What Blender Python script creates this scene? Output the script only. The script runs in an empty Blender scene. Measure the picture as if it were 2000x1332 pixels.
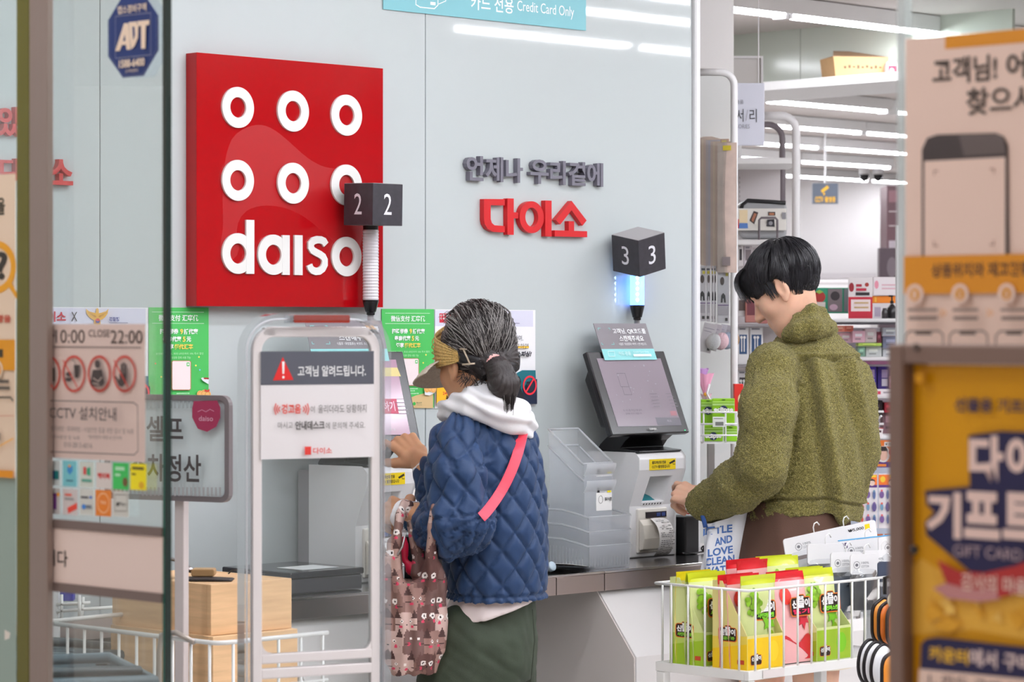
import bpy, math, random
import numpy as np
from mathutils import Vector, Matrix, noise
random.seed(7)
C = bpy.context.scene.collection
SC = bpy.context.scene
# ------------------------------------------------------------------ camera, world, exposure
F, CX, CY, CAMH = 5600.0, 1000.0, 640.0, 1.47
cam = bpy.data.objects.new('camera', bpy.data.cameras.new('camera'))
C.objects.link(cam); SC.camera = cam
cam.location = (0, 0, CAMH); cam.rotation_euler = (math.pi/2, 0, 0)
cam.data.sensor_width = 36; cam.data.lens = F/2000*36
cam.data.shift_y = -(666-CY)/2000
cam.data.clip_start = .05; cam.data.clip_end = 200
cam.data.dof.use_dof = True; cam.data.dof.focus_distance = 6.8; cam.data.dof.aperture_fstop = 11
w = bpy.data.worlds.new('world'); SC.world = w; w.use_nodes = True
w.node_tree.nodes['Background'].inputs[0].default_value = (.72, .58, .50, 1)
w.node_tree.nodes['Background'].inputs[1].default_value = .56
SC.view_settings.view_transform = 'Standard'; SC.view_settings.look = 'None'
SC.view_settings.gamma = 1; SC.view_settings.use_curve_mapping = False
SC.view_settings.exposure = 0.09
TUBE = 53.0
SC.cycles.use_denoising = True
SC.cycles.max_bounces = 10; SC.cycles.transparent_max_bounces = 24
SC.cycles.diffuse_bounces = 4; SC.cycles.glossy_bounces = 4; SC.cycles.transmission_bounces = 8
SC.cycles.caustics_reflective = False; SC.cycles.caustics_refractive = False
SC.cycles.sample_clamp_indirect = 4

def P(px, py, z):
    return Vector(((px-CX)/F*z, z, CAMH-(py-CY)/F*z))
# ------------------------------------------------------------------ materials
def lin(c):
    return tuple(((x/255)/12.92 if x/255 <= .04045 else ((x/255+.055)/1.055)**2.4) for x in c[:3])
MATS = {}
def M(c, rough=.5, metal=0, coat=0, bump=0, bscale=200, var=0, vscale=8, alpha=1, emit=0, spec=.5, trans=0, sub=0, sheen=0, stretch=None, ior=1.45, key=None):
    k = (tuple(c), rough, metal, coat, bump, bscale, var, vscale, alpha, emit, spec, trans, sub, sheen, stretch, ior)
    if k in MATS: return MATS[k]
    m = bpy.data.materials.new('material'); m.use_nodes = True; MATS[k] = m
    nt = m.node_tree; b = nt.nodes['Principled BSDF']
    L = lin(c)
    b.inputs['Base Color'].default_value = (*L, 1)
    b.inputs['Roughness'].default_value = rough; b.inputs['Metallic'].default_value = metal
    b.inputs['Coat Weight'].default_value = coat; b.inputs['Coat Roughness'].default_value = .03
    b.inputs['Specular IOR Level'].default_value = spec; b.inputs['IOR'].default_value = ior
    b.inputs['Alpha'].default_value = alpha; b.inputs['Transmission Weight'].default_value = trans
    b.inputs['Sheen Weight'].default_value = sheen
    if sub: b.inputs['Subsurface Weight'].default_value = sub; b.inputs['Subsurface Scale'].default_value = .01
    if emit:
        b.inputs['Emission Color'].default_value = (*L, 1); b.inputs['Emission Strength'].default_value = emit
    if bump or var:
        tc = nt.nodes.new('ShaderNodeTexCoord'); src = tc.outputs['Object']
        if stretch:
            mp = nt.nodes.new('ShaderNodeMapping'); mp.inputs['Scale'].default_value = stretch
            nt.links.new(src, mp.inputs[0]); src = mp.outputs[0]
    if bump:
        n = nt.nodes.new('ShaderNodeTexNoise'); n.inputs['Scale'].default_value = bscale; n.inputs['Detail'].default_value = 4
        nt.links.new(src, n.inputs['Vector'])
        bp = nt.nodes.new('ShaderNodeBump'); bp.inputs['Strength'].default_value = bump; bp.inputs['Distance'].default_value = .003
        nt.links.new(n.outputs[0], bp.inputs['Height']); nt.links.new(bp.outputs[0], b.inputs['Normal'])
    if var:
        n = nt.nodes.new('ShaderNodeTexNoise'); n.inputs['Scale'].default_value = vscale; n.inputs['Detail'].default_value = 5
        nt.links.new(src, n.inputs['Vector'])
        r = nt.nodes.new('ShaderNodeValToRGB')
        r.color_ramp.elements[0].position = .35; r.color_ramp.elements[1].position = .65
        r.color_ramp.elements[0].color = (*[x*(1-var) for x in L], 1); r.color_ramp.elements[1].color = (*[min(1, x*(1+var)) for x in L], 1)
        nt.links.new(n.outputs[0], r.inputs[0]); nt.links.new(r.outputs[0], b.inputs['Base Color'])
    return m
def glass_mat(tint=(225, 245, 238), refl=1.0, body=.0, bodycol=(220, 235, 235)):
    k = ('glass', tint, refl, body, bodycol)
    if k in MATS: return MATS[k]
    m = bpy.data.materials.new('material'); m.use_nodes = True; MATS[k] = m
    nt = m.node_tree; nt.nodes.clear()
    o = nt.nodes.new('ShaderNodeOutputMaterial'); t = nt.nodes.new('ShaderNodeBsdfTransparent')
    t.inputs[0].default_value = (*lin(tint), 1)
    g = nt.nodes.new('ShaderNodeBsdfGlossy'); g.inputs['Roughness'].default_value = .02
    fr = nt.nodes.new('ShaderNodeFresnel'); fr.inputs[0].default_value = 1.45
    mu = nt.nodes.new('ShaderNodeMath'); mu.operation = 'MULTIPLY'; mu.inputs[1].default_value = refl
    nt.links.new(fr.outputs[0], mu.inputs[0])
    mx = nt.nodes.new('ShaderNodeMixShader')
    first = t
    if body:
        d = nt.nodes.new('ShaderNodeBsdfDiffuse'); d.inputs[0].default_value = (*lin(bodycol), 1)
        tr = nt.nodes.new('ShaderNodeBsdfTranslucent'); tr.inputs[0].default_value = (*lin(bodycol), 1)
        m0 = nt.nodes.new('ShaderNodeMixShader'); m0.inputs[0].default_value = .5
        nt.links.new(d.outputs[0], m0.inputs[1]); nt.links.new(tr.outputs[0], m0.inputs[2])
        m1 = nt.nodes.new('ShaderNodeMixShader'); m1.inputs[0].default_value = body
        nt.links.new(t.outputs[0], m1.inputs[1]); nt.links.new(m0.outputs[0], m1.inputs[2]); first = m1
    nt.links.new(mu.outputs[0], mx.inputs[0]); nt.links.new(first.outputs[0], mx.inputs[1]); nt.links.new(g.outputs[0], mx.inputs[2])
    nt.links.new(mx.outputs[0], o.inputs[0])
    return m
# ------------------------------------------------------------------ frames
def mat4(o, a=0, tilt=0):
    return Matrix.Translation(Vector(o)) @ Matrix.Rotation(math.radians(a), 4, 'Z') @ Matrix.Rotation(math.radians(tilt), 4, 'X')
class Fr:
    """a local frame: x to the right, z up, outward normal -y"""
    def __init__(s, m): s.m = m.copy(); s.i = m.inverted()
    def hit(s, px, py, off=0):
        o = s.i @ Vector((0, 0, CAMH)); d = (s.i.to_3x3() @ (P(px, py, 1)-Vector((0, 0, CAMH))))
        t = (-off-o.y)/d.y; q = o+d*t
        return (q.x, q.z)
    def px(s, x, z, off=0):
        q = s.m @ Vector((x, -off, z)); return (CX+F*q.x/q.y, CY-F*(q.z-CAMH)/q.y)
WALL = Fr(mat4((0, 7.34, 0), 45))
# ------------------------------------------------------------------ mesh builder
class MB:
    def __init__(s): s.v = []; s.f = []
    def add(s, v, f):
        b = len(s.v); s.v += [tuple(q) for q in v]; s.f += [tuple(i+b for i in g) for g in f]; return s
    def box(s, x0, x1, y0, y1, z0, z1, m=None):
        v = [Vector(q) for q in ((x0,y0,z0),(x1,y0,z0),(x1,y1,z0),(x0,y1,z0),(x0,y0,z1),(x1,y0,z1),(x1,y1,z1),(x0,y1,z1))]
        if m: v = [m @ q for q in v]
        return s.add(v, [(0,3,2,1),(4,5,6,7),(0,1,5,4),(1,2,6,5),(2,3,7,6),(3,0,4,7)])
    def prism(s, poly, y0, y1, axis='y'):
        n = len(poly)
        mk = {'y': lambda a, b, c: (a, c, b), 'x': lambda a, b, c: (c, a, b), 'z': lambda a, b, c: (a, b, c)}[axis]
        v = [mk(a, b, y0) for a, b in poly]+[mk(a, b, y1) for a, b in poly]
        return s.add(v, [tuple(range(n)), tuple(range(2*n-1, n-1, -1))]+[(i, n+i, n+(i+1) % n, (i+1) % n) for i in range(n)])
    def flat(s, poly, y):
        return s.add([(a, y, b) for a, b in poly], [tuple(range(len(poly)))])
    def annulus(s, cx, cz, rx, rz, ix, iz, y0, y1=None, n=40):
        a = [2*math.pi*i/n for i in range(n)]
        O = [(cx+rx*math.cos(t), cz+rz*math.sin(t)) for t in a]; I = [(cx+ix*math.cos(t), cz+iz*math.sin(t)) for t in a]
        v = [(p, y0, q) for p, q in O+I]; f = [(i, (i+1) % n, n+(i+1) % n, n+i) for i in range(n)]
        if y1 is not None:
            v += [(p, y1, q) for p, q in O+I]; m = 2*n
            f += [(m+i, m+n+i, m+n+(i+1) % n, m+(i+1) % n) for i in range(n)]
            f += [(i, m+i, m+(i+1) % n, (i+1) % n) for i in range(n)]+[(n+i, n+(i+1) % n, m+n+(i+1) % n, m+n+i) for i in range(n)]
        return s.add(v, f)
    def tube(s, pts, r, n=8, closed=False, cap=True, taper=None):
        pts = [Vector(p) for p in pts]; m = len(pts); V = []; Fc = []
        up = None
        for i, p in enumerate(pts):
            a = pts[(i-1) % m] if (closed or i) else p; b = pts[(i+1) % m] if (closed or i < m-1) else p
            t = (b-a)
            if t.length < 1e-9: t = Vector((0, 0, 1))
            t.normalize()
            if up is None:
                up = Vector((0, 0, 1)) if abs(t.z) < .9 else Vector((1, 0, 0))
            e1 = up-t*up.dot(t)
            if e1.length < 1e-5: e1 = t.orthogonal()
            e1.normalize(); e2 = t.cross(e1); up = e1
            rr = r if taper is None else r*taper[i]
            V += [p+(e1*math.cos(2*math.pi*k/n)+e2*math.sin(2*math.pi*k/n))*rr for k in range(n)]
        for i in range(m if closed else m-1):
            j = (i+1) % m
            Fc += [(i*n+k, i*n+(k+1) % n, j*n+(k+1) % n, j*n+k) for k in range(n)]
        if cap and not closed: Fc += [tuple(range(n-1, -1, -1)), tuple((m-1)*n+k for k in range(n))]
        return s.add(V, Fc)
    def lathe(s, prof, n=20, c=(0, 0, 0), m=None):
        V = []; k = len(prof)
        for r, z in prof:
            for i in range(n):
                q = Vector((c[0]+r*math.cos(2*math.pi*i/n), c[1]+r*math.sin(2*math.pi*i/n), c[2]+z)); V.append(m @ q if m else q)
        Fc = [(j*n+i, j*n+(i+1) % n, (j+1)*n+(i+1) % n, (j+1)*n+i) for j in range(k-1) for i in range(n)]
        Fc += [tuple(range(n-1, -1, -1)), tuple((k-1)*n+i for i in range(n))]
        return s.add(V, Fc)
    def grid(s, fn, nu, nv, closed_u=False):
        V = [fn(i/(nu if closed_u else nu-1), j/(nv-1)) for j in range(nv) for i in range(nu)]
        Fc = [(j*nu+i, j*nu+(i+1) % nu, (j+1)*nu+(i+1) % nu, (j+1)*nu+i) for j in range(nv-1) for i in range(nu if closed_u else nu-1)]
        return s.add(V, Fc)
    def stroke(s, pts, w, y0, y1=None, closed=False):
        n = len(pts); A = []; B = []
        for i in range(n):
            a = Vector(pts[i-1]) if (i or closed) else None; p = Vector(pts[i]); b = Vector(pts[(i+1) % n]) if (i < n-1 or closed) else None
            d1 = (p-a).normalized() if a is not None else None; d2 = (b-p).normalized() if b is not None else None
            if d1 is None: d1 = d2
            if d2 is None: d2 = d1
            n1 = Vector((-d1.y, d1.x)); n2 = Vector((-d2.y, d2.x)); q = n1+n2
            q = q/max(.35, q.dot(n1)) if q.length > 1e-6 else n1
            A.append(p+q*w/2); B.append(p-q*w/2)
        k = n if closed else n-1
        for i in range(k):
            j = (i+1) % n; qd = [A[i], A[j], B[j], B[i]]
            if y1 is None: s.flat([tuple(x) for x in qd], y0)
            else: s.prism([tuple(x) for x in qd], y0, y1)
        return s
    def mesh(s, m=None, smooth=False):
        me = bpy.data.meshes.new('mesh'); me.from_pydata([tuple(q) for q in s.v], [], s.f); me.update()
        if smooth: me.polygons.foreach_set('use_smooth', [True]*len(me.polygons))
        if m is not None: me.materials.append(m)
        return me
def obj(name, mb, m=None, parent=None, smooth=False, bevel=0, kind=None, sub=0, label=None, seg=2):
    me = mb if isinstance(mb, bpy.types.Mesh) else mb.mesh(m, smooth)
    o = bpy.data.objects.new(name, me); C.objects.link(o)
    if parent is not None: o.parent = parent
    if bevel:
        b = o.modifiers.new('b', 'BEVEL'); b.width = bevel; b.segments = seg; b.limit_method = 'ANGLE'; b.angle_limit = .7
    if sub: q = o.modifiers.new('s', 'SUBSURF'); q.levels = q.render_levels = sub
    if kind: o['kind'] = kind
    if label: o['label'] = label
    return o
def tag(o, label, cat, group=None):
    o['label'] = label; o['category'] = cat
    if group: o['group'] = group
    return o
def thing(name, label, cat, m=None, group=None):
    o = bpy.data.objects.new(name, None); C.objects.link(o); o.empty_display_size = .05
    if m is not None: o.matrix_world = m
    return tag(o, label, cat, group)
def copy_tree(o, parent=None):
    c = o.copy(); C.objects.link(c); c.parent = parent
    for ch in [x for x in KIDS.get(o.name, ())]: copy_tree(ch, c)
    return c
def dup(root, m, label, group=None):
    kids = {}
    for x in C.objects:
        if x.parent is not None: kids.setdefault(x.parent.name, []).append(x)
    r = root.copy(); C.objects.link(r); r.matrix_world = m; r['label'] = label
    if group: r['group'] = group
    for ch in kids.get(root.name, []):
        c = ch.copy(); C.objects.link(c); c.parent = r
        for g in kids.get(ch.name, []):
            d = g.copy(); C.objects.link(d); d.parent = c
    return r
# ------------------------------------------------------------------ text
TXT = {}
def glyphs(body, bold=0., italic=0., extrude=0.):
    k = (body, bold, italic, extrude)
    if k in TXT: return TXT[k]
    cu = bpy.data.curves.new('t', 'FONT'); cu.body = body; cu.offset = bold; cu.shear = italic; cu.resolution_u = 3
    cu.extrude = extrude
    o = bpy.data.objects.new('t', cu)
    me = o.to_mesh()
    v = np.empty(len(me.vertices)*3, np.float32); me.vertices.foreach_get('co', v); v = v.reshape(-1, 3)
    f = [tuple(p.vertices) for p in me.polygons]
    o.to_mesh_clear(); bpy.data.objects.remove(o); bpy.data.curves.remove(cu)
    if len(v) == 0: raise ValueError('no glyphs for '+body)
    mn = v.min(0); mx = v.max(0); sz = np.maximum(mx-mn, 1e-6)
    v = (v-mn)/sz
    TXT[k] = (v, f); return TXT[k]
def text_into(mb, body, x0, z0, x1, z1, y0, y1=None, bold=0., italic=0.):
    v, f = glyphs(body, bold, italic, 0. if y1 is None else .1)
    if y1 is None: V = [(x0+(x1-x0)*a, y0, z0+(z1-z0)*b) for a, b, c in v]
    else: V = [(x0+(x1-x0)*a, y0+(y1-y0)*(1-c), z0+(z1-z0)*b) for a, b, c in v]
    mb.add(V, f)
class Print:
    """flat print on a plane of a frame, given where it stands on that plane"""
    def __init__(s, root, fr, off, rough=.55, step=.00025):
        s.r = root; s.fr = fr; s.off = off; s.k = 0; s.d = {}; s.rough = rough; s.step = step
    def mb(s, name, col):
        s.k += 1
        return s.d.setdefault((name, tuple(col)), MB())
    def y(s): return -(s.off+s.step*s.k)
    def L(s, px, py): return s.fr.hit(px, py, s.off)
    def poly(s, pts, col, name='print'):
        m = s.mb(name, col); m.flat([s.L(*p) for p in pts], s.y()); return s
    def rect(s, x0, y0, x1, y1, col, name='print'):      # upright rectangle on the plane
        m = s.mb(name, col); ym = (y0+y1)/2; xm = (x0+x1)/2
        a = s.L(x0, ym)[0]; b = s.L(x1, ym)[0]; t = s.L(xm, y0)[1]; u = s.L(xm, y1)[1]
        m.flat([(a, t), (b, t), (b, u), (a, u)], s.y()); return s
    def ell(s, cx, cy, rx, ry, col, name='print', n=28):
        m = s.mb(name, col); c = s.L(cx, cy); a = s.L(cx+rx, cy)[0]-c[0]; b = s.L(cx, cy-ry)[1]-c[1]
        m.flat([(c[0]+a*math.cos(2*math.pi*i/n), c[1]+b*math.sin(2*math.pi*i/n)) for i in range(n)], s.y()); return s
    def ring(s, cx, cy, rx, ry, t, col, name='print', n=32):
        m = s.mb(name, col); c = s.L(cx, cy); a = s.L(cx+rx, cy)[0]-c[0]; b = s.L(cx, cy-ry)[1]-c[1]
        m.annulus(c[0], c[1], a, b, a*(1-t), b*(1-t), s.y(), n=n); return s
    def line(s, pts, wpx, col, name='print', closed=False):
        m = s.mb(name, col); q = [s.L(*p) for p in pts]
        a = s.L(pts[0][0], pts[0][1]-wpx)[1]-s.L(*pts[0])[1]
        m.stroke(q, abs(a), s.y(), closed=closed); return s
    def text(s, body, x0, y0, x1, y1, col, bold=.012, italic=0., name='lettering'):
        m = s.mb(name, col); ym = (y0+y1)/2; xm = (x0+x1)/2
        text_into(m, body, s.L(x0, ym)[0], s.L(xm, y1)[1], s.L(x1, ym)[0], s.L(xm, y0)[1], s.y(), bold=bold, italic=italic); return s
    def done(s, emit=0):
        for (name, col), m in s.d.items(): obj(name, m, M(col, s.rough, emit=emit), s.r)
def rrect(x0, z0, x1, z1, r, n=5):
    p = []
    for cx, cz, a0 in ((x1-r, z1-r, 0), (x0+r, z1-r, 90), (x0+r, z0+r, 180), (x1-r, z0+r, 270)):
        for i in range(n+1):
            a = math.radians(a0+90*i/n); p.append((cx+r*math.cos(a), cz+r*math.sin(a)))
    return p
# ------------------------------------------------------------------ shell of the shop
CEIL = 2.92
def world_d(c, t):        # a point on the row line x - y = -c, t metres along the wall direction
    r = math.sqrt(.5); return Vector((-c/2+t*r, c/2+t*r, 0))
fl = MB()
fl.box(-6, 16, 0.5, 40, -.05, 0)
o = obj('floor', fl, M((222, 219, 216), .25, var=.04, vscale=3)); o['kind'] = 'structure'
ce = MB().box(-14, 16, 3.0, 22, CEIL, CEIL+.05); 
ceil_m = M((222, 214, 210), .8, bump=.25, bscale=60)
o = obj('ceiling', ce, ceil_m); o['kind'] = 'structure'
# ceiling lights in rows along the wall direction
def fixture_meshes():
    h = MB(); h.prism([(-.055, -.036), (-.055, .035), (.055, .035), (.055, -.036), (.050, -.036), (.044, -.014), (-.044, -.014), (-.050, -.036)], -.62, .62)
    for s in (-1, 1): h.box(-.036, .036, s*.60-.012, s*.60+.012, -.055, -.01)
    t = MB(); t.tube([(0, -.59, 0), (0, .59, 0)], .014, 8)
    return h.mesh(M((240, 240, 240), .5)), t.mesh(M((244, 246, 252), .5, emit=TUBE))
FH, FT = fixture_meshes()
def light(c, t, n=1):
    q = world_d(c, t)
    g = thing('ceiling_light', 'twin-tube fluorescent ceiling light', 'light', mat4((q.x, q.y, CEIL-.04), -45), 'fluorescent lights in rows on the ceiling')
    obj('housing', FH, parent=g)
    for s in (-1, 1):
        a = obj('tube', FT, parent=g); a.location = (s*.022, 0, -.035)
    return g
ROWN = {11.4: 'nearest overhead', 15.8: 'first', 17.7: 'second', 19.5: 'third', 21.3: 'fourth', 23.4: 'fifth and farthest'}
ORD = ['leftmost', 'second', 'third', 'fourth', 'fifth']
LROWS = [(-1.3, (5.2,)), (-.2, (3.4, 6.0)), (1.3, (2.6, 3.9, 5.5, 9.65, 10.9)), (2.6, (5.2, 7.9, 9.3, 10.6)), (4.4, (2.5, 5.1, 7.7, 10.3)), (3.4, (1.2, 3.8, 6.4, 9.0)), (5.6, (-1.0, 1.6, 4.2, 6.8, 9.4)),  # some unseen checkout lights are added to brighten surfaces facing the camera
         (11.4, (7.9, 9.13, 10.36, 11.6, 13)), (13.5, (9.6, 12.1)), (15.8, (13.9, 15.2)), (17.7, (14.1, 15.35, 16.6, 17.85)),
         (19.5, (15.2, 16.45, 17.7, 18.95)), (21.3, (16.5, 17.75, 19.0)), (23.4, (18.0, 19.3, 20.6, 21.85))]
for c, ts in LROWS:
    for t in ts:
        q = world_d(c, t)
        g = light(c, t)
        if c in ROWN: g['label'] = '%s twin-tube ceiling light in the %s row beyond the pillar' % (ORD[list(ts).index(t)], ROWN[c])
        elif 13 < c < 14: g['label'] = 'twin-tube ceiling light hidden behind the ledge under the ceiling'
        else: g['label'] = 'twin-tube ceiling light over the checkout area, one of a set partly reflected in the glass wall, partly added for brightness'
# back ceiling continues past the first block
o = obj('ceiling', MB().box(-4, 26, 22.001, 40, CEIL, CEIL+.05), ceil_m); o['kind'] = 'structure'
# far and side walls
wm = M((206, 202, 202), .8)
o = obj('wall_back', MB().box(-2, 26, 27.6, 27.8, 0, CEIL), wm); o['kind'] = 'structure'
o = obj('wall_right', MB().box(14.0, 14.2, 0.5, 27.6, 0, CEIL), wm); o['kind'] = 'structure'
# counter wall: metre-wide glass panels over pale backing
PAN = M((192, 200, 201), .03, spec=.55)
wl = obj('wall_left', MB().box(-4.4, .697, .012, .12, 0, CEIL), M((170, 190, 188), .6)); wl.matrix_world = WALL.m; wl['kind'] = 'structure'
xe = WALL.hit(1352, 600)[0]
for i, x1 in enumerate((xe, xe-1.0, xe-2.0, xe-3.0, xe-4.0)):
    obj('glass_panel', MB().box(x1-1.0+.0012, x1-.0012, 0, .010, .0, CEIL-.002), PAN, wl, bevel=.0008, seg=1)
    # small transparent caulk strip is the gap itself
tr = MB().box(xe+.001, WALL.hit(1363, 600)[0], -.012, .12, 0, CEIL)
t = obj('trim_1', tr, M((225, 226, 228), .35, bump=0)); t.matrix_world = WALL.m; t['kind'] = 'structure'
t.modifiers.new('b', 'BEVEL').width = .004
# white structural pillar behind the wall end
pz = 8.55
pl = MB().box((1330-CX)/F*pz, (1433-CX)/F*pz, pz, pz+.35, 0, CEIL)
t = obj('pillar', pl, M((236, 234, 234), .7)); t['kind'] = 'structure'
# ------------------------------------------------------------------ red logo sign
SIGN_T = .0395
sx0, sz1 = WALL.hit(384, 103, SIGN_T); sx1, sz0 = WALL.hit(748, 599, SIGN_T)
sz1 = (WALL.hit(384, 103, SIGN_T)[1]+WALL.hit(748, 133, SIGN_T)[1])/2
sz0 = (WALL.hit(384, 598, SIGN_T)[1]+WALL.hit(748, 600, SIGN_T)[1])/2
RED = (166, 6, 16)
sg = thing('logo_sign', 'large glossy red square sign with six white rings and white lettering', 'sign', WALL.m)
def red_wavy():
    b = MB(); n = 40
    # acrylic face, very slightly uneven
    def fn(u, v):
        x = sx0+(sx1-sx0)*u; z = sz0+(sz1-sz0)*v
        e = min(u, 1-u, v, 1-v); k = min(1, e*5); k = k*k*(3-2*k)
        return (x, -SIGN_T-.0016*k*noise.noise(Vector((x*3.1, 3.3, z*4.2))), z)
    b.grid(fn, n, n); return b
obj('case', MB().box(sx0, sx1, -SIGN_T+.0005, -.0005, sz0, sz1), M(RED, .35), sg, bevel=.001)
obj('face', red_wavy(), M(RED, .06, coat=.6), sg, smooth=True)
Z = lambda x, y: (350+x/2.513, 90+y/2.513)
WHT = M((228, 228, 226), .4)
LT = SIGN_T+.006
def ringpx(b, cx, cy, ry, ir=.5, off=LT):
    c = WALL.hit(cx, cy, off); r = (WALL.hit(cx, cy-ry, off)[1]-WALL.hit(cx, cy+ry, off)[1])/2
    b.annulus(c[0], c[1], r, r, r*ir, r*ir, -off, -off+.0055, n=56); return r
def boxpx(b, x0, y0, x1, y1, off=LT, th=.0055, fr=WALL):
    ym, xm = (y0+y1)/2, (x0+x1)/2
    b.box(fr.hit(x0, ym, off)[0], fr.hit(x1, ym, off)[0], -off, -off+th, fr.hit(xm, y1, off)[1], fr.hit(xm, y0, off)[1])
for cx, cy in ((290, 301), (561, 319), (823, 339), (290, 659), (561, 673), (823, 682)):
    b = MB(); ringpx(b, *Z(cx, cy), 40, .5); obj('ring', b, WHT, sg)
b = MB(); ringpx(b, *Z(290, 1018), 39.8, .5); boxpx(b, *Z(330, 853), *Z(369, 1118), off=LT+.0003); obj('letter', b, WHT, sg)
b = MB(); ringpx(b, *Z(464, 1024), 39.4, .5); boxpx(b, *Z(507, 928), *Z(543, 1123), off=LT+.0003); obj('letter', b, WHT, sg)
b = MB(); boxpx(b, *Z(567, 928), *Z(606, 1124)); obj('letter', b, WHT, sg)
b = MB(); pts = []
for a, c_, r_ in ():
    pass
sp = [(722, 975), (712, 958), (697, 951), (678, 950), (660, 956), (648, 970), (648, 988), (656, 1002), (672, 1012), (692, 1022), (708, 1034), (716, 1050), (716, 1072), (706, 1092), (690, 1104), (672, 1106), (655, 1100), (645, 1088), (641, 1074)]
sp2 = []
for i in range(len(sp)-1): sp2 += [sp[i], ((sp[i][0]+sp[i+1][0])/2, (sp[i][1]+sp[i+1][1])/2)]
sp2.append(sp[-1])
b.stroke([WALL.hit(*Z(*q), LT) for q in sp2], .0175, -LT, -LT+.0055); obj('letter', b, WHT, sg)
b = MB(); ringpx(b, *Z(823, 1033), 38.6, .5); obj('letter', b, WHT, sg)
# ------------------------------------------------------------------ raised wall lettering
def raised(name, label, body, x0, yt, x1, yb, col, th=.016, bold=.02):
    b = MB(); ym, xm = (yt+yb)/2, (x0+x1)/2
    text_into(b, body, WALL.hit(x0, ym, th)[0], WALL.hit(xm, yb, th)[1], WALL.hit(x1, ym, th)[0], WALL.hit(xm, yt, th)[1], -.001, -th, bold=bold)
    o = obj(name, b, M(col, .4)); o.matrix_world = WALL.m; tag(o, label, 'lettering'); return o
def raised_root(label):
    return thing('wall_lettering', label, 'lettering', WALL.m)
g = raised_root('small raised dark grey Korean letters on the glass wall above the red ones')
GRY = (112, 110, 122)
def chunks(g, items, yt, yb, yt2, yb2, X0, X1, col, th, bold):
    for ch, a, c_ in items:
        b = MB(); xm = (a+c_)/2; k = (xm-X0)/(X1-X0); t_ = yt+(yt2-yt)*k; u_ = yb+(yb2-yb)*k; ym = (t_+u_)/2
        text_into(b, ch, WALL.hit(a, ym, th)[0], WALL.hit(xm, u_, th)[1], WALL.hit(c_, ym, th)[0], WALL.hit(xm, t_, th)[1], -.001, -th, bold=bold)
        obj('letter', b, M(col, .4), g)
zz = lambda x: 740+x/2.664
chunks(g, [('언', zz(457), zz(545)), ('제', zz(556), zz(648)), ('나', zz(662), zz(750)), ('우', zz(790), zz(884)), ('리', zz(892), zz(973)), ('곁', zz(988), zz(1076)), ('에', zz(1085), zz(1168))],
       303, 352, 319, 365, 909, 1179, GRY, .016, .026)
g = raised_root('big raised red Korean letters on the glass wall, right of the red sign')
def daiso_ko(g, mapf, th, col, w=1.0):
    m_ = M(col, .35)
    def H(x, y): return WALL.hit(*mapf(x, y), th)
    def poly(*L): return [H(*p) for p in L]
    b = MB()
    b.prism(poly((547, 1035), (655, 1036), (655, 1069), (582, 1067), (582, 1140), (588, 1160), (602, 1172), (655, 1176), (655, 1209), (595, 1206), (566, 1190), (551, 1166), (547, 1140)), -.001, -th)
    b.prism(poly((669, 1032), (702, 1033), (702, 1104), (725, 1106), (725, 1137), (702, 1136), (702, 1222), (669, 1221)), -.001, -th)
    obj('letter', b, m_, g)
    b = MB(); c0 = H(796, 1130); rx = H(859, 1130)[0]-c0[0]; rz = H(796, 1047)[1]-c0[1]
    b.annulus(c0[0], c0[1], rx, rz, rx*.53, rz*.6, -.001, -th, n=44)
    b.prism(poly((866, 1043), (899, 1044), (899, 1231), (866, 1230)), -.001, -th)
    obj('letter', b, m_, g)
    b = MB()
    b.prism(poly((1003, 1045), (1081, 1147), (1060, 1174), (1003, 1094), (944, 1168), (920, 1144)), -.001, -th)
    b.prism(poly((988, 1150), (1016, 1151), (1016, 1201), (1084, 1203), (1084, 1234), (915, 1230), (915, 1198), (988, 1200)), -.001, -th)
    obj('letter', b, m_, g)
daiso_ko(g, lambda x, y: (740+x/2.664, y/2.664), .016, (200, 22, 30))
g = raised_root('raised red Korean letters at the far left, seen through the glass door')
# 있 / 다 ... 소 partly hidden by the door post
def lset(g, ch, x0, yt, x1, yb, th=.016, bold=.03, col=(196, 60, 62)):
    b = MB(); xm = (x0+x1)/2; ym = (yt+yb)/2
    text_into(b, ch, WALL.hit(x0, ym, th)[0], WALL.hit(xm, yb, th)[1], WALL.hit(x1, ym, th)[0], WALL.hit(xm, yt, th)[1], -.001, -th, bold=bold)
    obj('letter', b, M(col, .4), g)
lset(g, '있', -3, 208, 42, 266); lset(g, '다', 0, 309, 46, 352); lset(g, '이', 52, 310, 90, 355); lset(g, '소', 96, 311, 143, 361)
# ------------------------------------------------------------------ posters on the counter wall
def poster(name, label, cat, fr, off, x0, y0, x1, y1, col, th=.0012, group=None, m=None, rough=.5):
    """a flat sheet standing on the plane; returns root and a Print for it"""
    ym, xm = (y0+y1)/2, (x0+x1)/2
    a = fr.hit(x0, ym, off)[0]; b = fr.hit(x1, ym, off)[0]; t = fr.hit(xm, y0, off)[1]; u = fr.hit(xm, y1, off)[1]
    r = thing(name, label, cat, fr.m, group)
    obj('sheet', MB().box(a, b, -off-th, -off, u, t), M(col, rough), r)
    return r, Print(r, fr, off+th, rough)
W3 = (245, 246, 248)
r, p = poster('hanging_banner', 'pale teal Credit Card Only banner at the top of the glass wall', 'banner', WALL, .003, 748, -62, 1144, 39, (128, 190, 200))
p.text('카드 전용', 920, -8, 1003, 23, W3, .01); p.text('Credit Card Only', 1010, 7, 1121, 33, W3, .0)
p.line([(812, -25), (812, 9), (820, 14), (848, 17), (855, 10), (855, -25)], 2, W3, 'card_icon'); p.rect(840, 4, 850, 10, W3, 'card_icon')
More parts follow.
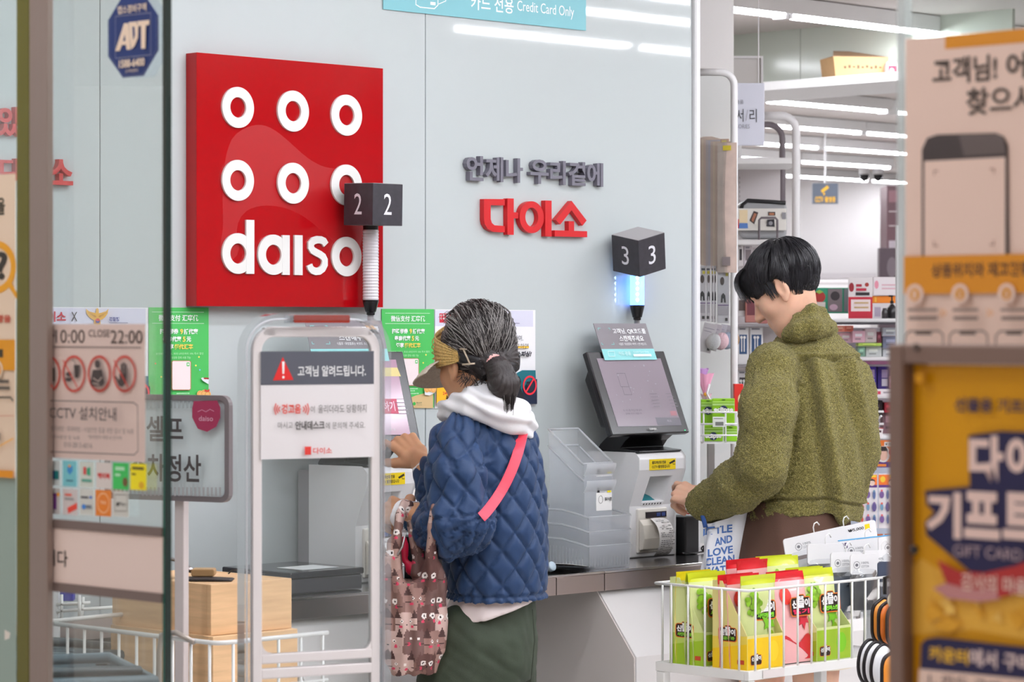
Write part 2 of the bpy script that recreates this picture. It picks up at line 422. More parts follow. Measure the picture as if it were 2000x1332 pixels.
p.line([(856, 8), (870, 2), (870, -20)], 1.6, W3, 'card_icon'); p.done()
GR = (74, 186, 92)
r, p = poster('payment_poster', 'green Chinese payment poster beside the lady, left of the white police poster', 'poster', WALL, .002, 745, 603.5, 847, 797, GR)
q = lambda x, y: (740+x/4.161, 580+y/4.161)
def tq(p, s, x0, y0, x1, y1, col, bold=.02, it=0): p.text(s, *q(x0, y0), *q(x1, y1), col, bold, it)
YE = (246, 214, 96); TAN = (214, 184, 134)
p.poly([q(22, 903), q(22, 880), q(180, 850), q(300, 800), q(380, 780), q(440, 770), q(440, 903)], TAN)
for yy in (131, 216): p.line([q(50, yy), q(414, yy+2)], .6, W3)
tq(p, '微信支付 汇率优', 95, 152, 373, 200, W3, .02)
tq(p, '扫码领券', 103, 257, 234, 298, W3, .035); tq(p, '9', 246, 259, 266, 299, YE, .03); tq(p, '折优惠', 270, 258, 370, 300, W3, .035)
tq(p, '最高优惠', 122, 315, 253, 356, W3, .035); tq(p, '5', 262, 317, 282, 356, YE, .03); tq(p, '元', 288, 318, 320, 356, W3, .035)
tq(p, '还享', 133, 372, 197, 412, W3, .035); tq(p, '超优汇率', 202, 373, 332, 413, YE, .035)
tq(p, '위챗페이 구매시, 최대 5위안까지 10% 즉시 할인', 72, 437, 405, 455, (190, 230, 190), 0)
tq(p, '환율 우대와 중복 사용 가능', 150, 466, 315, 486, (190, 230, 190), 0)
p.poly([q(180, 505), q(190, 497), q(308, 497), q(318, 507), q(318, 712), q(308, 722), q(190, 722), q(180, 712)], (176, 128, 88))
p.poly([q(186, 508), q(193, 502), q(306, 502), q(312, 509), q(312, 709), q(305, 716), q(193, 716), q(186, 709)], (240, 226, 228))
p.rect(*q(286, 512), *q(306, 540), GR); p.rect(*q(291, 518), *q(301, 533), (235, 245, 235))
p.poly([q(385, 632), q(398, 650), q(438, 676), q(440, 640), q(395, 625)], (222, 228, 236)); p.ell(*q(418, 632), 3.5, 1.6, (172, 50, 46)); p.ell(*q(432, 633), 2, 1.5, (150, 40, 40))
p.poly([q(358, 745), q(362, 795), q(400, 800), q(440, 780), q(440, 745), q(400, 765)], (228, 232, 238))
for x_, y_ in ((378, 750), (402, 745), (428, 752)): p.ell(*q(x_, y_), 5.5, 6.4, (238, 184, 112)); p.ring(*q(x_, y_), 4.2, 5, .2, (214, 146, 76))
p.poly([q(408, 712), q(425, 722), q(440, 710), q(440, 730), q(422, 735), q(406, 728)], (206, 60, 48))
for x_, y_, c_ in ((344, 535, YE), (371, 568, (110, 190, 230)), (365, 470, YE), (60, 520, (230, 110, 80)), (100, 620, YE)): p.ell(*q(x_, y_), 1.4, 1.6, c_)
for yy, a_, b_ in ((745, 205, 297), (762, 205, 272), (784, 205, 303)): tq(p, '请使用微信扫描', a_, yy-5, b_, yy+5, W3, 0)
p.ell(*q(266, 867), 3, 3.4, (60, 180, 80)); tq(p, '微信支付', 283, 853, 328, 866, (90, 110, 80), .02); tq(p, 'WeChat Pay', 283, 872, 328, 882, (90, 110, 80), .0)
p.done()
GPOST = r
sA = WALL.hit(288.5, 690, .002)[0]-WALL.hit(745, 700, .002)[0]
dup(GPOST, WALL.m @ Matrix.Translation((sA, 0, 0)), 'green Chinese payment poster hanging just below the left end of the red sign')
# police poster
def eagle(p, cx, cy, s):
    g = (222, 170, 60); h = (176, 120, 36)
    L = [(-1, -.9), (-.72, -.62), (-.35, -.5), (-.14, -.42), (-.1, -.85), (.02, -1), (.13, -.82), (.14, -.42), (.4, -.5), (.75, -.62), (1, -.9), (.93, -.4), (.7, 0), (.45, .22), (.26, .3), (.3, .7), (.2, 1), (-.2, 1), (-.3, .7), (-.26, .3), (-.45, .22), (-.7, 0), (-.93, -.4)]
    p.poly([(cx+a*s, cy+b*s*.95) for a, b in L], g, 'emblem')
    for k in (-1, 1):
        for a, b in ((.85, -.5), (.6, -.25), (.35, -.05)): p.line([(cx+k*a*s, cy+b*s), (cx+k*.12*s, cy+(b*.2)*s)], .8, h, 'emblem')
    p.ell(cx, cy+.35*s, s*.2, s*.24, (200, 50, 60), 'emblem'); p.poly([(cx-s*.2, cy+.35*s), (cx, cy+.4*s), (cx+s*.2, cy+.35*s), (cx+.1*s, cy+.58*s), (cx-.1*s, cy+.58*s)], (40, 60, 140), 'emblem')
r, p = poster('police_poster', 'white police voice phishing poster on the wall right of the lady\'s head', 'poster', WALL, .002, 849, 605, 1045, 795, (238, 238, 242))
p.poly([(849.5, 605.5), (1041, 607), (1041, 638), (849.5, 637)], (214, 214, 232))
p.rect(858, 612, 873, 630, (196, 40, 58))
for a in range(3):
    for b in range(2): p.ring(861+a*5, 616+b*6, 1.6, 2, .5, W3)
p.text('다이소', 878, 612, 920, 630, (196, 40, 58), .03); p.text('X', 928, 613, 937, 629, (40, 40, 40), 0)
eagle(p, 967, 622, 17); p.text('경찰청', 984, 621.5, 999, 629, (50, 64, 140), .03); p.rect(984, 631, 1012, 632, (90, 90, 130))
p.text('관이라며,', 985, 655, 1019, 666, (40, 42, 60), .0)
p.rect(940, 676, 1030, 680, (244, 196, 60)); p.text('출 요구하면', 983, 671, 1029, 681, (40, 42, 60), .0)
p.text('보이스피싱!', 987, 686, 1035, 697, (28, 28, 40), .05, .25)
p.rect(849.5, 721, 1000, 789, (246, 184, 38)); p.text('24', 861, 765, 869, 771, (206, 60, 40), .02); p.text('녹', 867, 772, 877, 782, (40, 34, 20), .04)
p.poly([(1001, 789), (1001, 736), (1006, 728), (1016, 723), (1042, 723), (1045, 789)], (14, 104, 116))
p.poly([(1020, 789), (1016, 760), (1028, 745), (1045, 740), (1045, 789)], (22, 34, 60))
p.poly([(1003, 789), (998, 765), (999, 745), (1004, 735), (1010, 735), (1014, 745), (1013, 758), (1018, 770), (1024, 789)], (26, 26, 34))
p.ell(1008, 750, 4.5, 6, (236, 160, 130)); p.poly([(1002, 745), (1008, 760), (1005, 766), (1000, 752)], (242, 170, 170)); p.rect(1000, 742, 1003, 752, (220, 226, 240))
p.rect(1024, 745, 1036, 765, (30, 34, 50)); p.ring(1030, 752.5, 13.5, 19, .2, (232, 44, 62)); p.line([(1022, 766), (1038, 739)], 3.6, (232, 44, 62))
p.done()
sB = WALL.hit(287, 618, .002)[0]-WALL.hit(1043, 622, .002)[0]
dup(r, WALL.m @ Matrix.Translation((sB, 0, 0)), 'white police poster behind the opening hours sticker at the far left')
# ------------------------------------------------------------------ steel counter
TOPZ, FO = .87, .349
ST = M((222, 220, 222), .16, 1, bump=.05, bscale=40, stretch=(1, 1, 30)); STF = M((190, 178, 175), .28, 1, bump=.12, bscale=20, stretch=(2, 1, 60))
ct = thing('steel_counter', 'long stainless steel checkout counter along the glass wall', 'counter', WALL.m)
XR = .95; j1 = WALL.hit(1087, 1140, FO)[0]; j2 = WALL.hit(1181, 1130, FO)[0]; XL = -3.2
obj('countertop', MB().box(XL, j2, -FO, -.001, TOPZ-.006, TOPZ).box(j2+.001, XR, -FO, -.001, TOPZ-.006, TOPZ), ST, ct, bevel=.001)
for a, b in ((XL, XL+1.2), (XL+1.202, j1-.0015), (j1+.0015, j2-.0015), (j2+.0015, XR)):
    obj('edge_panel', MB().box(a, b, -FO, -FO+.012, TOPZ-.049, TOPZ-.0065), STF, ct, bevel=.0008)
obj('underframe', MB().box(XL, XR, -FO+.0125, -.01, TOPZ-.044, TOPZ-.007), M((120, 118, 118), .4, .6), ct)
def base_unit(x0, x1, label):
    r = thing('counter_cabinet', label, 'cabinet', WALL.m)
    prof = [(-.02, TOPZ-.05), (-FO+.02, TOPZ-.05), (-FO-.105, TOPZ-.205), (-FO-.115, .06), (-FO-.06, .06), (-FO-.06, .0), (-.02, .0)]
    b = MB(); b.prism(prof, x0, x1, 'x'); obj('body', b, M((212, 210, 209), .35), r, bevel=.002)
    obj('side_panel', MB().prism([(y+.004 if y < -.1 else y, max(z, .001)-.002) for y, z in prof], x0-.004, x0-.0005, 'x'), M((208, 200, 195), .4), r)
base_unit(WALL.hit(1170, 1147, FO-.02)[0], XR-.02, 'grey and white cabinet with a slanted front under the third checkout')
base_unit(WALL.hit(538, 1175, FO-.02)[0], WALL.hit(880, 1160, FO)[0], 'grey and white slanted cabinet behind the clear security gate')
# ------------------------------------------------------------------ self checkout kiosks
KO = .14; KW = WALL.hit(1318, 1086, KO)[0]-WALL.hit(1227, 1088, KO)[0]; KD = KO-.004; KH = .272; OV = .035
kx = WALL.hit(1227, 1088, KO)[0]
KM = WALL.m @ Matrix.Translation((kx, -KO, TOPZ+.0005))
KF = Fr(KM)
k3 = thing('self_checkout_kiosk', 'white self checkout kiosk with tilted screen right of the clear plastic bins', 'kiosk', KM)
KWH = M((228, 228, 230), .3)
def kiosk_body():
    b = MB(); zb, zt = .135, KH-.012
    # side outlines with back, front vertical, slanted front, top
    for x in (0, KW):
        pr = [(x, KD, 0), (x, 0, 0), (x, 0, zb), (x, -OV, zt-.03), (x, -OV, zt), (x, -OV+.012, KH), (x, KD, KH)]
        b.add(pr if x else pr[::-1], [tuple(range(7))])
    def quad(p0, p1): b.add([(0, *p0), (KW, *p0), (KW, *p1), (0, *p1)], [(0, 1, 2, 3)])
    quad((KD, KH), (KD, 0)); quad((KD, 0), (0, 0)); quad((0, 0), (0, zb)); quad((-OV, zt-.03), (-OV, zt)); quad((-OV, zt), (-OV+.012, KH)); quad((-OV+.012, KH), (KD, KH))
    # slanted face with scanner opening
    A = lambda u, v, d=0: (KW*u, -OV*v+d, zb+(zt-.03-zb)*v)
    u0, u1, v0, v1 = .28, .74, .10, .80
    o = [A(0, 0), A(1, 0), A(1, 1), A(0, 1), A(u0, v0), A(u1, v0), A(u1+.03, v1), A(u0+.03, v1)]
    inn = [A(u0+.02, v0+.15, .05), A(u1-.25, v0+.15, .05), A(u1-.22, v1-.02, .05), A(u0+.05, v1-.02, .05)]
    b.add(o+inn, [(0, 1, 5, 4), (1, 2, 6, 5), (2, 3, 7, 6), (3, 0, 4, 7), (4, 5, 9, 8), (5, 6, 10, 9), (6, 7, 11, 10), (7, 4, 8, 11)])
    return b, inn, A
kb, kin, KA = kiosk_body()
kbo = obj('body', kb, KWH, k3, bevel=.004, seg=3)
w_ = kbo.modifiers.new('w', 'WELD'); w_.merge_threshold = .0002; kbo.modifiers.move(1, 0)
obj('scanner_window', MB().add([(a, b-.001, c) for a, b, c in kin], [(0, 1, 2, 3)]).box(KW*.33, KW*.36, .045, .048, .15, .22), M((24, 20, 26), .05, coat=1), k3)
kp = MB(); a0, a1 = KA(.32, .13), KA(.52, .30)
obj('scanner_label', MB().add([KA(.30, .12, .008), KA(.60, .12, .008), KA(.58, .30, .042), KA(.32, .30, .042)], [(0, 1, 2, 3)]), M((24, 128, 140), .4), k3)
cs = MB(); cs.add([KA(.26, .0, -.0015), KA(.72, .0, -.0015), KA(.72, .085, -.0015), KA(.26, .085, -.0015)], [(0, 1, 2, 3)]); so = obj('scanner_caption', cs, M((240, 240, 242), .4), k3)
cs = MB()
for i in range(7): cs.add([KA(.29+i*.06, .02, -.002), KA(.32+i*.06, .02, -.002), KA(.325+i*.06, .06, -.002), KA(.295+i*.06, .06, -.002)], [(0, 1, 2, 3)])
obj('lettering', cs, M((60, 60, 64), .5), so)
# yellow warning sticker
sx = (KF.hit(1268, 900, OV)[0], KF.hit(1319, 900, OV)[0]); sz = (KF.hit(1294, 911, OV)[1], KF.hit(1294, 889, OV)[1])
sz = (min(sz[0], KH-.043), KH-.015)
wl_ = obj('warning_sticker', MB().box(sx[0], sx[1], -OV-.0012, -OV-.0004, sz[0], sz[1]), M((238, 208, 20), .4), k3)
b = MB(); W_ = sx[1]-sx[0]; H_ = sz[1]-sz[0]
text_into(b, '셀프계산대 전용', sx[0]+W_*.09, sz[0]+H_*.55, sx[0]+W_*.62, sz[0]+H_*.85, -OV-.0015, bold=.03)
text_into(b, 'CCTV 촬영중입니다', sx[0]+W_*.09, sz[0]+H_*.15, sx[0]+W_*.78, sz[0]+H_*.45, -OV-.0015, bold=.02)
b.flat([(sx[0]+W_*u, sz[0]+H_*v) for u, v in ((.74, .62), (.95, .9), (.98, .72), (.78, .48))], -OV-.0015)
b.stroke([(sx[0]+W_*.88, sz[0]+H_*.62), (sx[0]+W_*.9, sz[0]+H_*.45), (sx[0]+W_*.98, sz[0]+H_*.45)], .0014, -OV-.0015)
obj('lettering', b, M((40, 36, 16), .5), wl_)
# receipt printer
px0, px1 = .030, .145
pr_ = obj('receipt_printer', MB().box(px0, px1, -.006, .004, .012, .128), M((226, 222, 214), .35), k3, bevel=.003)
obj('button_strip', MB().box(px0+.03, px1-.006, -.0085, -.0062, .103, .118), M((40, 34, 40), .2), pr_)
obj('button', MB().box(px1-.045, px1-.030, -.0095, -.0086, .106, .115).box(px1-.025, px1-.012, -.0095, -.0086, .106, .115), M((38, 60, 120), .3), pr_)
cv = MB(); cv.prism([(-.007, .10), (-.007, .018), (-.020, .022), (-.026, .05), (-.022, .085)], px0+.004, px1-.012, 'x'); obj('cover', cv, M((222, 216, 205), .35), pr_, bevel=.002)
rc = [(-.008, .102), (-.028, .098), (-.046, .078), (-.052, .052), (-.047, .026), (-.036, .010), (-.022, .0025)]
rw0, rw1 = px0+.036, px0+.094
b = MB(); b.grid(lambda u, v: (rw0+(rw1-rw0)*u, rc[int(round(v*6))][0], rc[int(round(v*6))][1]), 2, 7)
ro = obj('receipt', b, M((240, 238, 236), .6), k3, smooth=True)
ro.modifiers.new('sd', 'SUBSURF').render_levels = 2
b = MB(); random.seed(3)
def rcp(v):
    k = min(5.999, max(0, v*6)); i = int(k); f_ = k-i; return (rc[i][0]*(1-f_)+rc[i+1][0]*f_-.0012, rc[i][1]*(1-f_)+rc[i+1][1]*f_)
for i in range(26):
    v = .12+i*.032; x_ = rw0+.006
    while x_ < rw1-.008:
        l_ = random.uniform(.003, .012)
        if random.random() < (.75 if i % 4 else .3):
            y0_, z0_ = rcp(v); y1_, z1_ = rcp(v+.012); b.add([(x_, y0_, z0_), (x_+l_, y0_, z0_), (x_+l_, y1_, z1_), (x_, y1_, z1_)], [(0, 1, 2, 3)])
        x_ += l_+.002
obj('receipt_print', b, M((120, 118, 120), .7), ro)
# monitor on its stand
mx, mz = WALL.hit(1196, 850, .168)
MM = WALL.m @ Matrix.Translation((mx, -.168, mz)) @ Matrix.Rotation(math.radians(-23), 4, 'X')
MF = Fr(MM); h_ = [MF.hit(*p_) for p_ in ((1146, 686), (1297, 686), (1348, 847), (1196, 850))]
MWd = (h_[1][0]+h_[2][0])/2; MH = (h_[0][1]+h_[1][1])/2
BK = M((30, 29, 32), .22)
b = MB(); b.box(0, MWd, .0, .018, 0, MH); mo = obj('monitor', b, BK, k3, bevel=.003, seg=3); mo.matrix_world = MM; mo.parent = k3; mo.matrix_parent_inverse = Matrix(); mo.matrix_local = KM.inverted() @ MM
obj('rear_shell', MB().prism([(.0182, .02), (.045, .04), (.05, MH-.06), (.0182, MH-.03)], .015, MWd-.015, 'x'), BK, mo, bevel=.004)
pr = Print(mo, MF, .0005, .12)
pr.poly([(1165, 700), (1290, 700), (1331, 831), (1207, 833)], (134, 124, 134), 'screen')
pr.done(emit=.25)
pr = Print(mo, MF, .0009, .3)
fx = lambda x, y: (1040+x/4.44, 600+y/4.44)
pr.poly([fx(1065, 957), fx(1275, 957), fx(1295, 1025), fx(1085, 1025)], (96, 92, 104), 'screen_image')
pr.poly([fx(1190, 900), fx(1245, 900), fx(1255, 940), fx(1200, 940)], (170, 110, 122), 'screen_image')
pr.line([fx(730, 575), fx(800, 575), fx(835, 690), fx(765, 690)], .7, (84, 78, 90), 'screen_image', closed=True)
pr.line([fx(775, 690), fx(835, 690), fx(860, 760), fx(795, 760)], .7, (90, 80, 92), 'screen_image', closed=True)
pr.text('이 카드를 투입구에 넣어', *fx(785, 885), *fx(945, 905), (96, 86, 100), 0); pr.text('결제해 주시기 바랍니다', *fx(805, 915), *fx(945, 932), (96, 86, 100), 0)
for i in range(5): pr.rect(*fx(1010+i*8, 750+i*28), *fx(1075+i*8, 754+i*28), (112, 104, 116), 'screen_image'); pr.rect(*fx(1150+i*12, 750+i*28), *fx(1205+i*12, 754+i*28), (112, 104, 116), 'screen_image')
pr.text('취소', *fx(1158, 980), *fx(1198, 1000), (170, 168, 176), 0)
pr.text('TOSHIBA', *fx(1003, 1052), *fx(1070, 1069), (214, 214, 214), .03); pr.done()
pr = Print(mo, MF, .0009, .3); pr.ell(*fx(1322, 1067), 1.1, 1.1, (40, 210, 120), 'power_light'); pr.done(emit=1.5)
random.seed(11); pr = Print(mo, MF, .0011, .6, step=.000002)
for i in range(26):
    x_ = random.uniform(640, 1110); y_ = random.uniform(490, 860)
    if .2 < (x_-600)/560: pr.ell(*fx(x_, y_), random.uniform(.5, 1.7), random.uniform(.7, 2.2), (150, 144, 156), 'smudges', n=10)
pr.done()
# stand
tk = KH+.001
st = MB(); st.prism([(.128, tk), (.130, tk+.006), (.120, tk+.020), (.090, tk+.044), (.060, tk+.060), (.030, tk+.066), (-.002, tk+.052), (.03, tk+.03), (.045, tk+.012), (.01, tk+.008), (-.02, tk+.006), (-.02, tk)], .02, KW+.005, 'x')
obj('stand', st, BK, k3, bevel=.002)
# card above the screen
CF = Fr(MM); c_ = [CF.hit(*p_, .003) for p_ in ((1158, 632), (1260, 632), (1282, 700), (1180, 702))]
ca0, ca1 = (c_[0][0]+c_[3][0])/2, (c_[1][0]+c_[2][0])/2
cb = obj('card_sign', MB().box(ca0, ca1, -.0045, -.003, c_[3][1], c_[0][1]), M((120, 114, 120), .4), k3); cb.matrix_local = KM.inverted() @ MM
pc = Print(cb, CF, .0046, .5)
def strip(y0, y1, col):
    t_ = CF.hit(1215, y0, .0046)[1]; u_ = CF.hit(1225, y1, .0046)[1]; pc.mb('print', col).flat([(ca0, t_), (ca1, t_), (ca1, u_), (ca0, u_)], pc.y())
strip(681.5, 703, (142, 214, 216))
TE = (130, 208, 206)
for (x_, y_, a_, b_) in ((1167.5, 641, 1, 1), (1190, 641, -1, 1), (1175.5, 673, 1, -1), (1199, 673, -1, -1)):
    pc.line([(x_+4*a_+(1.2*b_), y_), (x_, y_), (x_+1.2*b_, y_+4*b_)], 1, TE)
pc.text('고객님, QR코드를', 1196, 642, 1260, 653, W3, .02); pc.text('스캔해주세요', 1209, 656, 1256, 667, W3, .02)
pc.text('식품류 / 화장품류는 바코드 스캔 바랍니다.', 1208, 670, 1262, 675, W3, 0)
pc.text('카드 전용', 1207, 687, 1231, 695, (214, 240, 240), .01); pc.text('Credit Card Only', 1236, 686, 1266, 690.5, (214, 240, 240), 0); pc.rect(1236, 692, 1271, 697, (226, 244, 244))
pc.line([(1186, 687), (1198, 687), (1200, 697), (1188, 697)], 1, (214, 240, 240), closed=True); pc.done()
# white payment terminal beside the kiosk
tm = KM @ Matrix.Translation((KW+.004, .045, 0))
def terminal(m, label):
    r = thing('card_terminal', label, 'card reader', m)
    b = MB(); b.prism([(.0, .19), (-.085, .125), (-.085, .112), (.0, .15), (.05, .21), (.05, .225)], 0, .075, 'x'); obj('body', b, M((232, 232, 234), .2, coat=.4), r, bevel=.004)
    obj('red_edge', MB().box(.002, .073, -.087, -.080, .108, .1115), M((176, 24, 48), .3), r)
    obj('bracket', MB().box(.01, .065, -.07, .04, 0, .10), M((26, 26, 28), .4), r, bevel=.004)
    obj('screen', MB().add([(.01, -.076, .1325), (.065, -.076, .1325), (.065, -.005, .1868), (.01, -.005, .1868)], [(0, 1, 2, 3)]), M((206, 210, 224), .1), r)
    return r
T3 = terminal(tm, 'white slanted card terminal right of the kiosk under the third number cube')
# plastic receipt-guide sheet leaning behind the monitor
# second kiosk, turned a little more
k2x, k2z = WALL.hit(686, 1133, .18)
KM2 = WALL.m @ Matrix.Translation((k2x, -.190, TOPZ+.0005)) @ Matrix.Rotation(math.radians(8), 4, 'Z')
kk = dup(k3, KM2, 'white self checkout kiosk seen through the clear security gate')
terminal(KM2 @ Matrix.Translation((KW+.006, .0, 0)), 'white slanted card terminal by the lady\'s raised hand')
k2m = [x for x in C.objects if x.parent == kk and x.name.startswith('monitor')][0]
KF2 = Fr(KM2 @ KM.inverted() @ MM)
obj('rear_cover', MB().box(.002, KW-.002, KD+.0005, KD+.042, .001, KH*.96), M((150, 148, 152), .4), kk, bevel=.004)
W2M = Matrix.Translation(P(822, 864, 6.76)) @ Matrix.Rotation(math.radians(30), 4, 'Z') @ Matrix.Rotation(math.radians(-23), 4, 'X') @ Matrix.Translation((-MWd, 0, 0))
k2m.matrix_local = KM2.inverted() @ W2M
for x_ in C.objects:
    if x_.parent == kk and x_.name.startswith('card_sign'): x_.matrix_local = KM2.inverted() @ W2M
KF2 = Fr(W2M)
pr = Print(k2m, KF2, .0022, .12)
pr.poly([KF2.px(*MF.hit(*p_)) for p_ in ((1165, 700), (1290, 700), (1331, 831), (1207, 833))], (150, 118, 138), 'screen')
pr.done(emit=.3)
pr = Print(k2m, KF2, .0028, .3)
pr.poly([(735, 718), (776, 718), (783, 735), (740, 735)], (206, 190, 120), 'screen_image'); pr.poly([(730, 779), (774, 779), (779, 808), (733, 808)], (178, 34, 76), 'screen_image')
pr.text('하기', 748, 784, 771, 803, (240, 200, 215), .02); pr.done()
# ------------------------------------------------------------------ number cubes on lamp towers
def tower(px, ytop, ycone, ybot, off, digit, lit, cube_m, label, zfoot):
    a = WALL.hit(px, 560, off); o = WALL.m @ Vector((a[0], -off, 0))
    S = F/o.y; zz_ = lambda y: CAMH-(y-CY)/S
    r = thing('signal_lamp', label, 'lamp', Matrix.Translation((o.x, o.y, zfoot)))
    B = lambda y: zz_(y)-zfoot
    obj('pole', MB().tube([(0, 0, 0), (0, 0, B(ybot)+.01)], .008, 12), M((176, 176, 178), .3, .7), r, smooth=True)
    obj('base_cone', MB().lathe([(.010, B(ybot)), (.0105, B(ybot)+.006), (.013, B(ybot)+.008), (.0135, B(ybot-8)), (.0195, B(ycone)-.004), (.0195, B(ycone))], 14), M((22, 22, 26), .25), r)
    if lit:
        obj('lamp_tube', MB().lathe([(.0188, B(ycone)), (.0188, B(ytop))], 24), M((96, 150, 255), .3, emit=4.5), r, smooth=True)
        for i in range(5):
            y_ = ycone-10-i*11
            obj('led', MB().lathe([(.001, -.005), (.0045, 0), (.001, .005)], 8, (0, -.019, B(y_))), M((190, 240, 255), .3, emit=22), r)
    else:
        n = 46; pf = []
        for i in range(n+1):
            z_ = B(ycone)+(B(ytop+8)-B(ycone))*i/n; pf += [(.0196 if i % 2 else .0184, z_)]
        obj('lamp_tube', MB().lathe(pf, 24), M((222, 220, 226), .25, alpha=.93), r)
        obj('collar', MB().lathe([(.0185, B(ytop+8)), (.0185, B(ytop))], 20), M((20, 20, 22), .3), r)
    c = MB(); s = .0495; c.box(-s, s, -s, s, -s, s); co = obj('number_cube', c, M((54, 52, 58), .35, var=.12, vscale=60), r, bevel=.001)
    co.matrix_local = Matrix.Translation((0, 0, B(0))) if False else r.matrix_world.inverted() @ cube_m
    obj('cube_top', MB().box(-s+.001, s-.001, -s+.001, s-.001, s+.0002, s+.001), M((168, 166, 168), .7), co)
    t = MB(); text_into(t, digit, -.0135, -.024, .0125, .026, -s-.0006, bold=.0)
    obj('digit', t, M((225, 225, 232), .4), co)
    t = MB(); text_into(t, digit, -.0135, -.024, .0125, .026, -s-.0006, bold=.0)
    d_ = obj('digit', t, M((225, 225, 232), .4), co); d_.rotation_euler = (0, 0, -math.pi/2)
    return r
def cubem(px, py, off, rx, ry, rz):
    a = WALL.hit(px, py, off); o = WALL.m @ Vector((a[0], -off, a[1]))
    return Matrix.Translation(o) @ Matrix.Rotation(math.radians(rx), 4, 'X') @ Matrix.Rotation(math.radians(ry), 4, 'Y') @ Matrix.Rotation(math.radians(rz), 4, 'Z')
tower(1244.5, 538, 596, 625, .026, '3', True, cubem(1247.5, 492, .076, 17, -3, 43), 'number cube 3 on a lamp tower glowing blue', TOPZ+KH)
tower(724, 441, 586, 615, .075, '2', False, cubem(729, 400, .120, 1.2, .8, 47), 'number cube 2 on an unlit white ribbed lamp tower by the red sign', TOPZ+KH)
# ------------------------------------------------------------------ clear plastic bins and trays
BIN = glass_mat((253, 254, 255), .5, .27, (246, 249, 255)); BINR = glass_mat((253, 254, 255), .6, .55, (246, 250, 255))
def shell(b, x0, x1, yb, yf, z0, prof, t=.0018, taper=.006):
    """open container: prof(y) gives the rim height along the side; yb back, yf front (towards -y)"""
    ys = [yb+(yf-yb)*k/6 for k in range(7)]
    def side(x, xo):
        v = [(xo, y, z0) for y in ys]+[(x, y, z0+prof((y-yb)/(yf-yb))) for y in ys]
        b.add(v, [(i, i+1, 8+i, 7+i) for i in range(6)])
    side(x0, x0+taper); side(x1, x1-taper)
    b.add([(x0+taper, yb, z0), (x1-taper, yb, z0), (x1, yb, z0+prof(0)), (x0, yb, z0+prof(0))], [(0, 1, 2, 3)])
    b.add([(x0+taper, yf, z0), (x1-taper, yf, z0), (x1, yf-taper*.7, z0+prof(1)), (x0, yf-taper*.7, z0+prof(1))], [(0, 1, 2, 3)])
    b.add([(x0+taper, yb, z0), (x1-taper, yb, z0), (x1-taper, yf, z0), (x0+taper, yf, z0)], [(0, 1, 2, 3)])
    return [(x0, y, z0+prof((y-yb)/(yf-yb))) for y in ys], [(x1, y, z0+prof((y-yb)/(yf-yb))) for y in ys]
tx, _ = WALL.hit(1148, 1111, .30)
def tray(k):
    r = thing('storage_tray', ['clear ribbed plastic tray, lowest of the tray stack', 'clear plastic tray, middle of the tray stack', 'clear plastic tray, top one of the tray stack, holding the tall bins'][k], 'tray', WALL.m @ Matrix.Translation((tx, 0, TOPZ+.001+k*.036)), 'clear trays stacked on the counter')
    b = MB(); A_, B_ = shell(b, -.005, .150, -.04, -.305, 0, lambda s: .072 if s < .7 else .072-(s-.7)*.05)
    if k == 0:
        for i in range(14): b.box(.004+i*.0102, .0055+i*.0102, -.3075, -.3055, .006, .05)
        for i in range(22): b.box(-.0035, -.0015, -.05-i*.0112, -.0515-i*.0112, .006, .055)
    obj('tray_shell', b, BIN, r)
    rm = MB(); rm.tube(A_+[(B_[-1][0], B_[-1][1], B_[-1][2])]+B_[::-1], .0028, 6, closed=True); obj('rim', rm, BINR, r, smooth=True)
for k in range(3): tray(k)
def bin_(k):
    r = thing('storage_bin', ['tall clear plastic file bin, lower of the two slanted bins', 'tall clear plastic file bin, upper of the two slanted bins'][k], 'bin', WALL.m @ Matrix.Translation((tx+.004, 0, TOPZ+.084+k*.042)), 'slanted file bins in the tray')
    pf = lambda s: .218-.083*s
    b = MB(); A_, B_ = shell(b, .010, .118, -.150, -.27, 0, pf, taper=.006); obj('bin_shell', b, BIN, r)
    rm = MB(); rm.tube(A_+B_[::-1], .003, 6, closed=True); obj('rim', rm, BINR, r, smooth=True)
    zf = pf(1); lip = MB(); lip.grid(lambda u, v: (.010+.108*u, -.272-.012*math.sin(v*1.6), zf-.030*(1-v)), 6, 6); obj('front_lip', lip, BINR, r, smooth=True)
    return r
B0 = bin_(0); B1 = bin_(1)
for R_, zc, hh in ((B0, .088, .060), (B1, .113, .022)):
    o = obj('price_label', MB().box(.055, .112, -.2732, -.2725, zc-hh/2, zc+hh/2), M((236, 236, 236), .5), R_)
    b = MB(); text_into(b, '₩1,000', .088, zc+hh/2-.010, .109, zc+hh/2-.003, -.2746, bold=.02); b.box(.058, .066, -.2746, -.2744, zc+hh/2-.014, zc+hh/2-.002)
    if hh > .05:
        text_into(b, '틈새 수납함', .085, zc-.006, .110, zc+.003, -.2746, bold=.03); b.annulus(.070, zc-.002, .008, .010, .007, .009, -.2746)
    obj('lettering', b, M((40, 40, 44), .5), o)
    b = MB(); b.box(.094, .108, -.2748, -.2746, zc+hh/2-.015, zc+hh/2-.0105); obj('price_spot', b, M((236, 220, 30), .5), o)
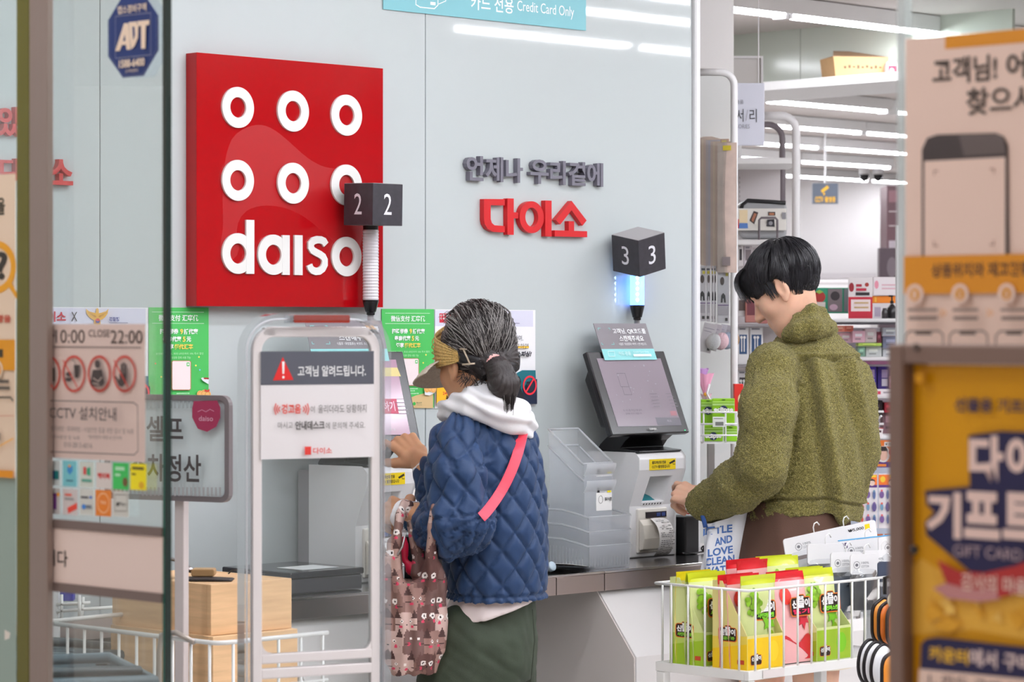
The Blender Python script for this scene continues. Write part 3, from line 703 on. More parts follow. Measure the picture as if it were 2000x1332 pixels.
# loose flyers and a cap at the counter edge
o = obj('flyer', MB().box(-.09, .09, -.06, .06, 0, .0008), M((236, 238, 236), .5)); o.matrix_world = WALL.m @ Matrix.Translation((WALL.hit(1095, 1105, .25)[0], -.25, TOPZ+.012)) @ Matrix.Rotation(.35, 4, 'Z') @ Matrix.Rotation(.12, 4, 'Y'); tag(o, 'white flyer with a green edge lying at the bins\' foot on the counter', 'flyer')
o = obj('bottle_cap', MB().lathe([(.011, 0), (.012, .003), (.012, .012), (.0105, .014)], 18), M((206, 226, 240), .2, alpha=.8), smooth=True); o.matrix_world = WALL.m @ Matrix.Translation((WALL.hit(1090, 1090, .33)[0], -.30, TOPZ+.014)) @ Matrix.Rotation(1.2, 4, 'X'); tag(o, 'small translucent round cap on the white flyer', 'cap')
# dark flatbed device on the counter left of kiosk two
sc = thing('document_scanner', 'low dark grey flatbed device on the counter behind the security gate', 'scanner', WALL.m @ Matrix.Translation((WALL.hit(512, 1130, .2)[0], -.30, TOPZ+.001)))
obj('base', MB().box(0, .215, 0, .24, 0, .035), M((72, 70, 76), .3), sc, bevel=.004)
obj('lid', MB().box(-.003, .218, -.003, .24, .0355, .050), M((50, 50, 56), .12), sc, bevel=.003)
pb = MB().box(.04, .15, .04, .13, 0, .0008); o = obj('leaflet', pb, M((228, 232, 234), .5)); o.matrix_world = sc.matrix_world @ Matrix.Translation((.02, -.01, .0505)); tag(o, 'white leaflet lying on the dark flatbed device', 'leaflet')
# coiled scanner cable right of kiosk three
cx_, _z = WALL.hit(1322, 1082, .15)
pts = [(cx_+.01, -.16, TOPZ+.006), (cx_+.05, -.17, TOPZ+.004), (cx_+.10, -.155, TOPZ+.004)]
N_ = 160
for i in range(N_): a = i*.55; pts.append((cx_+.10+.12*i/N_, -.155+.007*math.cos(a), TOPZ+.0115+.007*math.sin(a)))
o = obj('coiled_cable', MB().tube(pts, .0021, 6), M((24, 24, 26), .35), smooth=True); o.matrix_world = WALL.m; tag(o, 'black coiled cable lying on the counter right of the third kiosk', 'cable')
# ------------------------------------------------------------------ implicit surfaces, meshed once
def smin(a, b, k):
    h = np.clip(.5+.5*(b-a)/k, 0, 1); return b+(a-b)*h-k*h*(1-h)
def cap(p, a, b, r1, r2=None):
    r2 = r1 if r2 is None else r2
    a = np.asarray(a, np.float32); b = np.asarray(b, np.float32); ba = b-a
    t = np.clip(((p-a)@ba)/max(1e-9, float(ba@ba)), 0, 1)
    d = p-a-t[..., None]*ba
    return np.sqrt((d*d).sum(-1))-(r1+(r2-r1)*t)
def ell(p, c, r, R=None):
    d = p-np.asarray(c, np.float32)
    if R is not None: d = d@np.asarray(R, np.float32)
    r = np.asarray(r, np.float32); q = d/r; k0 = np.sqrt((q*q).sum(-1)); k1 = np.sqrt(((q/r)**2).sum(-1))
    return k0*(k0-1)/np.maximum(k1, 1e-6)
def column(p, zs, cx, cy, w, d, rot=0.):
    """stack of ellipses: centre and half axes given at heights zs (ascending)"""
    z = p[..., 2]; X = np.interp(z, zs, cx); Y = np.interp(z, zs, cy); W = np.interp(z, zs, w); D = np.interp(z, zs, d)
    x = p[..., 0]-X; y = p[..., 1]-Y
    if rot:
        c, s = math.cos(rot), math.sin(rot); x, y = c*x+s*y, -s*x+c*y
    k = np.sqrt((x/W)**2+(y/D)**2); f = (k-1)*np.minimum(W, D)
    return np.maximum(f, np.maximum(zs[0]-z, z-zs[-1])).astype(np.float32)
def surf(f, lo, hi, h, B=12):
    lo = np.asarray(lo, np.float32); n = (np.ceil((np.asarray(hi)-lo)/h).astype(int)//B+1)*B+1
    V = np.full(n, 1., np.float32)
    nb = (n-1)//B; g = np.stack(np.meshgrid(*[np.arange(k) for k in nb], indexing='ij'), -1).reshape(-1, 3)
    cen = lo+(g*B+B/2)*h; fv = f(cen.astype(np.float32)); lim = B*h*.87*1.35
    off = np.stack(np.meshgrid(*[np.arange(B+1)]*3, indexing='ij'), -1).reshape(-1, 3)
    near = g[np.abs(fv) < lim]
    for b in g[fv <= -lim]: V[b[0]*B:b[0]*B+B+1, b[1]*B:b[1]*B+B+1, b[2]*B:b[2]*B+B+1] = -1
    for i in range(0, len(near), 200):
        bb = near[i:i+200]; idx = bb[:, None, :]*B+off[None]; v = f((lo+idx*h).astype(np.float32).reshape(-1, 3)).reshape(len(bb), -1)
        V[idx[..., 0], idx[..., 1], idx[..., 2]] = v
    S = V < 0
    c = np.zeros(np.array(V.shape)-1, np.int8)
    for a in (0, 1):
        for b in (0, 1):
            for e in (0, 1): c += S[a:S.shape[0]-1+a, b:S.shape[1]-1+b, e:S.shape[2]-1+e]
    cell = np.argwhere((c > 0) & (c < 8)); ID = np.full(c.shape, -1, np.int32); ID[tuple(cell.T)] = np.arange(len(cell))
    acc = np.zeros((len(cell), 3), np.float32); cnt = np.zeros(len(cell), np.float32)
    for ax in range(3):
        o1, o2 = [k for k in range(3) if k != ax]
        for a in (0, 1):
            for b in (0, 1):
                q = cell.copy(); q[:, o1] += a; q[:, o2] += b; r = q.copy(); r[:, ax] += 1
                v0 = V[tuple(q.T)]; v1 = V[tuple(r.T)]; m = (v0 < 0) != (v1 < 0)
                t = np.where(m, v0/np.where(m, v0-v1, 1), 0); pt = (q-cell).astype(np.float32); pt[:, ax] += t
                acc[m] += pt[m]; cnt += m
    P_ = lo+(cell+acc/cnt[:, None])*h
    Fs = []
    for ax in range(3):
        o1, o2 = (ax+1) % 3, (ax+2) % 3
        s0 = [slice(0, k) for k in S.shape]; s1 = list(s0); s0[ax] = slice(0, S.shape[ax]-1); s1[ax] = slice(1, None)
        e = np.argwhere(S[tuple(s0)] != S[tuple(s1)])
        e = e[(e[:, o1] > 0) & (e[:, o2] > 0) & (e[:, o1] < S.shape[o1]-1) & (e[:, o2] < S.shape[o2]-1)]
        def g_(da, db):
            q = e.copy(); q[:, o1] -= da; q[:, o2] -= db; return ID[tuple(q.T)]
        qd = np.stack([g_(1, 1), g_(0, 1), g_(0, 0), g_(1, 0)], -1)
        fl_ = ~S[tuple(e.T)]; qd[fl_] = qd[fl_][:, ::-1]; Fs.append(qd)
    return P_, np.concatenate(Fs)
def np_mesh(V, Fq, mats, smooth=True, mi=None):
    me = bpy.data.meshes.new('mesh'); me.vertices.add(len(V)); me.vertices.foreach_set('co', np.ascontiguousarray(V, np.float32).ravel())
    k = Fq.shape[1]; me.loops.add(Fq.size); me.loops.foreach_set('vertex_index', np.ascontiguousarray(Fq, np.int32).ravel())
    me.polygons.add(len(Fq)); me.polygons.foreach_set('loop_start', np.arange(0, Fq.size, k, dtype=np.int32))
    if smooth: me.polygons.foreach_set('use_smooth', np.ones(len(Fq), bool))
    for m in (mats if isinstance(mats, (list, tuple)) else [mats]): me.materials.append(m)
    if mi is not None: me.polygons.foreach_set('material_index', mi.astype(np.int32))
    me.update(calc_edges=True); me.validate(); return me
def vnormals(V, Fq):
    n = np.cross(V[Fq[:, 2]]-V[Fq[:, 0]], V[Fq[:, 3]]-V[Fq[:, 1]]); N = np.zeros_like(V)
    for k in range(4): np.add.at(N, Fq[:, k], n)
    return N/np.maximum(np.linalg.norm(N, axis=1, keepdims=True), 1e-9)
def wob(V, s, seed=0):
    """cheap smooth noise in numpy"""
    r = np.random.RandomState(seed); o = np.zeros(len(V))
    for i in range(7):
        k = r.normal(size=3)*s*(1+.5*i/3); o += np.sin(V@k+r.uniform(0, 6.28))/(1+.4*i)
    return o/2.6
def skin_mat(c):
    return M(c, .5, var=.07, vscale=25, bump=.06, bscale=300, sub=.12)
# a head in its own frame: +y forward, z up, metres
def head_sdf(p, fem=False):
    f = ell(p, (0, -.012, .030), (.074, .094, .086))
    f = smin(f, ell(p, (0, .022, -.030), (.063, .070, .082)), .03)
    f = smin(f, ell(p, (0, .045, -.088), (.040, .040, .028)), .03)
    f = smin(f, ell(p, (.036, .048, -.028), (.028, .030, .030)), .02); f = smin(f, ell(p, (-.036, .048, -.028), (.028, .030, .030)), .02)   # cheeks
    f = smin(f, cap(p, (-.03, .080, .022), (.03, .080, .022), .012), .015)      # brow
    for s in (-1, 1): f = -smin(-f, ell(p, (s*.030, .098, .003), (.018, .014, .011)), .01)   # sockets
    for s in (-1, 1): f = smin(f, ell(p, (s*.030, .079, .002), (.014, .012, .011)), .003)
    f = smin(f, cap(p, (0, .088, .010), (0, .110, -.032), .008, .012), .012)
    for s in (-1, 1): f = smin(f, ell(p, (s*.011, .098, -.036), (.009, .010, .007)), .006)
    f = smin(f, cap(p, (-.018, .086, -.062), (.018, .086, -.062), .006), .008); f = smin(f, cap(p, (-.015, .084, -.072), (.015, .084, -.072), .0065), .008)
    f = -smin(-f, cap(p, (-.02, .096, -.067), (.02, .096, -.067), .003), .004)
    for s in (-1, 1):                                       # ears: rim, bowl, lobe
        e = ell(p, (s*.079, -.012, -.012), (.009, .018, .031)); e = -smin(-e, ell(p, (s*.090, -.009, -.010), (.009, .010, .019)), .006)
        e = smin(e, cap(p, (s*.083, -.022, -.028), (s*.084, -.026, .010), .0035), .004); e = smin(e, cap(p, (s*.084, -.026, .010), (s*.081, -.006, .020), .0035), .004)
        e = smin(e, ell(p, (s*.077, -.004, -.040), (.006, .009, .009)), .005); f = smin(f, e, .006)
    return f
def limb(chain, k=.02):
    def f(p):
        o = None
        for (a, ra), (b, rb) in zip(chain[:-1], chain[1:]):
            c = cap(p, a, b, ra, rb); o = c if o is None else smin(o, c, k)
        return o
    return f
# a hand in its own frame: fingers along +y, palm faces -z, thumb on the -x side (mirror with side=-1)
def hand_parts(curl, thumb=(.6, .3), side=1, spread=.06, sc=1.):
    """capsules (a, b, r1, r2); curl gives per finger the bends of its three joints"""
    L = []; base = [(-.028, .088), (-.009, .094), (.010, .090), (.028, .080)]; ln = [(.042, .026, .020), (.046, .029, .021), (.042, .027, .021), (.033, .021, .019)]; rr = [.0090, .0092, .0088, .0078]
    for (x, y), l3, r, cu, i in zip(base, ln, rr, curl, range(4)):
        a = Vector((x, y, 0)); ang = 0; dirx = (i-1.5)*spread
        L.append((Vector((x*.55, .02, 0)), a, .014, r*1.25))
        for l, c in zip(l3, cu):
            ang += c; d = Vector((math.sin(dirx)*math.cos(ang), math.cos(ang), -math.sin(ang))); b = a+d*l
            L.append((a, b, r, r*.92)); a = b; r *= .92
    t0 = Vector((-.022, .022, -.006)); t1 = t0+Vector((-.026, .030, -.012)); d = Vector((-math.sin(thumb[0]), math.cos(thumb[0]), -thumb[1])).normalized()
    t2 = t1+d*.032; d2 = Vector((-math.sin(thumb[0]-.4), math.cos(thumb[0]-.4), -thumb[1]-.15)).normalized(); t3 = t2+d2*.024
    L += [(t0, t1, .016, .0125), (t1, t2, .0115, .0105), (t2, t3, .0105, .0085)]
    L += [(Vector((0, -.05, 0)), Vector((0, .02, 0)), .024, .022), (Vector((-.018, .03, 0)), Vector((.018, .03, 0)), .017, .017)]
    return [(Vector((side*a.x, a.y, a.z))*sc, Vector((side*b.x, b.y, b.z))*sc, r1*sc, r2*sc) for a, b, r1, r2 in L]
def xform(L, m): return [(m @ a, m @ b, r1, r2) for a, b, r1, r2 in L]
def basis(o, fwd, up):
    f = Vector(fwd).normalized(); u = Vector(up); u = (u-f*u.dot(f)).normalized(); r = f.cross(u)
    m = Matrix((r, f, u)).transposed().to_4x4(); m.translation = Vector(o); return m
def hand_sdf(L):
    def f(p):
        o = None
        for a, b, r1, r2 in L:
            c = cap(p, a, b, r1, r2); o = c if o is None else smin(o, c, .0045)
        return o
    return f
def local(p, m):
    i = np.array(m.inverted(), np.float32); return p@i[:3, :3].T+i[:3, 3]
def strands(name, curves, mat, parent, r=.0009, n=3, kind='stuff'):
    b = MB()
    for c in curves:
        k = len(c); b.tube(c, r, n, cap=False, taper=[.5+.5*math.sin(math.pi*min(1, .15+i/k)) for i in range(k)])
    return obj(name, b, mat, parent, smooth=True, kind=kind)
def head_mat(px, py, z, alpha, pitch, roll=0, sc=.9):
    """alpha: how far the face turns away from screen-left"""
    a = math.radians(alpha); fwd = Vector((-math.cos(a), math.sin(a), 0)); right = Vector((math.sin(a), math.cos(a), 0))
    m = Matrix((right, fwd, Vector((0, 0, 1)))).transposed().to_4x4()
    return Matrix.Translation(P(px, py, z)) @ m @ Matrix.Rotation(math.radians(-pitch), 4, 'X') @ Matrix.Rotation(math.radians(roll), 4, 'Y') @ Matrix.Scale(sc, 4)
# ------------------------------------------------------------------ the lady in the quilted jacket
Z1 = 6.4
WO = Vector((P(950, 0, Z1).x, Z1, 0))
def w3(px, py, dz=0):
    q = P(px, py, Z1+dz); return np.array((q.x-WO.x, q.y-WO.y, q.z), np.float32)
def wv(px, py, dz=0): return Vector(w3(px, py, dz))
S1 = Z1/F
def zpx(y): return CAMH-(y-CY)*S1
lady = thing('person', 'person in navy quilted jacket and straw visor, one hand raised at the checkout screen', 'person', Matrix.Translation(WO))
HM = Matrix.Translation(-WO) @ head_mat(926, 707, Z1, 50, 12)
# hands
hl_w = wv(800, 1003, -.045)      # near hand, wrist at the white cuff, hanging palm in, holding the bag straps
HL = xform(hand_parts([(.5, .9, .5), (.55, .95, .5), (.6, 1.0, .5), (.7, 1.0, .5)], thumb=(.15, .5), side=-1, sc=.95), basis(wv(792, 1003, -.03), wv(752, 995, .05)-wv(795, 1003, -.03), (0, -.9, .35)))
HR = xform(hand_parts([(.55, .45, .3), (.95, 1.1, .7), (1.1, 1.2, .8), (1.2, 1.2, .8)], thumb=(.25, .75), side=1, sc=.92), basis(wv(822, 902, .20), wv(786, 866, .25)-wv(826, 912, .20), (-.35, -.45, .8)))
arm_n = limb([(w3(903, 885, -.09), .035), (w3(900, 1025, -.14), .045), (w3(815, 1010, -.05), .028), (w3(792, 1003, -.03), .024)])
arm_f = limb([(w3(995, 885, .08), .035), (w3(885, 1000, .13), .04), (w3(836, 925, .19), .028), (w3(824, 906, .20), .023)])
leg_n = limb([(w3(925, 1260, -.04), .060), (w3(890, 1490, -.04), .045), (w3(893, 1840, -.04), .035)])
leg_f = limb([(w3(980, 1260, .05), .045), (w3(988, 1490, .06), .040), (w3(985, 1840, .07), .035)])
tz = [zpx(y) for y in (1240, 1150, 1000, 930, 890, 850)]
def lady_body(p):
    f = head_sdf(local(p, HM))*.9
    f = smin(f, cap(p, w3(930, 745, .0), w3(938, 800, -.01), .046, .050), .025)
    f = smin(f, cap(p, w3(935, 770, -.01), w3(955, 835, 0), .046, .045), .03)
    f = smin(f, column(p, tz, [w3(960, 0)[0], w3(962, 0)[0], w3(962, 0)[0], w3(958, 0)[0], w3(955, 0)[0], w3(955, 0)[0]], [0]*6, [.07, .07, .07, .07, .055, .03], [.08, .08, .08, .075, .06, .03]), .03)
    for g in (arm_n, arm_f, leg_n, leg_f, hand_sdf(HL), hand_sdf(HR)): f = smin(f, g(p), .008)
    return f
V, Q = surf(lady_body, w3(735, 1880, -.3)-.02, w3(1090, 585, .33)+.02, .0032)
b_ = obj('body', np_mesh(V, Q, skin_mat((196, 146, 112))), None, lady)
# trousers
def lady_trousers(p):
    zs = [zpx(y) for y in (1330, 1290, 1240, 1200, 1150)]
    hip = column(p, zs, [w3(x, 0)[0] for x in (952, 952, 958, 966, 968)], [0.005]*5, [.098, .106, .102, .092, .082], [.12, .13, .125, .112, .10])
    a = limb([(w3(920, 1250, -.055), .088), (w3(893, 1330, -.05), .088), (w3(885, 1500, -.05), .075), (w3(893, 1800, -.045), .066), (w3(893, 1850, -.045), .070)])(p)
    b = limb([(w3(992, 1250, .055), .066), (w3(994, 1330, .06), .060), (w3(990, 1500, .065), .060), (w3(988, 1800, .07), .058), (w3(988, 1850, .07), .062)])(p)
    f = smin(smin(a, b, .006), hip, .018)
    f = np.maximum(f, zpx(1862)-p[..., 2]*1.0)
    c = np.abs((p[..., 0]-w3(930, 0)[0])*.62+(p[..., 2]-zpx(1250))*.78)
    return f+.0035*np.exp(-(c/.007)**2)*(p[..., 1] < 0)*(p[..., 0] > w3(880, 0)[0])
V, Q = surf(lady_trousers, w3(790, 1870, -.3), w3(1080, 1140, .3), .006)
N = vnormals(V, Q); V = V+N*(wob(V*np.array([1, 1, .45]), 26, 5)*.0055+wob(V, 70, 6)*.0018)[:, None].astype(np.float32)
obj('trousers', np_mesh(V, Q, M((50, 60, 46), .75, bump=.2, bscale=500, var=.05, vscale=30)), None, lady)
obj('trouser_seam', MB().tube([wv(1040, 1190, -.085), wv(1044, 1250, -.09), wv(1036, 1340, -.07), wv(1028, 1450, -.03)], .0012, 5), M((46, 54, 42), .8), lady)
# white shirt hem below the jacket
def lady_shirt(p):
    zs = [zpx(y) for y in (1235, 1200, 1160, 1120)]
    f = column(p, zs, [w3(x, 0)[0] for x in (958, 964, 966, 966)], [0.0]*4, [.117, .108, .098, .085], [.150, .140, .125, .11])
    k = zpx(1222)+(p[..., 0]-w3(882, 0)[0])*.33
    return np.maximum(f, (k-p[..., 2])*.9)
V, Q = surf(lady_shirt, w3(800, 1240, -.25), w3(1120, 1100, .25), .005)
N = vnormals(V, Q); V = V+N*(wob(V, 40, 8)*.003)[:, None].astype(np.float32)
obj('shirt', np_mesh(V, Q, M((226, 214, 214), .7)), None, lady)
for k, (x, d) in enumerate(((888, -.045), (984, .07))):
    b = MB(); sh = lambda p, x=x, d=d: np.maximum(smin(ell(p, w3(x-30, 1905, d+.05), (.045, .13, .042), np.array(Matrix.Rotation(.7, 3, 'Z'))), ell(p, w3(x, 1880, d), (.042, .055, .05)), .02), .004-p[..., 2])
    V, Q = surf(sh, w3(x-130, 1926, d-.15), w3(x+90, 1800, d+.2), .007); V[:, 2] = np.maximum(V[:, 2], 0)
    obj('shoe', np_mesh(V, Q, M((60, 58, 62), .6)), None, lady)
# jacket
jz = [zpx(y) for y in (1182, 1160, 1100, 1000, 920, 870, 835, 812, 796)]
jl = [880, 872, 866, 862, 864, 872, 890, 915, 935]; jr = [1063, 1067, 1069, 1068, 1060, 1048, 1033, 1012, 990]
jx = [w3((a+b)/2, 0)[0] for a, b in zip(jl, jr)]; jw = [(b-a)/2*S1 for a, b in zip(jl, jr)]
jd = [.135, .145, .148, .145, .135, .12, .10, .07, .04]
slN = [(w3(898, 862, -.085), .062), (w3(893, 930, -.125), .066), (w3(900, 1020, -.150), .068), (w3(868, 1030, -.12), .062), (w3(825, 1016, -.055), .044)]
slF = [(w3(1000, 862, .085), .055), (w3(905, 960, .15), .055), (w3(858, 960, .165), .045), (w3(838, 925, .185), .038)]
fN, fF = limb(slN, .03), limb(slF, .02)
def lady_jacket(p):
    f = column(p, jz, jx, [0]*9, jw, jd)
    f = smin(f, fN(p), .011); f = smin(f, fF(p), .012)
    return f
V, Q = surf(lady_jacket, w3(775, 1195, -.32), w3(1095, 780, .3), .0042)
N = vnormals(V, Q)
def qline(u, v, pitch):
    d = .5-np.abs(((u/pitch) % 1)-.5); e = .5-np.abs(((v/pitch) % 1)-.5); return np.minimum(d, e)*pitch
x, y, z = V[:, 0], V[:, 1], V[:, 2]
X = np.interp(z, jz, jx); th = np.arctan2(x-X, -(y))      # angle around the trunk, 0 facing the camera
uT = th*.135; a_, b_c = .062, .078
dT = qline(uT/a_+z/b_c+.15, uT/a_-z/b_c+.35, 1.0)*.055
def limbuv(V, chain):
    best = np.full(len(V), 9., np.float32); T = np.zeros(len(V)); A = np.zeros(len(V)); acc = 0
    for (a, ra), (b, rb) in zip(chain[:-1], chain[1:]):
        ba = b-a; L = float(np.linalg.norm(ba)); t = np.clip((V-a)@ba/(L*L), 0, 1); d = V-a-t[:, None]*ba; dist = np.linalg.norm(d, axis=1)-(ra+(rb-ra)*t)
        m = dist < best; best[m] = dist[m]; T[m] = acc+t[m]*L
        e1 = np.cross(ba/L, (0, 1, 0)); e1 /= np.linalg.norm(e1); e2 = np.cross(ba/L, e1)
        A[m] = np.arctan2(d[m]@e1, d[m]@e2); acc += L
    return best, T, A
bN, TN, AN = limbuv(V, slN); bF, TF, AF = limbuv(V, slF)
dNl = qline(AN*.07/a_+TN/b_c, AN*.07/a_-TN/b_c+.3, 1.0)*.055; dFl = qline(AF*.05/a_+TF/b_c, AF*.05/a_-TF/b_c+.3, 1.0)*.055
torso = column(V.astype(np.float32), jz, jx, [0]*9, jw, jd)
arm = np.minimum(bN, bF) < torso+.002
dq = np.where(bN < torso+.002, dNl, np.where(bF < torso+.002, dFl, dT))
hem = zpx(1156); band = z < hem
dq = np.where(band, .03, dq)
disp = -.0062*np.exp(-(dq/.0042)**2)+.004*np.clip(dq/.02, 0, 1)
disp += np.where(band, .0035*np.sin(uT*260+wob(V, 30, 2)*2)-.002, 0)-.007*np.exp(-((z-hem)/.004)**2)
sN = np.linalg.norm(V-slN[-1][0], axis=1); cuffN = (TN > np.max(TN)-.028) & (bN < .02) & (x < w3(850, 0)[0])
disp = np.where(cuffN, -.004, disp)
arms_ = (arm & ~cuffN)
disp += arms_*(.009*wob(V, 28, 11)+.004*wob(V, 60, 12))+(~arms_)*(.004*wob(V, 20, 13)+.0018*wob(V, 70, 14))
disp -= .010*np.exp(-((bN-torso-.002)/.007)**2)*(bN < .03)*(z < zpx(900))
V = V+N*disp[:, None].astype(np.float32)
NAVY = M((32, 56, 92), .5, bump=.12, bscale=150, sheen=.08, spec=.3)
obj('quilted_jacket', np_mesh(V, Q, NAVY), None, lady)
# ribbed cuffs of the jacket and the white sleeves below
def cuff(p0, p1, r0, r1, name, mat, ribs=0, seed=0, hh=.003):
    a, b = w3(*p0), w3(*p1)
    f = lambda p: np.maximum(cap(p, a, b, r0, r1), np.maximum(-(p-a)@((b-a)/np.linalg.norm(b-a))-.004, (p-b)@((b-a)/np.linalg.norm(b-a))-.004))
    lo = np.minimum(a, b)-.07; hi = np.maximum(a, b)+.07; V, Q = surf(f, lo, hi, hh); N = vnormals(V, Q)
    d = wob(V, 90, seed)*.0025 if not ribs else 0
    if ribs:
        ax = (b-a)/np.linalg.norm(b-a); e1 = np.cross(ax, (0, 1, 0)); e1 /= np.linalg.norm(e1); e2 = np.cross(ax, e1); d = .0008*np.sin(np.arctan2((V-a)@e1, (V-a)@e2)*ribs)
    V = V+N*np.reshape(d, (-1, 1)).astype(np.float32) if np.ndim(d) else V
    obj(name, np_mesh(V, Q, mat), None, lady)
WHF = M((232, 232, 236), .65, bump=.1, bscale=120)
cuff((818, 1013, -.050), (803, 1009, -.038), .036, .034, 'jacket_cuff', M((36, 66, 98), .8), ribs=44)
cuff((806, 1010, -.040), (786, 1006, -.020), .035, .036, 'shirt_cuff', WHF, seed=3)
cuff((842, 930, .185), (828, 910, .197), .033, .031, 'shirt_cuff', WHF, seed=4)
# white hood lying around the neck
hp = [((866, 806, .055), .016), ((872, 803, .0), .021), ((892, 795, -.055), .026), ((925, 787, -.085), .034), ((965, 793, -.10), .037), ((1000, 812, -.085), .038), ((1014, 828, -.03), .034), ((1000, 812, .05), .032), ((960, 790, .09), .028), ((905, 795, .09), .022)]
hch = [(w3(*a), r) for a, r in hp]
def hood(p):
    f = limb(hch+[hch[0]], .02)(p)
    f = smin(f, limb([(w3(915, 772, -.055), .016), (w3(938, 765, -.068), .018), (w3(965, 772, -.078), .022), (w3(990, 792, -.075), .025)], .02)(p), .018)
    return f
V, Q = surf(hood, w3(850, 870, -.17), w3(1065, 745, .16), .0034)
N = vnormals(V, Q)
s_ = (V[:, 2]+.35*V[:, 0]); fold = np.sin(s_*210+wob(V, 22, 3)*2.2)
V = V+N*(fold*.0028+wob(V, 45, 9)*.004)[:, None].astype(np.float32)
obj('hood', np_mesh(V, Q, WHF), None, lady)
obj('drawstring', MB().tube([wv(872, 812, -.01), wv(871, 835, -.02)], .0018, 6), M((150, 150, 156), .6), lady)
# crossbody strap
sp_ = [(1025, 826), (1018, 860), (1009, 895), (993, 935), (972, 972), (948, 1003), (940, 1010)]
def strap_pts():
    out = []
    for (x_, y_) in sp_:
        # march a ray to the jacket
        best = None
        for k in range(60):
            dz = -.30+k*.006; q = w3(x_, y_, dz)
            if float(lady_jacket(q[None])[0]) < .009: best = dz; break
        out.append(wv(x_, y_, best if best is not None else -.1))
    return out
spp = strap_pts(); b = MB(); W_ = .0125
L = []; R = []
for i, q in enumerate(spp):
    t = (spp[min(i+1, len(spp)-1)]-spp[max(i-1, 0)]).normalized(); s = t.cross(Vector((0, -1, 0))).normalized()
    L.append(q+s*W_); R.append(q-s*W_)
fr_ = [v+Vector((0, -.0015, 0)) for v in L+R]; bk = [v+Vector((0, .0015, 0)) for v in L+R]; n = len(spp)
Fs = []
for i in range(n-1): Fs += [(i, n+i, n+i+1, i+1), (2*n+i, 2*n+i+1, 3*n+i+1, 3*n+i), (i, i+1, 2*n+i+1, 2*n+i), (n+i, 3*n+i, 3*n+i+1, n+i+1)]
b.add(fr_+bk, Fs); o = obj('bag_strap', b, M((244, 70, 92), .45), lady, smooth=False, sub=2)
# ------- hair
DH, GH = M((40, 34, 34), .42, spec=.4), M((138, 134, 132), .4, spec=.4)
def fem_hair(p):
    q = local(p, HM)
    f = ell(q, (0, -.022, .040), (.085, .098, .092))
    f = smin(f, ell(q, (0, -.085, -.015), (.062, .045, .055)), .04)
    f = np.maximum(f, q[..., 1]-.022+.5*np.maximum(0, -q[..., 2]+.02))              # open in front
    f = np.maximum(f, -(q[..., 2]+.072+.25*q[..., 1]))
    f = -smin(-f, ell(q, (-.09, .01, -.03), (.03, .035, .045)), .01)
    f = -smin(-f, ell(q, (.09, .01, -.03), (.03, .035, .045)), .01)
    f = smin(f, cap(p, w3(962, 706, -.095), w3(978, 722, -.115), .014, .026), .012)
    f = smin(f, limb([(w3(975, 722, -.112), .026), (w3(985, 752, -.118), .030), (w3(988, 790, -.115), .014), (w3(991, 800, -.112), .006)], .02)(p), .01)
    return f
V, Q = surf(fem_hair, w3(845, 815, -.22), w3(1025, 575, .14), .0034)
N = vnormals(V, Q); lv = local(V, HM); tie = np.array(HM.inverted() @ wv(962, 706, -.095))
dd = lv-tie; ang = np.arctan2(dd[:, 0], dd[:, 2]); ang2 = np.arctan2(np.hypot(dd[:, 0], dd[:, 2]), dd[:, 1]+.3)
V = V+N*(np.sin(ang*38+wob(V, 30, 4)*2)*.0016+wob(V, 45, 7)*.0026)[:, None].astype(np.float32)
obj('hair', np_mesh(V, Q, M((46, 40, 40), .45, var=.25, vscale=60, bump=.5, bscale=260, stretch=(1, 1, .3))), None, lady)
random.seed(21); cs_d, cs_g = [], []
def onhair(q):          # push a head-local point to the hair surface
    c = Vector((0, -.022, .040)); d = (q-c); d = Vector((d.x/.085, d.y/.098, d.z/.092)); k = d.length
    return c+(q-c)/max(k, 1e-4)
tieL = HM.inverted() @ wv(962, 706, -.095)
clumps = []
for i in range(120):
    a = random.uniform(-2.7, 1.9); e = random.uniform(.0, 1.5)
    s0 = onhair(Vector((math.sin(a)*math.cos(e)*.085, min(.010, math.cos(a)*math.cos(e)*.1), .02+math.sin(e)*.1)))
    clumps.append((s0, random.uniform(-.012, .012), random.uniform(0, 6.3), random.uniform(.7, 1.7), random.uniform(.001, .007), min(.75, max(.05, random.gauss(.32+.25*(s0.z > .07), .2)))))
for i in range(34):
    s0 = onhair(Vector((random.uniform(-.06, .05), random.uniform(-.05, .03), .14)))
    clumps.append((s0, random.uniform(-.016, .016), random.uniform(0, 6.3), random.uniform(.7, 1.7), random.uniform(.010, .022), min(.8, max(.1, random.gauss(.45, .2)))))
for s0c, wig, ph, f_, lift, pg in clumps:
    for j in range(15):
        s0 = onhair(s0c+Vector((random.gauss(0, .006), random.gauss(0, .006), random.gauss(0, .006)))); pts = []
        if s0.y > .016: s0.y = .016
        n = 12; jt = random.gauss(0, .0016); en = tieL+Vector((random.gauss(0, .010), .008, random.gauss(0, .010)))
        for k in range(n):
            t = k/(n-1); q = s0.lerp(en, t**.9); qs = onhair(q); qq = qs.lerp(q, max(0, (t-.88)/.12)**2)
            nrm = (qq-Vector((0, -.022, .04))).normalized(); sd = nrm.cross((tieL-s0).normalized())
            qq = qq+nrm*(lift*math.sin(math.pi*min(1, t*1.1))+.0028+.001*random.random())+sd*(wig*math.sin(t*5.5*f_+ph)*(1-t**2)+jt*(1-t))
            pts.append(HM @ qq)
        (cs_g if random.random() < pg else cs_d).append(pts)
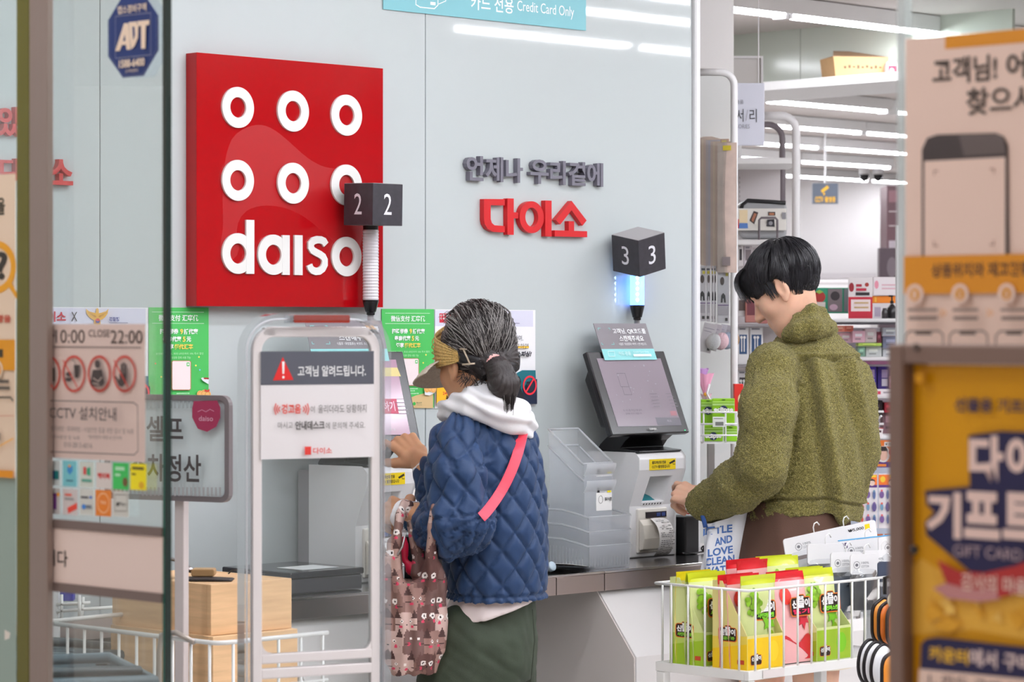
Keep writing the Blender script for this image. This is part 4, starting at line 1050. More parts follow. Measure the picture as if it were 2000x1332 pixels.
for i in range(420):         # pony tail
    an_ = random.uniform(0, 6.28); o1 = Vector((math.cos(an_), math.sin(an_), .3*math.sin(an_)))*random.uniform(.019, .024); o2 = Vector((math.cos(an_), math.sin(an_), 0))*random.uniform(.010, .022)+Vector((0, 0, random.gauss(0, .012)))
    A, Bm, Cc, D = wv(964, 708, -.098)+o1*.5, wv(985, 722, -.122)+o1*1.4, wv(990, 752, -.125)+o2*1.2, wv(990, 796, -.118)+o2*.8
    pts = []
    for k in range(9):
        t = k/8; u = 1-t; pts.append(A*u**3+Bm*3*u*u*t+Cc*3*u*t*t+D*t**3)
    (cs_g if random.random() < .13 else cs_d).append(pts)
for i in range(160):         # crown wisps
    a = random.uniform(0, 6.28); s0 = HM @ onhair(Vector((random.uniform(-.06, .04), random.uniform(-.06, .05), .14))); d = Vector((random.gauss(0, .014), random.gauss(0, .014), random.uniform(.0, .010)))
    m_ = s0+d*.6+Vector((0, 0, .006)); e = s0+d*1.3-Vector((0, 0, .012)); cs_d.append([s0, s0.lerp(m_, .6), m_, m_.lerp(e, .5), e]) if i % 2 else cs_g.append([s0, s0.lerp(m_, .6), m_, m_.lerp(e, .5), e])
for i in range(70):          # nape wisps
    s0 = wv(random.uniform(900, 960), random.uniform(722, 742), -.085); e = s0+Vector((random.uniform(-.015, .015), -.004, -random.uniform(.005, .022))); cs_d.append([s0, (s0+e)/2+Vector((.002, -.003, 0)), e])
strands('hair_strands', cs_d, DH, lady, .00085); strands('grey_strands', cs_g, GH, lady, .00085)
b = MB()
tp = (wv(972, 712, -.112)-wv(956, 703, -.088)).normalized(); c0 = wv(963, 707, -.098); e1 = tp.orthogonal().normalized(); e2 = tp.cross(e1)
for k in range(4):
    b = MB(); b.tube([c0+tp*(k-1.5)*.0045+(e1*math.cos(t*.3927)+e2*math.sin(t*.3927))*.0175 for t in range(16)], .0030, 6, closed=True); obj('hair_tie', b, M((232, 176, 172), .7), lady, smooth=True)
# ------- straw visor
def vis(phi, h, r=0):      # on the head at angle phi from the face centre (to the person's left), height h
    k = math.sqrt(max(.05, 1-((h-.03)/.125)**2)); return Vector((-math.sin(phi)*(.083*k+r), -.012+math.cos(phi)*(.103*k+r), h-.012*(1-math.cos(phi))))
visor = 'visor'
b = MB()
def bandh(phi):
    a = abs(phi)/1.98; w = max(0.0, 1-a**8)**.5; return .022-.004*a-.018*w, .022-.004*a+.092*w*(1-.72*a)
n1, n2 = 49, 15
for sgn in (1,):
    b.grid(lambda u, v: tuple(HM @ vis((u*2-1)*1.98, bandh((u*2-1)*1.98)[0]+(bandh((u*2-1)*1.98)[1]-bandh((u*2-1)*1.98)[0])*v, .013+.0012*math.sin(v*46))), n1, n2*3)
vb = obj('visor', b, M((200, 168, 104), .7, var=.28, vscale=260, bump=.4, bscale=500), lady, smooth=True)
so = vb.modifiers.new('s', 'SOLIDIFY'); so.thickness = .003
for k in range(5):       # stitched straw rings
    v_ = .1+.2*k; bb = MB(); bb.tube([HM @ vis((u/24-1)*1.50*(1-.05*k), bandh((u/24-1)*1.5)[0]+(bandh((u/24-1)*1.5)[1]-bandh((u/24-1)*1.5)[0])*v_, .0172) for u in range(49)], .0011, 4); obj('straw_cord', bb, M((178, 142, 80), .8), vb, smooth=True)
b = MB()
def brim(u, v):
    ph = (u*2-1)*1.25; base = vis(ph, .014, .013); out = Vector((-math.sin(ph)*.55, max(.15, math.cos(ph)), 0)).normalized()
    L_ = .082*math.cos(ph*.98)**.75 if abs(ph) < 1.5 else 0
    q = base+out*L_*v; q.z -= .034*v*v*(L_/.08)+.010*v+.008*(ph*ph)*v*0; q.z += .0008*math.sin(v*34); return tuple(HM @ q)
b.grid(brim, 33, 40); br = obj('brim', b, M((206, 196, 180), .75, var=.08, vscale=200, bump=.3, bscale=500), vb, smooth=True)
so = br.modifiers.new('s', 'SOLIDIFY'); so.thickness = .0025
b = MB(); b.grid(lambda u, v: tuple(HM @ vis(1.92+(2*math.pi-3.84)*u, (.034-.024*math.sin(math.pi*u))-.026*v-.012*math.sin(math.pi*u), .0105+.004*math.sin(math.pi*u))), 40, 4)
stp = obj('strap', b, M((22, 20, 24), .6), vb, smooth=True); so = stp.modifiers.new('s', 'SOLIDIFY'); so.thickness = .003
b = MB(); b.tube([HM @ vis(2.08, .036, .017), HM @ vis(2.18, .000, .018)], .0022, 6); b.tube([HM @ vis(2.00, -.001, .017), HM @ vis(2.30, -.002, .019)], .0022, 6); b.tube([HM @ vis(2.00, .038, .017), HM @ vis(2.16, .035, .018)], .002, 6)
obj('buckle', b, M((186, 170, 150), .35), vb, smooth=True)
# ------------------------------------------------------------------ cat print shopping bag on her wrist
bag = thing('shopping_bag', 'brown cat print fabric shopping bag hanging from the wrist of the navy jacket', 'bag', Matrix.Translation(WO))
DZB = -.13
def bag_sdf(p):
    zs = [zpx(y) for y in (1318, 1300, 1260, 1200, 1130, 1085)]
    f = column(p, zs, [w3(x, 0)[0] for x in (815, 812, 812, 814, 812, 816)], [w3(0, 0, DZB)[1]]*6, [.022, .052, .068, .070, .066, .050], [.015, .035, .05, .052, .042, .02], rot=.25)
    u = ell(p, w3(803, 1062, DZB), (.032, .12, .085)); f = -smin(-f, u, .01)
    return f
hn1 = limb([(w3(793, 985, DZB+.055), .010), (w3(782, 1010, DZB+.03), .012), (w3(771, 1060, DZB+.0), .014), (w3(766, 1120, DZB-.01), .022)], .01)
hn2 = limb([(w3(850, 990, DZB-.062), .008), (w3(846, 1030, DZB-.058), .010), (w3(842, 1085, DZB-.05), .013), (w3(850, 1140, DZB-.01), .028)], .01)
hn3 = limb([(w3(797, 985, DZB+.06), .008), (w3(803, 1030, DZB+.05), .010), (w3(815, 1075, DZB+.03), .012), (w3(820, 1120, DZB+.015), .02)], .01)
def bag_all(p):
    return smin(smin(smin(bag_sdf(p), hn1(p), .02), hn2(p), .02), hn3(p), .012)
V, Q = surf(bag_all, w3(735, 1330, -.26), w3(905, 970, .0), .0026)
N = vnormals(V, Q); V0 = V.copy()
V = V+N*(np.sin(V[:, 0]*190+wob(V*np.array([1, 1, .3]), 25, 2)*2.4)*.0030+wob(V*np.array([1, 1, .4]), 60, 4)*.0028)[:, None].astype(np.float32)
cen = V0[Q].mean(1); cu = cen[:, 0]-w3(812, 0)[0]+(cen[:, 1]-DZB)*.35; cvv = cen[:, 2]-zpx(1318)
pal = [(98, 66, 62), (150, 116, 108), (124, 92, 84), (196, 168, 160), (112, 84, 80), (168, 136, 126)]
mats = [M(c, .6) for c in pal]+[M((236, 228, 224), .6), M((40, 26, 28), .6), M((206, 60, 92), .6), M((74, 48, 46), .6)]
mi = np.full(len(Q), 2, np.int32)
rs = np.random.RandomState(5); row = 0
cats = []
for r_ in range(9):
    for c_ in range(5):
        cats.append((-.115+c_*.052+(r_ % 2)*.026+rs.uniform(-.007, .007), .37-r_*.046+rs.uniform(-.008, .008), rs.randint(0, 6), rs.uniform(.023, .029), rs.randint(0, 2)))
for (cx2, cz2, pc_, rr_, ey) in cats:
    du, dv = cu-cx2, cvv-cz2
    body = ((du/rr_)**2+(dv/(rr_*.9))**2 < 1) | ((np.abs(du) < rr_*1.0) & (dv < 0) & (dv > -.05))
    ear = (np.abs(np.abs(du)-rr_*.72) < (rr_*.75-(dv-rr_*.35))*.42) & (dv > rr_*.35) & (dv < rr_*1.3)
    mi[body] = pc_; mi[ear] = 9 if pc_ % 2 else pc_
    er = .0062 if ey else .0030
    for s in (-1, 1):
        e = (du-s*.0090)**2+(dv-.002)**2; mi[e < er**2] = 6; mi[e < (er*.36)**2] = 7
        c2 = (du-s*.0125)**2+(dv+.0095)**2; mi[c2 < .0036**2] = 8
    mi[(du**2+(dv+.006)**2) < .0014**2] = 7
    mi[(np.abs(du) > rr_*.55) & (np.abs(du) < rr_*.95) & (np.abs(((dv*800) % 3)-1.5) < .35) & (dv < -.002) & (dv > -.012)] = 9
obj('fabric', np_mesh(V, Q, mats, mi=mi), None, bag)
pouch = lambda p: smin(ell(p, w3(806, 1112, DZB+.025), (.016, .010, .016)), ell(p, w3(788, 1072, DZB+.03), (.012, .010, .030)), .02)
V, Q = surf(pouch, w3(740, 1160, -.2), w3(870, 1010, -.05), .005)
po = obj('pouch', np_mesh(V, Q, M((196, 24, 62), .4)), None, None); po.location = WO; tag(po, 'crimson zipped pouch inside the cat print bag', 'pouch')
obj('zip', MB().tube([wv(792, 1040, DZB-.018), wv(786, 1068, DZB-.022), wv(776, 1084, DZB-.024)], .0022, 5), M((180, 176, 176), .3, .8), po, smooth=True)
# ------------------------------------------------------------------ the man in the olive jacket
Z2 = 7.17; MO = Vector((P(1570, 0, Z2).x, Z2, 0)); S2 = Z2/F
def m3(px, py, dz=0):
    q = P(px, py, Z2+dz); return np.array((q.x-MO.x, q.y-MO.y, q.z), np.float32)
def mv(px, py, dz=0): return Vector(m3(px, py, dz))
def zp2(y): return CAMH-(y-CY)*S2
man = thing('person', 'person in olive boucle jacket with short black hair, head bent towards the checkout screen', 'person', Matrix.Translation(MO))
HM2 = Matrix.Translation(-MO) @ head_mat(1533, 562, Z2, 22, 33, 0)
HX = xform(hand_parts([(.35, .5, .3), (.8, .9, .5), (1.0, 1.1, .6), (1.1, 1.1, .6)], thumb=(-.05, .35), side=-1, sc=.92), basis(mv(1372, 978, .0), mv(1330, 962, .05)-mv(1372, 978, .0), (-.1, -.75, .65)))
HY = xform(hand_parts([(.5, .5, .4)]*4, side=1, sc=.95), basis(mv(1500, 950, .33), (-.8, .5, -.1), (0, .3, 1)))
man_arm = limb([(m3(1515, 740, -.10), .04), (m3(1495, 895, -.14), .040), (m3(1385, 975, -.01), .030), (m3(1368, 978, .0), .026)])
man_arm2 = limb([(m3(1650, 740, .10), .04), (m3(1640, 890, .18), .04), (m3(1510, 950, .32), .028)])
ml_n = limb([(m3(1595, 1180, -.05), .07), (m3(1592, 1390, -.05), .052), (m3(1592, 1450, -.045), .050), (m3(1596, 1560, -.03), .048), (m3(1596, 1710, -.03), .033)])
ml_f = limb([(m3(1500, 1180, .08), .07), (m3(1482, 1390, .08), .052), (m3(1480, 1450, .085), .050), (m3(1486, 1560, .09), .048), (m3(1486, 1710, .10), .033)])
def man_body(p):
    f = head_sdf(local(p, HM2))*.9
    f = smin(f, cap(p, m3(1552, 590, .0), m3(1568, 660, .01), .050, .054), .03)
    zs = [zp2(y) for y in (1250, 1100, 950, 800, 710, 670)]
    f = smin(f, column(p, zs, [m3(x, 0)[0] for x in (1548, 1550, 1575, 1582, 1578, 1572)], [0.02]*6, [.09, .09, .10, .10, .08, .04], [.08, .08, .08, .08, .06, .04]), .03)
    for g in (man_arm, man_arm2, ml_n, ml_f, hand_sdf(HX), hand_sdf(HY)): f = smin(f, g(p), .008)
    return f
V, Q = surf(man_body, m3(1300, 1720, -.3), m3(1730, 455, .42)+.02, .0036)
obj('body', np_mesh(V, Q, skin_mat((224, 178, 152))), None, man)
for k, (x, d) in enumerate(((1596, -.03), (1486, .10))):
    sh = lambda p, x=x, d=d: np.maximum(smin(ell(p, m3(x-45, 1768, d+.06), (.048, .15, .045), np.array(Matrix.Rotation(.75, 3, 'Z'))), ell(p, m3(x, 1735, d), (.045, .058, .07)), .02), .004-p[..., 2])
    V, Q = surf(sh, m3(x-170, 1789, d-.16), m3(x+100, 1640, d+.22), .008); V[:, 2] = np.maximum(V[:, 2], 0)
    obj('shoe', np_mesh(V, Q, M((226, 224, 220), .6)), None, man)
def shorts(p):
    zs = [zp2(y) for y in (1190, 1140, 1080, 1040)]
    hip = column(p, zs, [m3(x, 0)[0] for x in (1545, 1548, 1548, 1550)], [0.015]*4, [.135, .133, .12, .11], [.14, .14, .13, .12])
    a = limb([(m3(1592, 1180, -.05), .085), (m3(1592, 1310, -.05), .088)])(p); b = limb([(m3(1495, 1180, .08), .085), (m3(1483, 1310, .08), .085)])(p)
    f = smin(smin(a, b, .008), hip, .02); return np.maximum(f, zp2(1303)-p[..., 2])
V, Q = surf(shorts, m3(1380, 1330, -.3), m3(1720, 1030, .35), .008); N = vnormals(V, Q); V = V+N*(wob(V, 30, 3)*.004)[:, None].astype(np.float32)
obj('shorts', np_mesh(V, Q, M((206, 196, 178), .8)), None, man)
def shirt2(p):
    zs = [zp2(y) for y in (1112, 1080, 1040, 980)]
    f = column(p, zs, [m3(x, 0)[0] for x in (1545, 1548, 1552, 1556)], [0.01]*4, [.148, .146, .142, .13], [.150, .148, .145, .13])
    k = zp2(1100)+(p[..., 0]-m3(1440, 0)[0])*-.13+.008*np.sin(p[..., 0]*18); return np.maximum(f, (k-p[..., 2])*.95)
V, Q = surf(shirt2, m3(1400, 1140, -.25), m3(1700, 960, .25), .005); N = vnormals(V, Q); V = V+N*(wob(V, 34, 3)*.0035)[:, None].astype(np.float32)
V[:, 2] -= 0
obj('shirt', np_mesh(V, Q, M((84, 58, 46), .8, bump=.15, bscale=400)), None, man)
# jacket
kz = [zp2(y) for y in (1030, 1008, 965, 940, 850, 760, 715, 680, 655, 640)]
kl = [1447, 1446, 1460, 1466, 1470, 1474, 1480, 1500, 1525, 1540]; kr = [1678, 1684, 1698, 1703, 1708, 1705, 1693, 1668, 1638, 1622]
kx2 = [m3((a+b)/2, 0)[0] for a, b in zip(kl, kr)]; kw = [(b-a)/2*S2 for a, b in zip(kl, kr)]; kd = [.135, .14, .145, .148, .15, .14, .12, .10, .075, .05]
sA_ = [(m3(1512, 722, -.085), .064), (m3(1500, 800, -.135), .066), (m3(1490, 905, -.155), .066), (m3(1440, 945, -.10), .060), (m3(1388, 978, -.015), .054)]
sB_ = [(m3(1645, 730, .09), .06), (m3(1636, 890, .17), .062), (m3(1530, 950, .28), .05)]
gA, gB = limb(sA_, .03), limb(sB_, .03)
def man_jacket(p):
    f = column(p, kz, kx2, [.01]*10, kw, kd)
    # drop the hem towards the screen-left front
    hemz = zp2(1003)-np.maximum(0, m3(1500, 0)[0]-p[..., 0])*.42-np.maximum(0, p[..., 0]-m3(1610, 0)[0])*.22
    f = np.maximum(f, (hemz-p[..., 2])*.9)
    a = gA(p); ax = (m3(1362, 985, .02)-m3(1420, 955, -.06)); ax = ax/np.linalg.norm(ax)
    a = np.maximum(a, (p-m3(1366, 978, .015))@ax)
    f = smin(f, a, .012); f = smin(f, gB(p), .015)
    return f
V, Q = surf(man_jacket, m3(1330, 1050, -.33), m3(1735, 630, .40), .0042); N = vnormals(V, Q)
x, y, z = V[:, 0], V[:, 1], V[:, 2]
bA, TA, AA = limbuv(V, sA_); bB, TB, AB = limbuv(V, sB_); tor = column(V.astype(np.float32), kz, kx2, [.01]*10, kw, kd); isA = bA < tor+.002
hemz = zp2(1003)-np.maximum(0, m3(1500, 0)[0]-x)*.42-np.maximum(0, x-m3(1610, 0)[0])*.22
disp = np.where(isA, .010*wob(V*np.array([1, 1, .8]), 22, 21)+.004*wob(V, 50, 22), .0055*wob(V*np.array([1, 1, .35]), 24, 23)+.002*wob(V, 55, 24))
g_ = lambda d, w_: np.exp(-(d/w_)**2)
disp -= (~isA)*(.008*g_(z-hemz-.042, .004)-.004*g_(z-hemz-.050, .004))               # hem band seam
yk = zp2(705)-.0*x+.010*np.cos((x-m3(1600, 0)[0])*9); back = (y < .02) & (~isA)
disp -= back*(.008*g_(z-yk, .0035)-.004*g_(z-yk-.008, .004))                            # yoke seam
for cx_, sl, am in ((1588, .16, .016), (1655, .28, .016), (1700, .10, .008)):          # long soft folds down the back
    d = x-(m3(cx_, 0)[0]+(zp2(720)-z)*sl); disp += back*(z < yk)*am*g_(d, .016)-back*(z < yk)*am*.8*g_(d+.030, .016)
disp -= (.010*g_(bA-tor-.004, .010))*(y < 0)*(z < zp2(745))                              # crease where sleeve meets the back
disp -= .004*g_(TA-.012, .005)*isA*0
disp += .0022*wob(V, 420, 25)+.0012*wob(V, 700, 26)
V = V+N*disp[:, None].astype(np.float32)
def boucle():
    m = bpy.data.materials.new('material'); m.use_nodes = True; nt = m.node_tree; b = nt.nodes['Principled BSDF']
    tc = nt.nodes.new('ShaderNodeTexCoord'); n = nt.nodes.new('ShaderNodeTexNoise'); n.inputs['Scale'].default_value = 330; n.inputs['Detail'].default_value = 3; n.inputs['Distortion'].default_value = 1.5
    v = nt.nodes.new('ShaderNodeTexVoronoi'); v.inputs['Scale'].default_value = 420
    r = nt.nodes.new('ShaderNodeValToRGB'); e = r.color_ramp.elements; e[0].position = .30; e[1].position = .72
    e[0].color = (*lin((74, 70, 34)), 1); e[1].color = (*lin((196, 184, 116)), 1); k = e.new(.5); k.color = (*lin((128, 120, 64)), 1)
    nt.links.new(tc.outputs['Object'], n.inputs[0]); nt.links.new(tc.outputs['Object'], v.inputs[0]); nt.links.new(n.outputs[0], r.inputs[0]); nt.links.new(r.outputs[0], b.inputs['Base Color'])
    bp = nt.nodes.new('ShaderNodeBump'); bp.inputs['Strength'].default_value = .9; bp.inputs['Distance'].default_value = .004
    ma = nt.nodes.new('ShaderNodeMath'); ma.operation = 'SUBTRACT'; nt.links.new(n.outputs[0], ma.inputs[0]); nt.links.new(v.outputs['Distance'], ma.inputs[1]); nt.links.new(ma.outputs[0], bp.inputs['Height']); nt.links.new(bp.outputs[0], b.inputs['Normal'])
    b.inputs['Roughness'].default_value = .95; b.inputs['Sheen Weight'].default_value = .15; b.inputs['Specular IOR Level'].default_value = .1
    return m
BOU = boucle(); jk = obj('boucle_jacket', np_mesh(V, Q, BOU), None, man)
# seam welts on shoulder
# collar: standing band folded over
ccen = [(1528, 628, -.030), (1548, 622, -.066), (1580, 615, -.080), (1606, 622, -.060), (1616, 635, .0), (1600, 628, .06), (1560, 622, .07), (1525, 630, .04)]
def collar(p):
    f = limb([(m3(1546, 641, -.05), .010), (m3(1560, 621, -.066), .012), (m3(1585, 605, -.072), .013), (m3(1604, 612, -.035), .013), (m3(1606, 617, .03), .012), (m3(1580, 615, .07), .012), (m3(1552, 629, .07), .010)], .012)(p)
    g = limb([(m3(1541, 651, -.065), .014), (m3(1557, 643, -.088), .013), (m3(1588, 631, -.092), .014), (m3(1612, 637, -.055), .015), (m3(1620, 641, .03), .017), (m3(1590, 641, .095), .016), (m3(1545, 647, .09), .014)], .015)(p)
    k = limb([(m3(1541, 657, -.05), .015), (m3(1562, 651, -.075), .017), (m3(1592, 645, -.078), .018), (m3(1608, 651, -.03), .019), (m3(1610, 657, .03), .018), (m3(1580, 651, .08), .022)], .02)(p)
    return smin(smin(f, g, .022), k, .02)
V, Q = surf(collar, m3(1495, 675, -.16), m3(1660, 575, .15), .0036); N = vnormals(V, Q); V = V+N*(.0022*wob(V, 420, 25)+.002*wob(V, 60, 2))[:, None].astype(np.float32)
obj('collar', np_mesh(V, Q, BOU), None, man)
# hair
HB = M((34, 33, 38), .32, spec=.6)
def man_hair(p):
    q = local(p, HM2)
    f = ell(q, (0, -.014, .038), (.084, .104, .092))
    f = smin(f, ell(q, (0, -.058, .008), (.062, .044, .056)), .025)
    cut = np.where(q[..., 1] > .02, .030-.35*(q[..., 1]-.02), np.where(q[..., 1] > -.018, .028, -.070+.25*(-.04-q[..., 1])*0))
    f = np.maximum(f, (cut-q[..., 2])*.8)
    f = smin(f, ell(q, (0, .056, .062), (.070, .046, .044)), .03)
    return f
V, Q = surf(man_hair, m3(1420, 640, -.16), m3(1620, 440, .16), .0034); N = vnormals(V, Q); V = V+N*(wob(V, 60, 3)*.0022)[:, None].astype(np.float32)
obj('hair', np_mesh(V, Q, M((26, 25, 28), .8, spec=.2, bump=.6, bscale=260, stretch=(1, 1, .25))), None, man)
random.seed(5); c1, c2 = [], []
wh = Vector((.01, -.055, .125)); hc = Vector((0, -.014, .038))
def onh(q):
    d = q-hc; k = math.sqrt((d.x/.086)**2+(d.y/.106)**2+(d.z/.094)**2); return hc+d/max(k, 1e-4)
for i in range(210):
    a = random.uniform(0, 6.283); lock = (a, random.uniform(-.25, .25), random.uniform(.0, .007), random.uniform(.0, 1.0), random.uniform(.30, .55))
    for j in range(12):
        a_ = a+random.gauss(0, .05); t0 = lock[3]+random.gauss(0, .03); t1 = min(1.4, t0+lock[4]); pts = []
        for k in range(8):
            t = t0+(t1-t0)*k/7
            th = max(.02, t)*1.95; an = a_+lock[1]*(t-t0)*2
            d = Vector((math.sin(an)*math.sin(th), math.cos(an)*math.sin(th), math.cos(th)))
            # tip the pole to the whorl
            d = Matrix.Rotation(.45, 3, 'X') @ d
            q = onh(hc+d*.1); lim = .012 if q.y > .03 else (.028 if q.y > -.02 else -.066)
            if q.z < lim: q.z = lim+(q.z-lim)*.12
            nrm = (q-hc).normalized(); q = q+nrm*(.002+lock[2]*math.sin(math.pi*min(1, (t-t0)/(t1-t0+1e-6)))+(.004 if k == 7 and q.y > .05 else 0)); pts.append(HM2 @ q)
        c1.append(pts)
for i in range(170):     # fringe over the brow
    x_ = random.uniform(-.066, .066); pts = []
    s0 = Vector((x_, .055, .098)); L_ = random.uniform(.75, 1.05)
    for k in range(7):
        t = k/6*L_; pts.append(HM2 @ Vector((x_+random.gauss(0, .0006)-.012*t, .056+.050*math.sin(min(1.6, t*1.9)), .100-.078*t*t)))
    c1.append(pts)
for i in range(120):     # sideburns
    s = -1 if i % 3 else 1; s0 = Vector((s*(.081+random.uniform(-.002, .002)), random.uniform(.004, .034), .034)); e = s0+Vector((-s*.004, random.uniform(-.006, .004), -random.uniform(.03, .06)))
    c1.append([HM2 @ s0.lerp(e, k/4) for k in range(5)])
for i in range(420):     # ragged nape line
    a = random.uniform(-1.7, 1.7); q = onh(hc+Vector((math.sin(a)*.08, -math.cos(a)*.1, random.uniform(-.085, -.055)))); 
    if q.y > -.03: continue
    e = q+Vector((-q.x*.10, .006, -random.uniform(.008, .020))); c1.append([HM2 @ (q+Vector((0, 0, .012))), HM2 @ q.lerp(e, .3), HM2 @ e])
strands('hair_strands', c1, HB, man, .00080)
obj('ring', MB().tube([HX[0][0]+Vector((0, 0, 0)), HX[0][0]+Vector((.0005, 0, 0))], .0005, 4), M((40, 36, 36), .4), man) if False else None
# ------------------------------------------------------------------ tote bag on his wrist
TM = Matrix.Translation(P(1412, 1075, Z2-.03)) @ Matrix.Rotation(math.radians(12), 4, 'Z') @ Matrix.Rotation(math.radians(0), 4, 'Y')
TF = Fr(TM)
tb = thing('tote_bag', 'white tote bag printed with blue words, hanging from the olive sleeve', 'bag', TM)
def tote(u, v):          # closed loop of the bag side
    a = u*2*math.pi; w_ = .068-.010*v; d_ = .030*(1-.35*v)
    c, s = math.cos(a), math.sin(a); r_ = 1/(abs(c)**3+abs(s)**3)**(1/3)
    z_ = -.16+.245*v+(.018*c if v > .9 else 0)
    k = .0045*math.sin(a*3+v*9)+.003*math.sin(a*7-v*5)
    return (c*r_*w_+k+.010+.02*(v-.5), s*r_*d_+k*.6, z_)
b = MB(); b.grid(tote, 48, 26, closed_u=True); b.f.append(tuple(range(47, -1, -1)))
obj('fabric', b, M((226, 228, 234), .6, bump=.1, bscale=200), tb, smooth=True)
fb = MB()
lines_ = [('LITTLE', 1036), ('AND', 1056), ('LOVE', 1077), ('CLEAN', 1095), ('WATER', 1113), ('SPACE', 1130)]
TX = {'LITTLE': (1372, 1432), 'AND': (1398, 1432), 'LOVE': (1384, 1433), 'CLEAN': (1378, 1436), 'WATER': (1377, 1437), 'SPACE': (1396, 1437)}
lt = MB()
for tx_, yy in lines_:
    if tx_ == 'SPACE': tx_ = 'CE'; X0, X1 = 1412, 1437
    else: X0, X1 = TX[tx_]
    v, f = glyphs(tx_, .03, 0, 0.); a_ = TF.hit(X0, yy+4, .03); b2 = TF.hit(X1, yy-4, .03); c_ = TF.hit(X0, yy+12, .03)
    hh = abs(TF.hit(X0, yy-7.5, .03)[1]-TF.hit(X0, yy+7.5, .03)[1])
    pts = [(a_[0]+(b2[0]-a_[0])*p_, 0, (a_[1]-hh*.5)+(b2[1]-a_[1])*p_+hh*q_) for p_, q_, r_ in v]
    pts = [(X_, -(.0365+.0*abs(X_)), Z_) for X_, _, Z_ in pts]
    lt.add(pts, f)
lo_ = obj('lettering', lt, M((64, 104, 168), .6), tb)
sw = lo_.modifiers.new('w', 'SHRINKWRAP'); sw.target = [o_ for o_ in C.objects if o_.parent == tb and o_.name.startswith('fabric')][0]; sw.wrap_method = 'PROJECT'; sw.use_project_y = True; sw.use_positive_direction = True; sw.use_negative_direction = True; sw.offset = .0008
mi_ = TM.inverted() @ Matrix.Translation(MO)
for pa in ([(1378, 1030, -.05), (1372, 1005, -.045), (1378, 985, -.02), (1388, 975, .02)], [(1432, 1000, -.05), (1418, 985, -.075), (1400, 982, -.06), (1390, 980, .0)]):
    b = MB(); b.tube([mi_ @ mv(*q_) for q_ in pa], .006, 6); obj('handle', b, M((52, 92, 164), .6), tb, smooth=True)
# ------------------------------------------------------------------ wire basket stand with snacks
BM = mat4(P(1462, 0, 6.0)*Vector((1, 1, 0)) if False else (P(1462, 640, 6.0).x, 6.0, 0), 45)
BZ, RZ = .752, .919
WW = M((226, 226, 224), .3, coat=.3)
st = thing('wire_basket_stand', 'white wire basket stand full of snack pouches in the right foreground', 'stand', BM)
BX, BY = .56, .262
rim = MB(); rim.tube([(0, 0, RZ), (BX, 0, RZ), (BX, BY, RZ), (0, BY, RZ)], .0032, 8, closed=True)
obj('rim', rim, WW, st, smooth=True)
rim = MB().box(0, BX, 0, .012, BZ-.022, BZ-.002).box(0, .012, .0125, BY, BZ-.022, BZ-.002).box(.0125, BX, BY-.012, BY, BZ-.022, BZ-.002)
obj('base_frame', rim, WW, st, bevel=.001)
obj('base_plate', MB().box(.0125, BX, .0125, BY-.0125, BZ-.006, BZ-.003), WW, st)
wm_ = MB().tube([(0, 0, BZ-.002), (0, 0, RZ)], .0025, 6).mesh(WW, True)
for i in range(12):
    o = obj('wire', wm_, parent=st); o.location = (.022+.0465*i, 0, 0)
    o = obj('wire', wm_, parent=st); o.location = (.022+.0465*i, BY, 0)
for i in range(5):
    o = obj('wire', wm_, parent=st); o.location = (0, .026+.0475*i, 0)
for x_, y_ in ((.012, .012), (BX-.012, .012), (.012, BY-.012), (BX-.012, BY-.012)): obj('leg', MB().box(x_-.011, x_+.011, y_-.011, y_+.011, 0, BZ-.0225), WW, st, bevel=.002)
obj('shelf_label', MB().box(.045, .115, -.002, -.0008, BZ-.020, BZ-.004), M((220, 212, 210), .4), st)
def fl(b, x0, z0, x1, z1, y): b.flat([(x0, z1), (x1, z1), (x1, z0), (x0, z0)], y)
def blob(b, cx, cz, rx, rz, y, n=16): b.flat([(cx+rx*math.cos(6.2832*i/n), cz+rz*math.sin(6.2832*i/n)) for i in range(n)], y)
def logo(par, cx, cz, w_, y, sub_, subc, main='신쫄이'):
    h = w_*.62; s = .0003
    b = MB(); b.flat([(a*1.08+cx, c*1.12+cz) for a, c in rrect(-w_*.5, -h*.5, w_*.5, h*.42, h*.2)], y); b.flat([(a*1.08+cx, c*1.1+cz+h*.38) for a, c in rrect(-w_*.16, -h*.2, w_*.2, h*.2, h*.12)], y); obj('logo_edge', b, M((222, 116, 30), .4), par)
    b = MB(); b.flat([(a+cx, c+cz) for a, c in rrect(-w_*.5, -h*.5, w_*.5, h*.42, h*.18)], y-s); b.flat([(a+cx, c+cz+h*.36) for a, c in rrect(-w_*.14, -h*.2, w_*.18, h*.2, h*.1)], y-s); obj('logo_ground', b, M((42, 24, 18), .4), par)
    b = MB(); text_into(b, main[0], cx-w_*.46, cz-h*.12, cx-w_*.16, cz+h*.32, y-2*s, bold=.05); text_into(b, main[1], cx-w_*.15, cz-h*.12, cx+w_*.18, cz+h*.5, y-2*s, bold=.05); text_into(b, main[2], cx+w_*.2, cz-h*.1, cx+w_*.46, cz+h*.36, y-2*s, bold=.05); obj('lettering', b, M((240, 240, 240), .4), par)
    if sub_:
        b = MB(); text_into(b, sub_, cx-w_*.42, cz-h*.44, cx+w_*.42, cz-h*.17, y-2*s, bold=.05); obj('sub_lettering', b, M(subc, .4), par)
KCOL = {'green': ((208, 218, 150), (150, 184, 40), (196, 206, 40), (120, 190, 30), '샤인머스캣'), 'lemon': ((224, 214, 140), (236, 196, 20), (220, 200, 30), (230, 180, 40), '레몬콜라'),
        'red': ((232, 176, 176), (198, 40, 50), (206, 34, 44), (200, 40, 60), '딸기')}
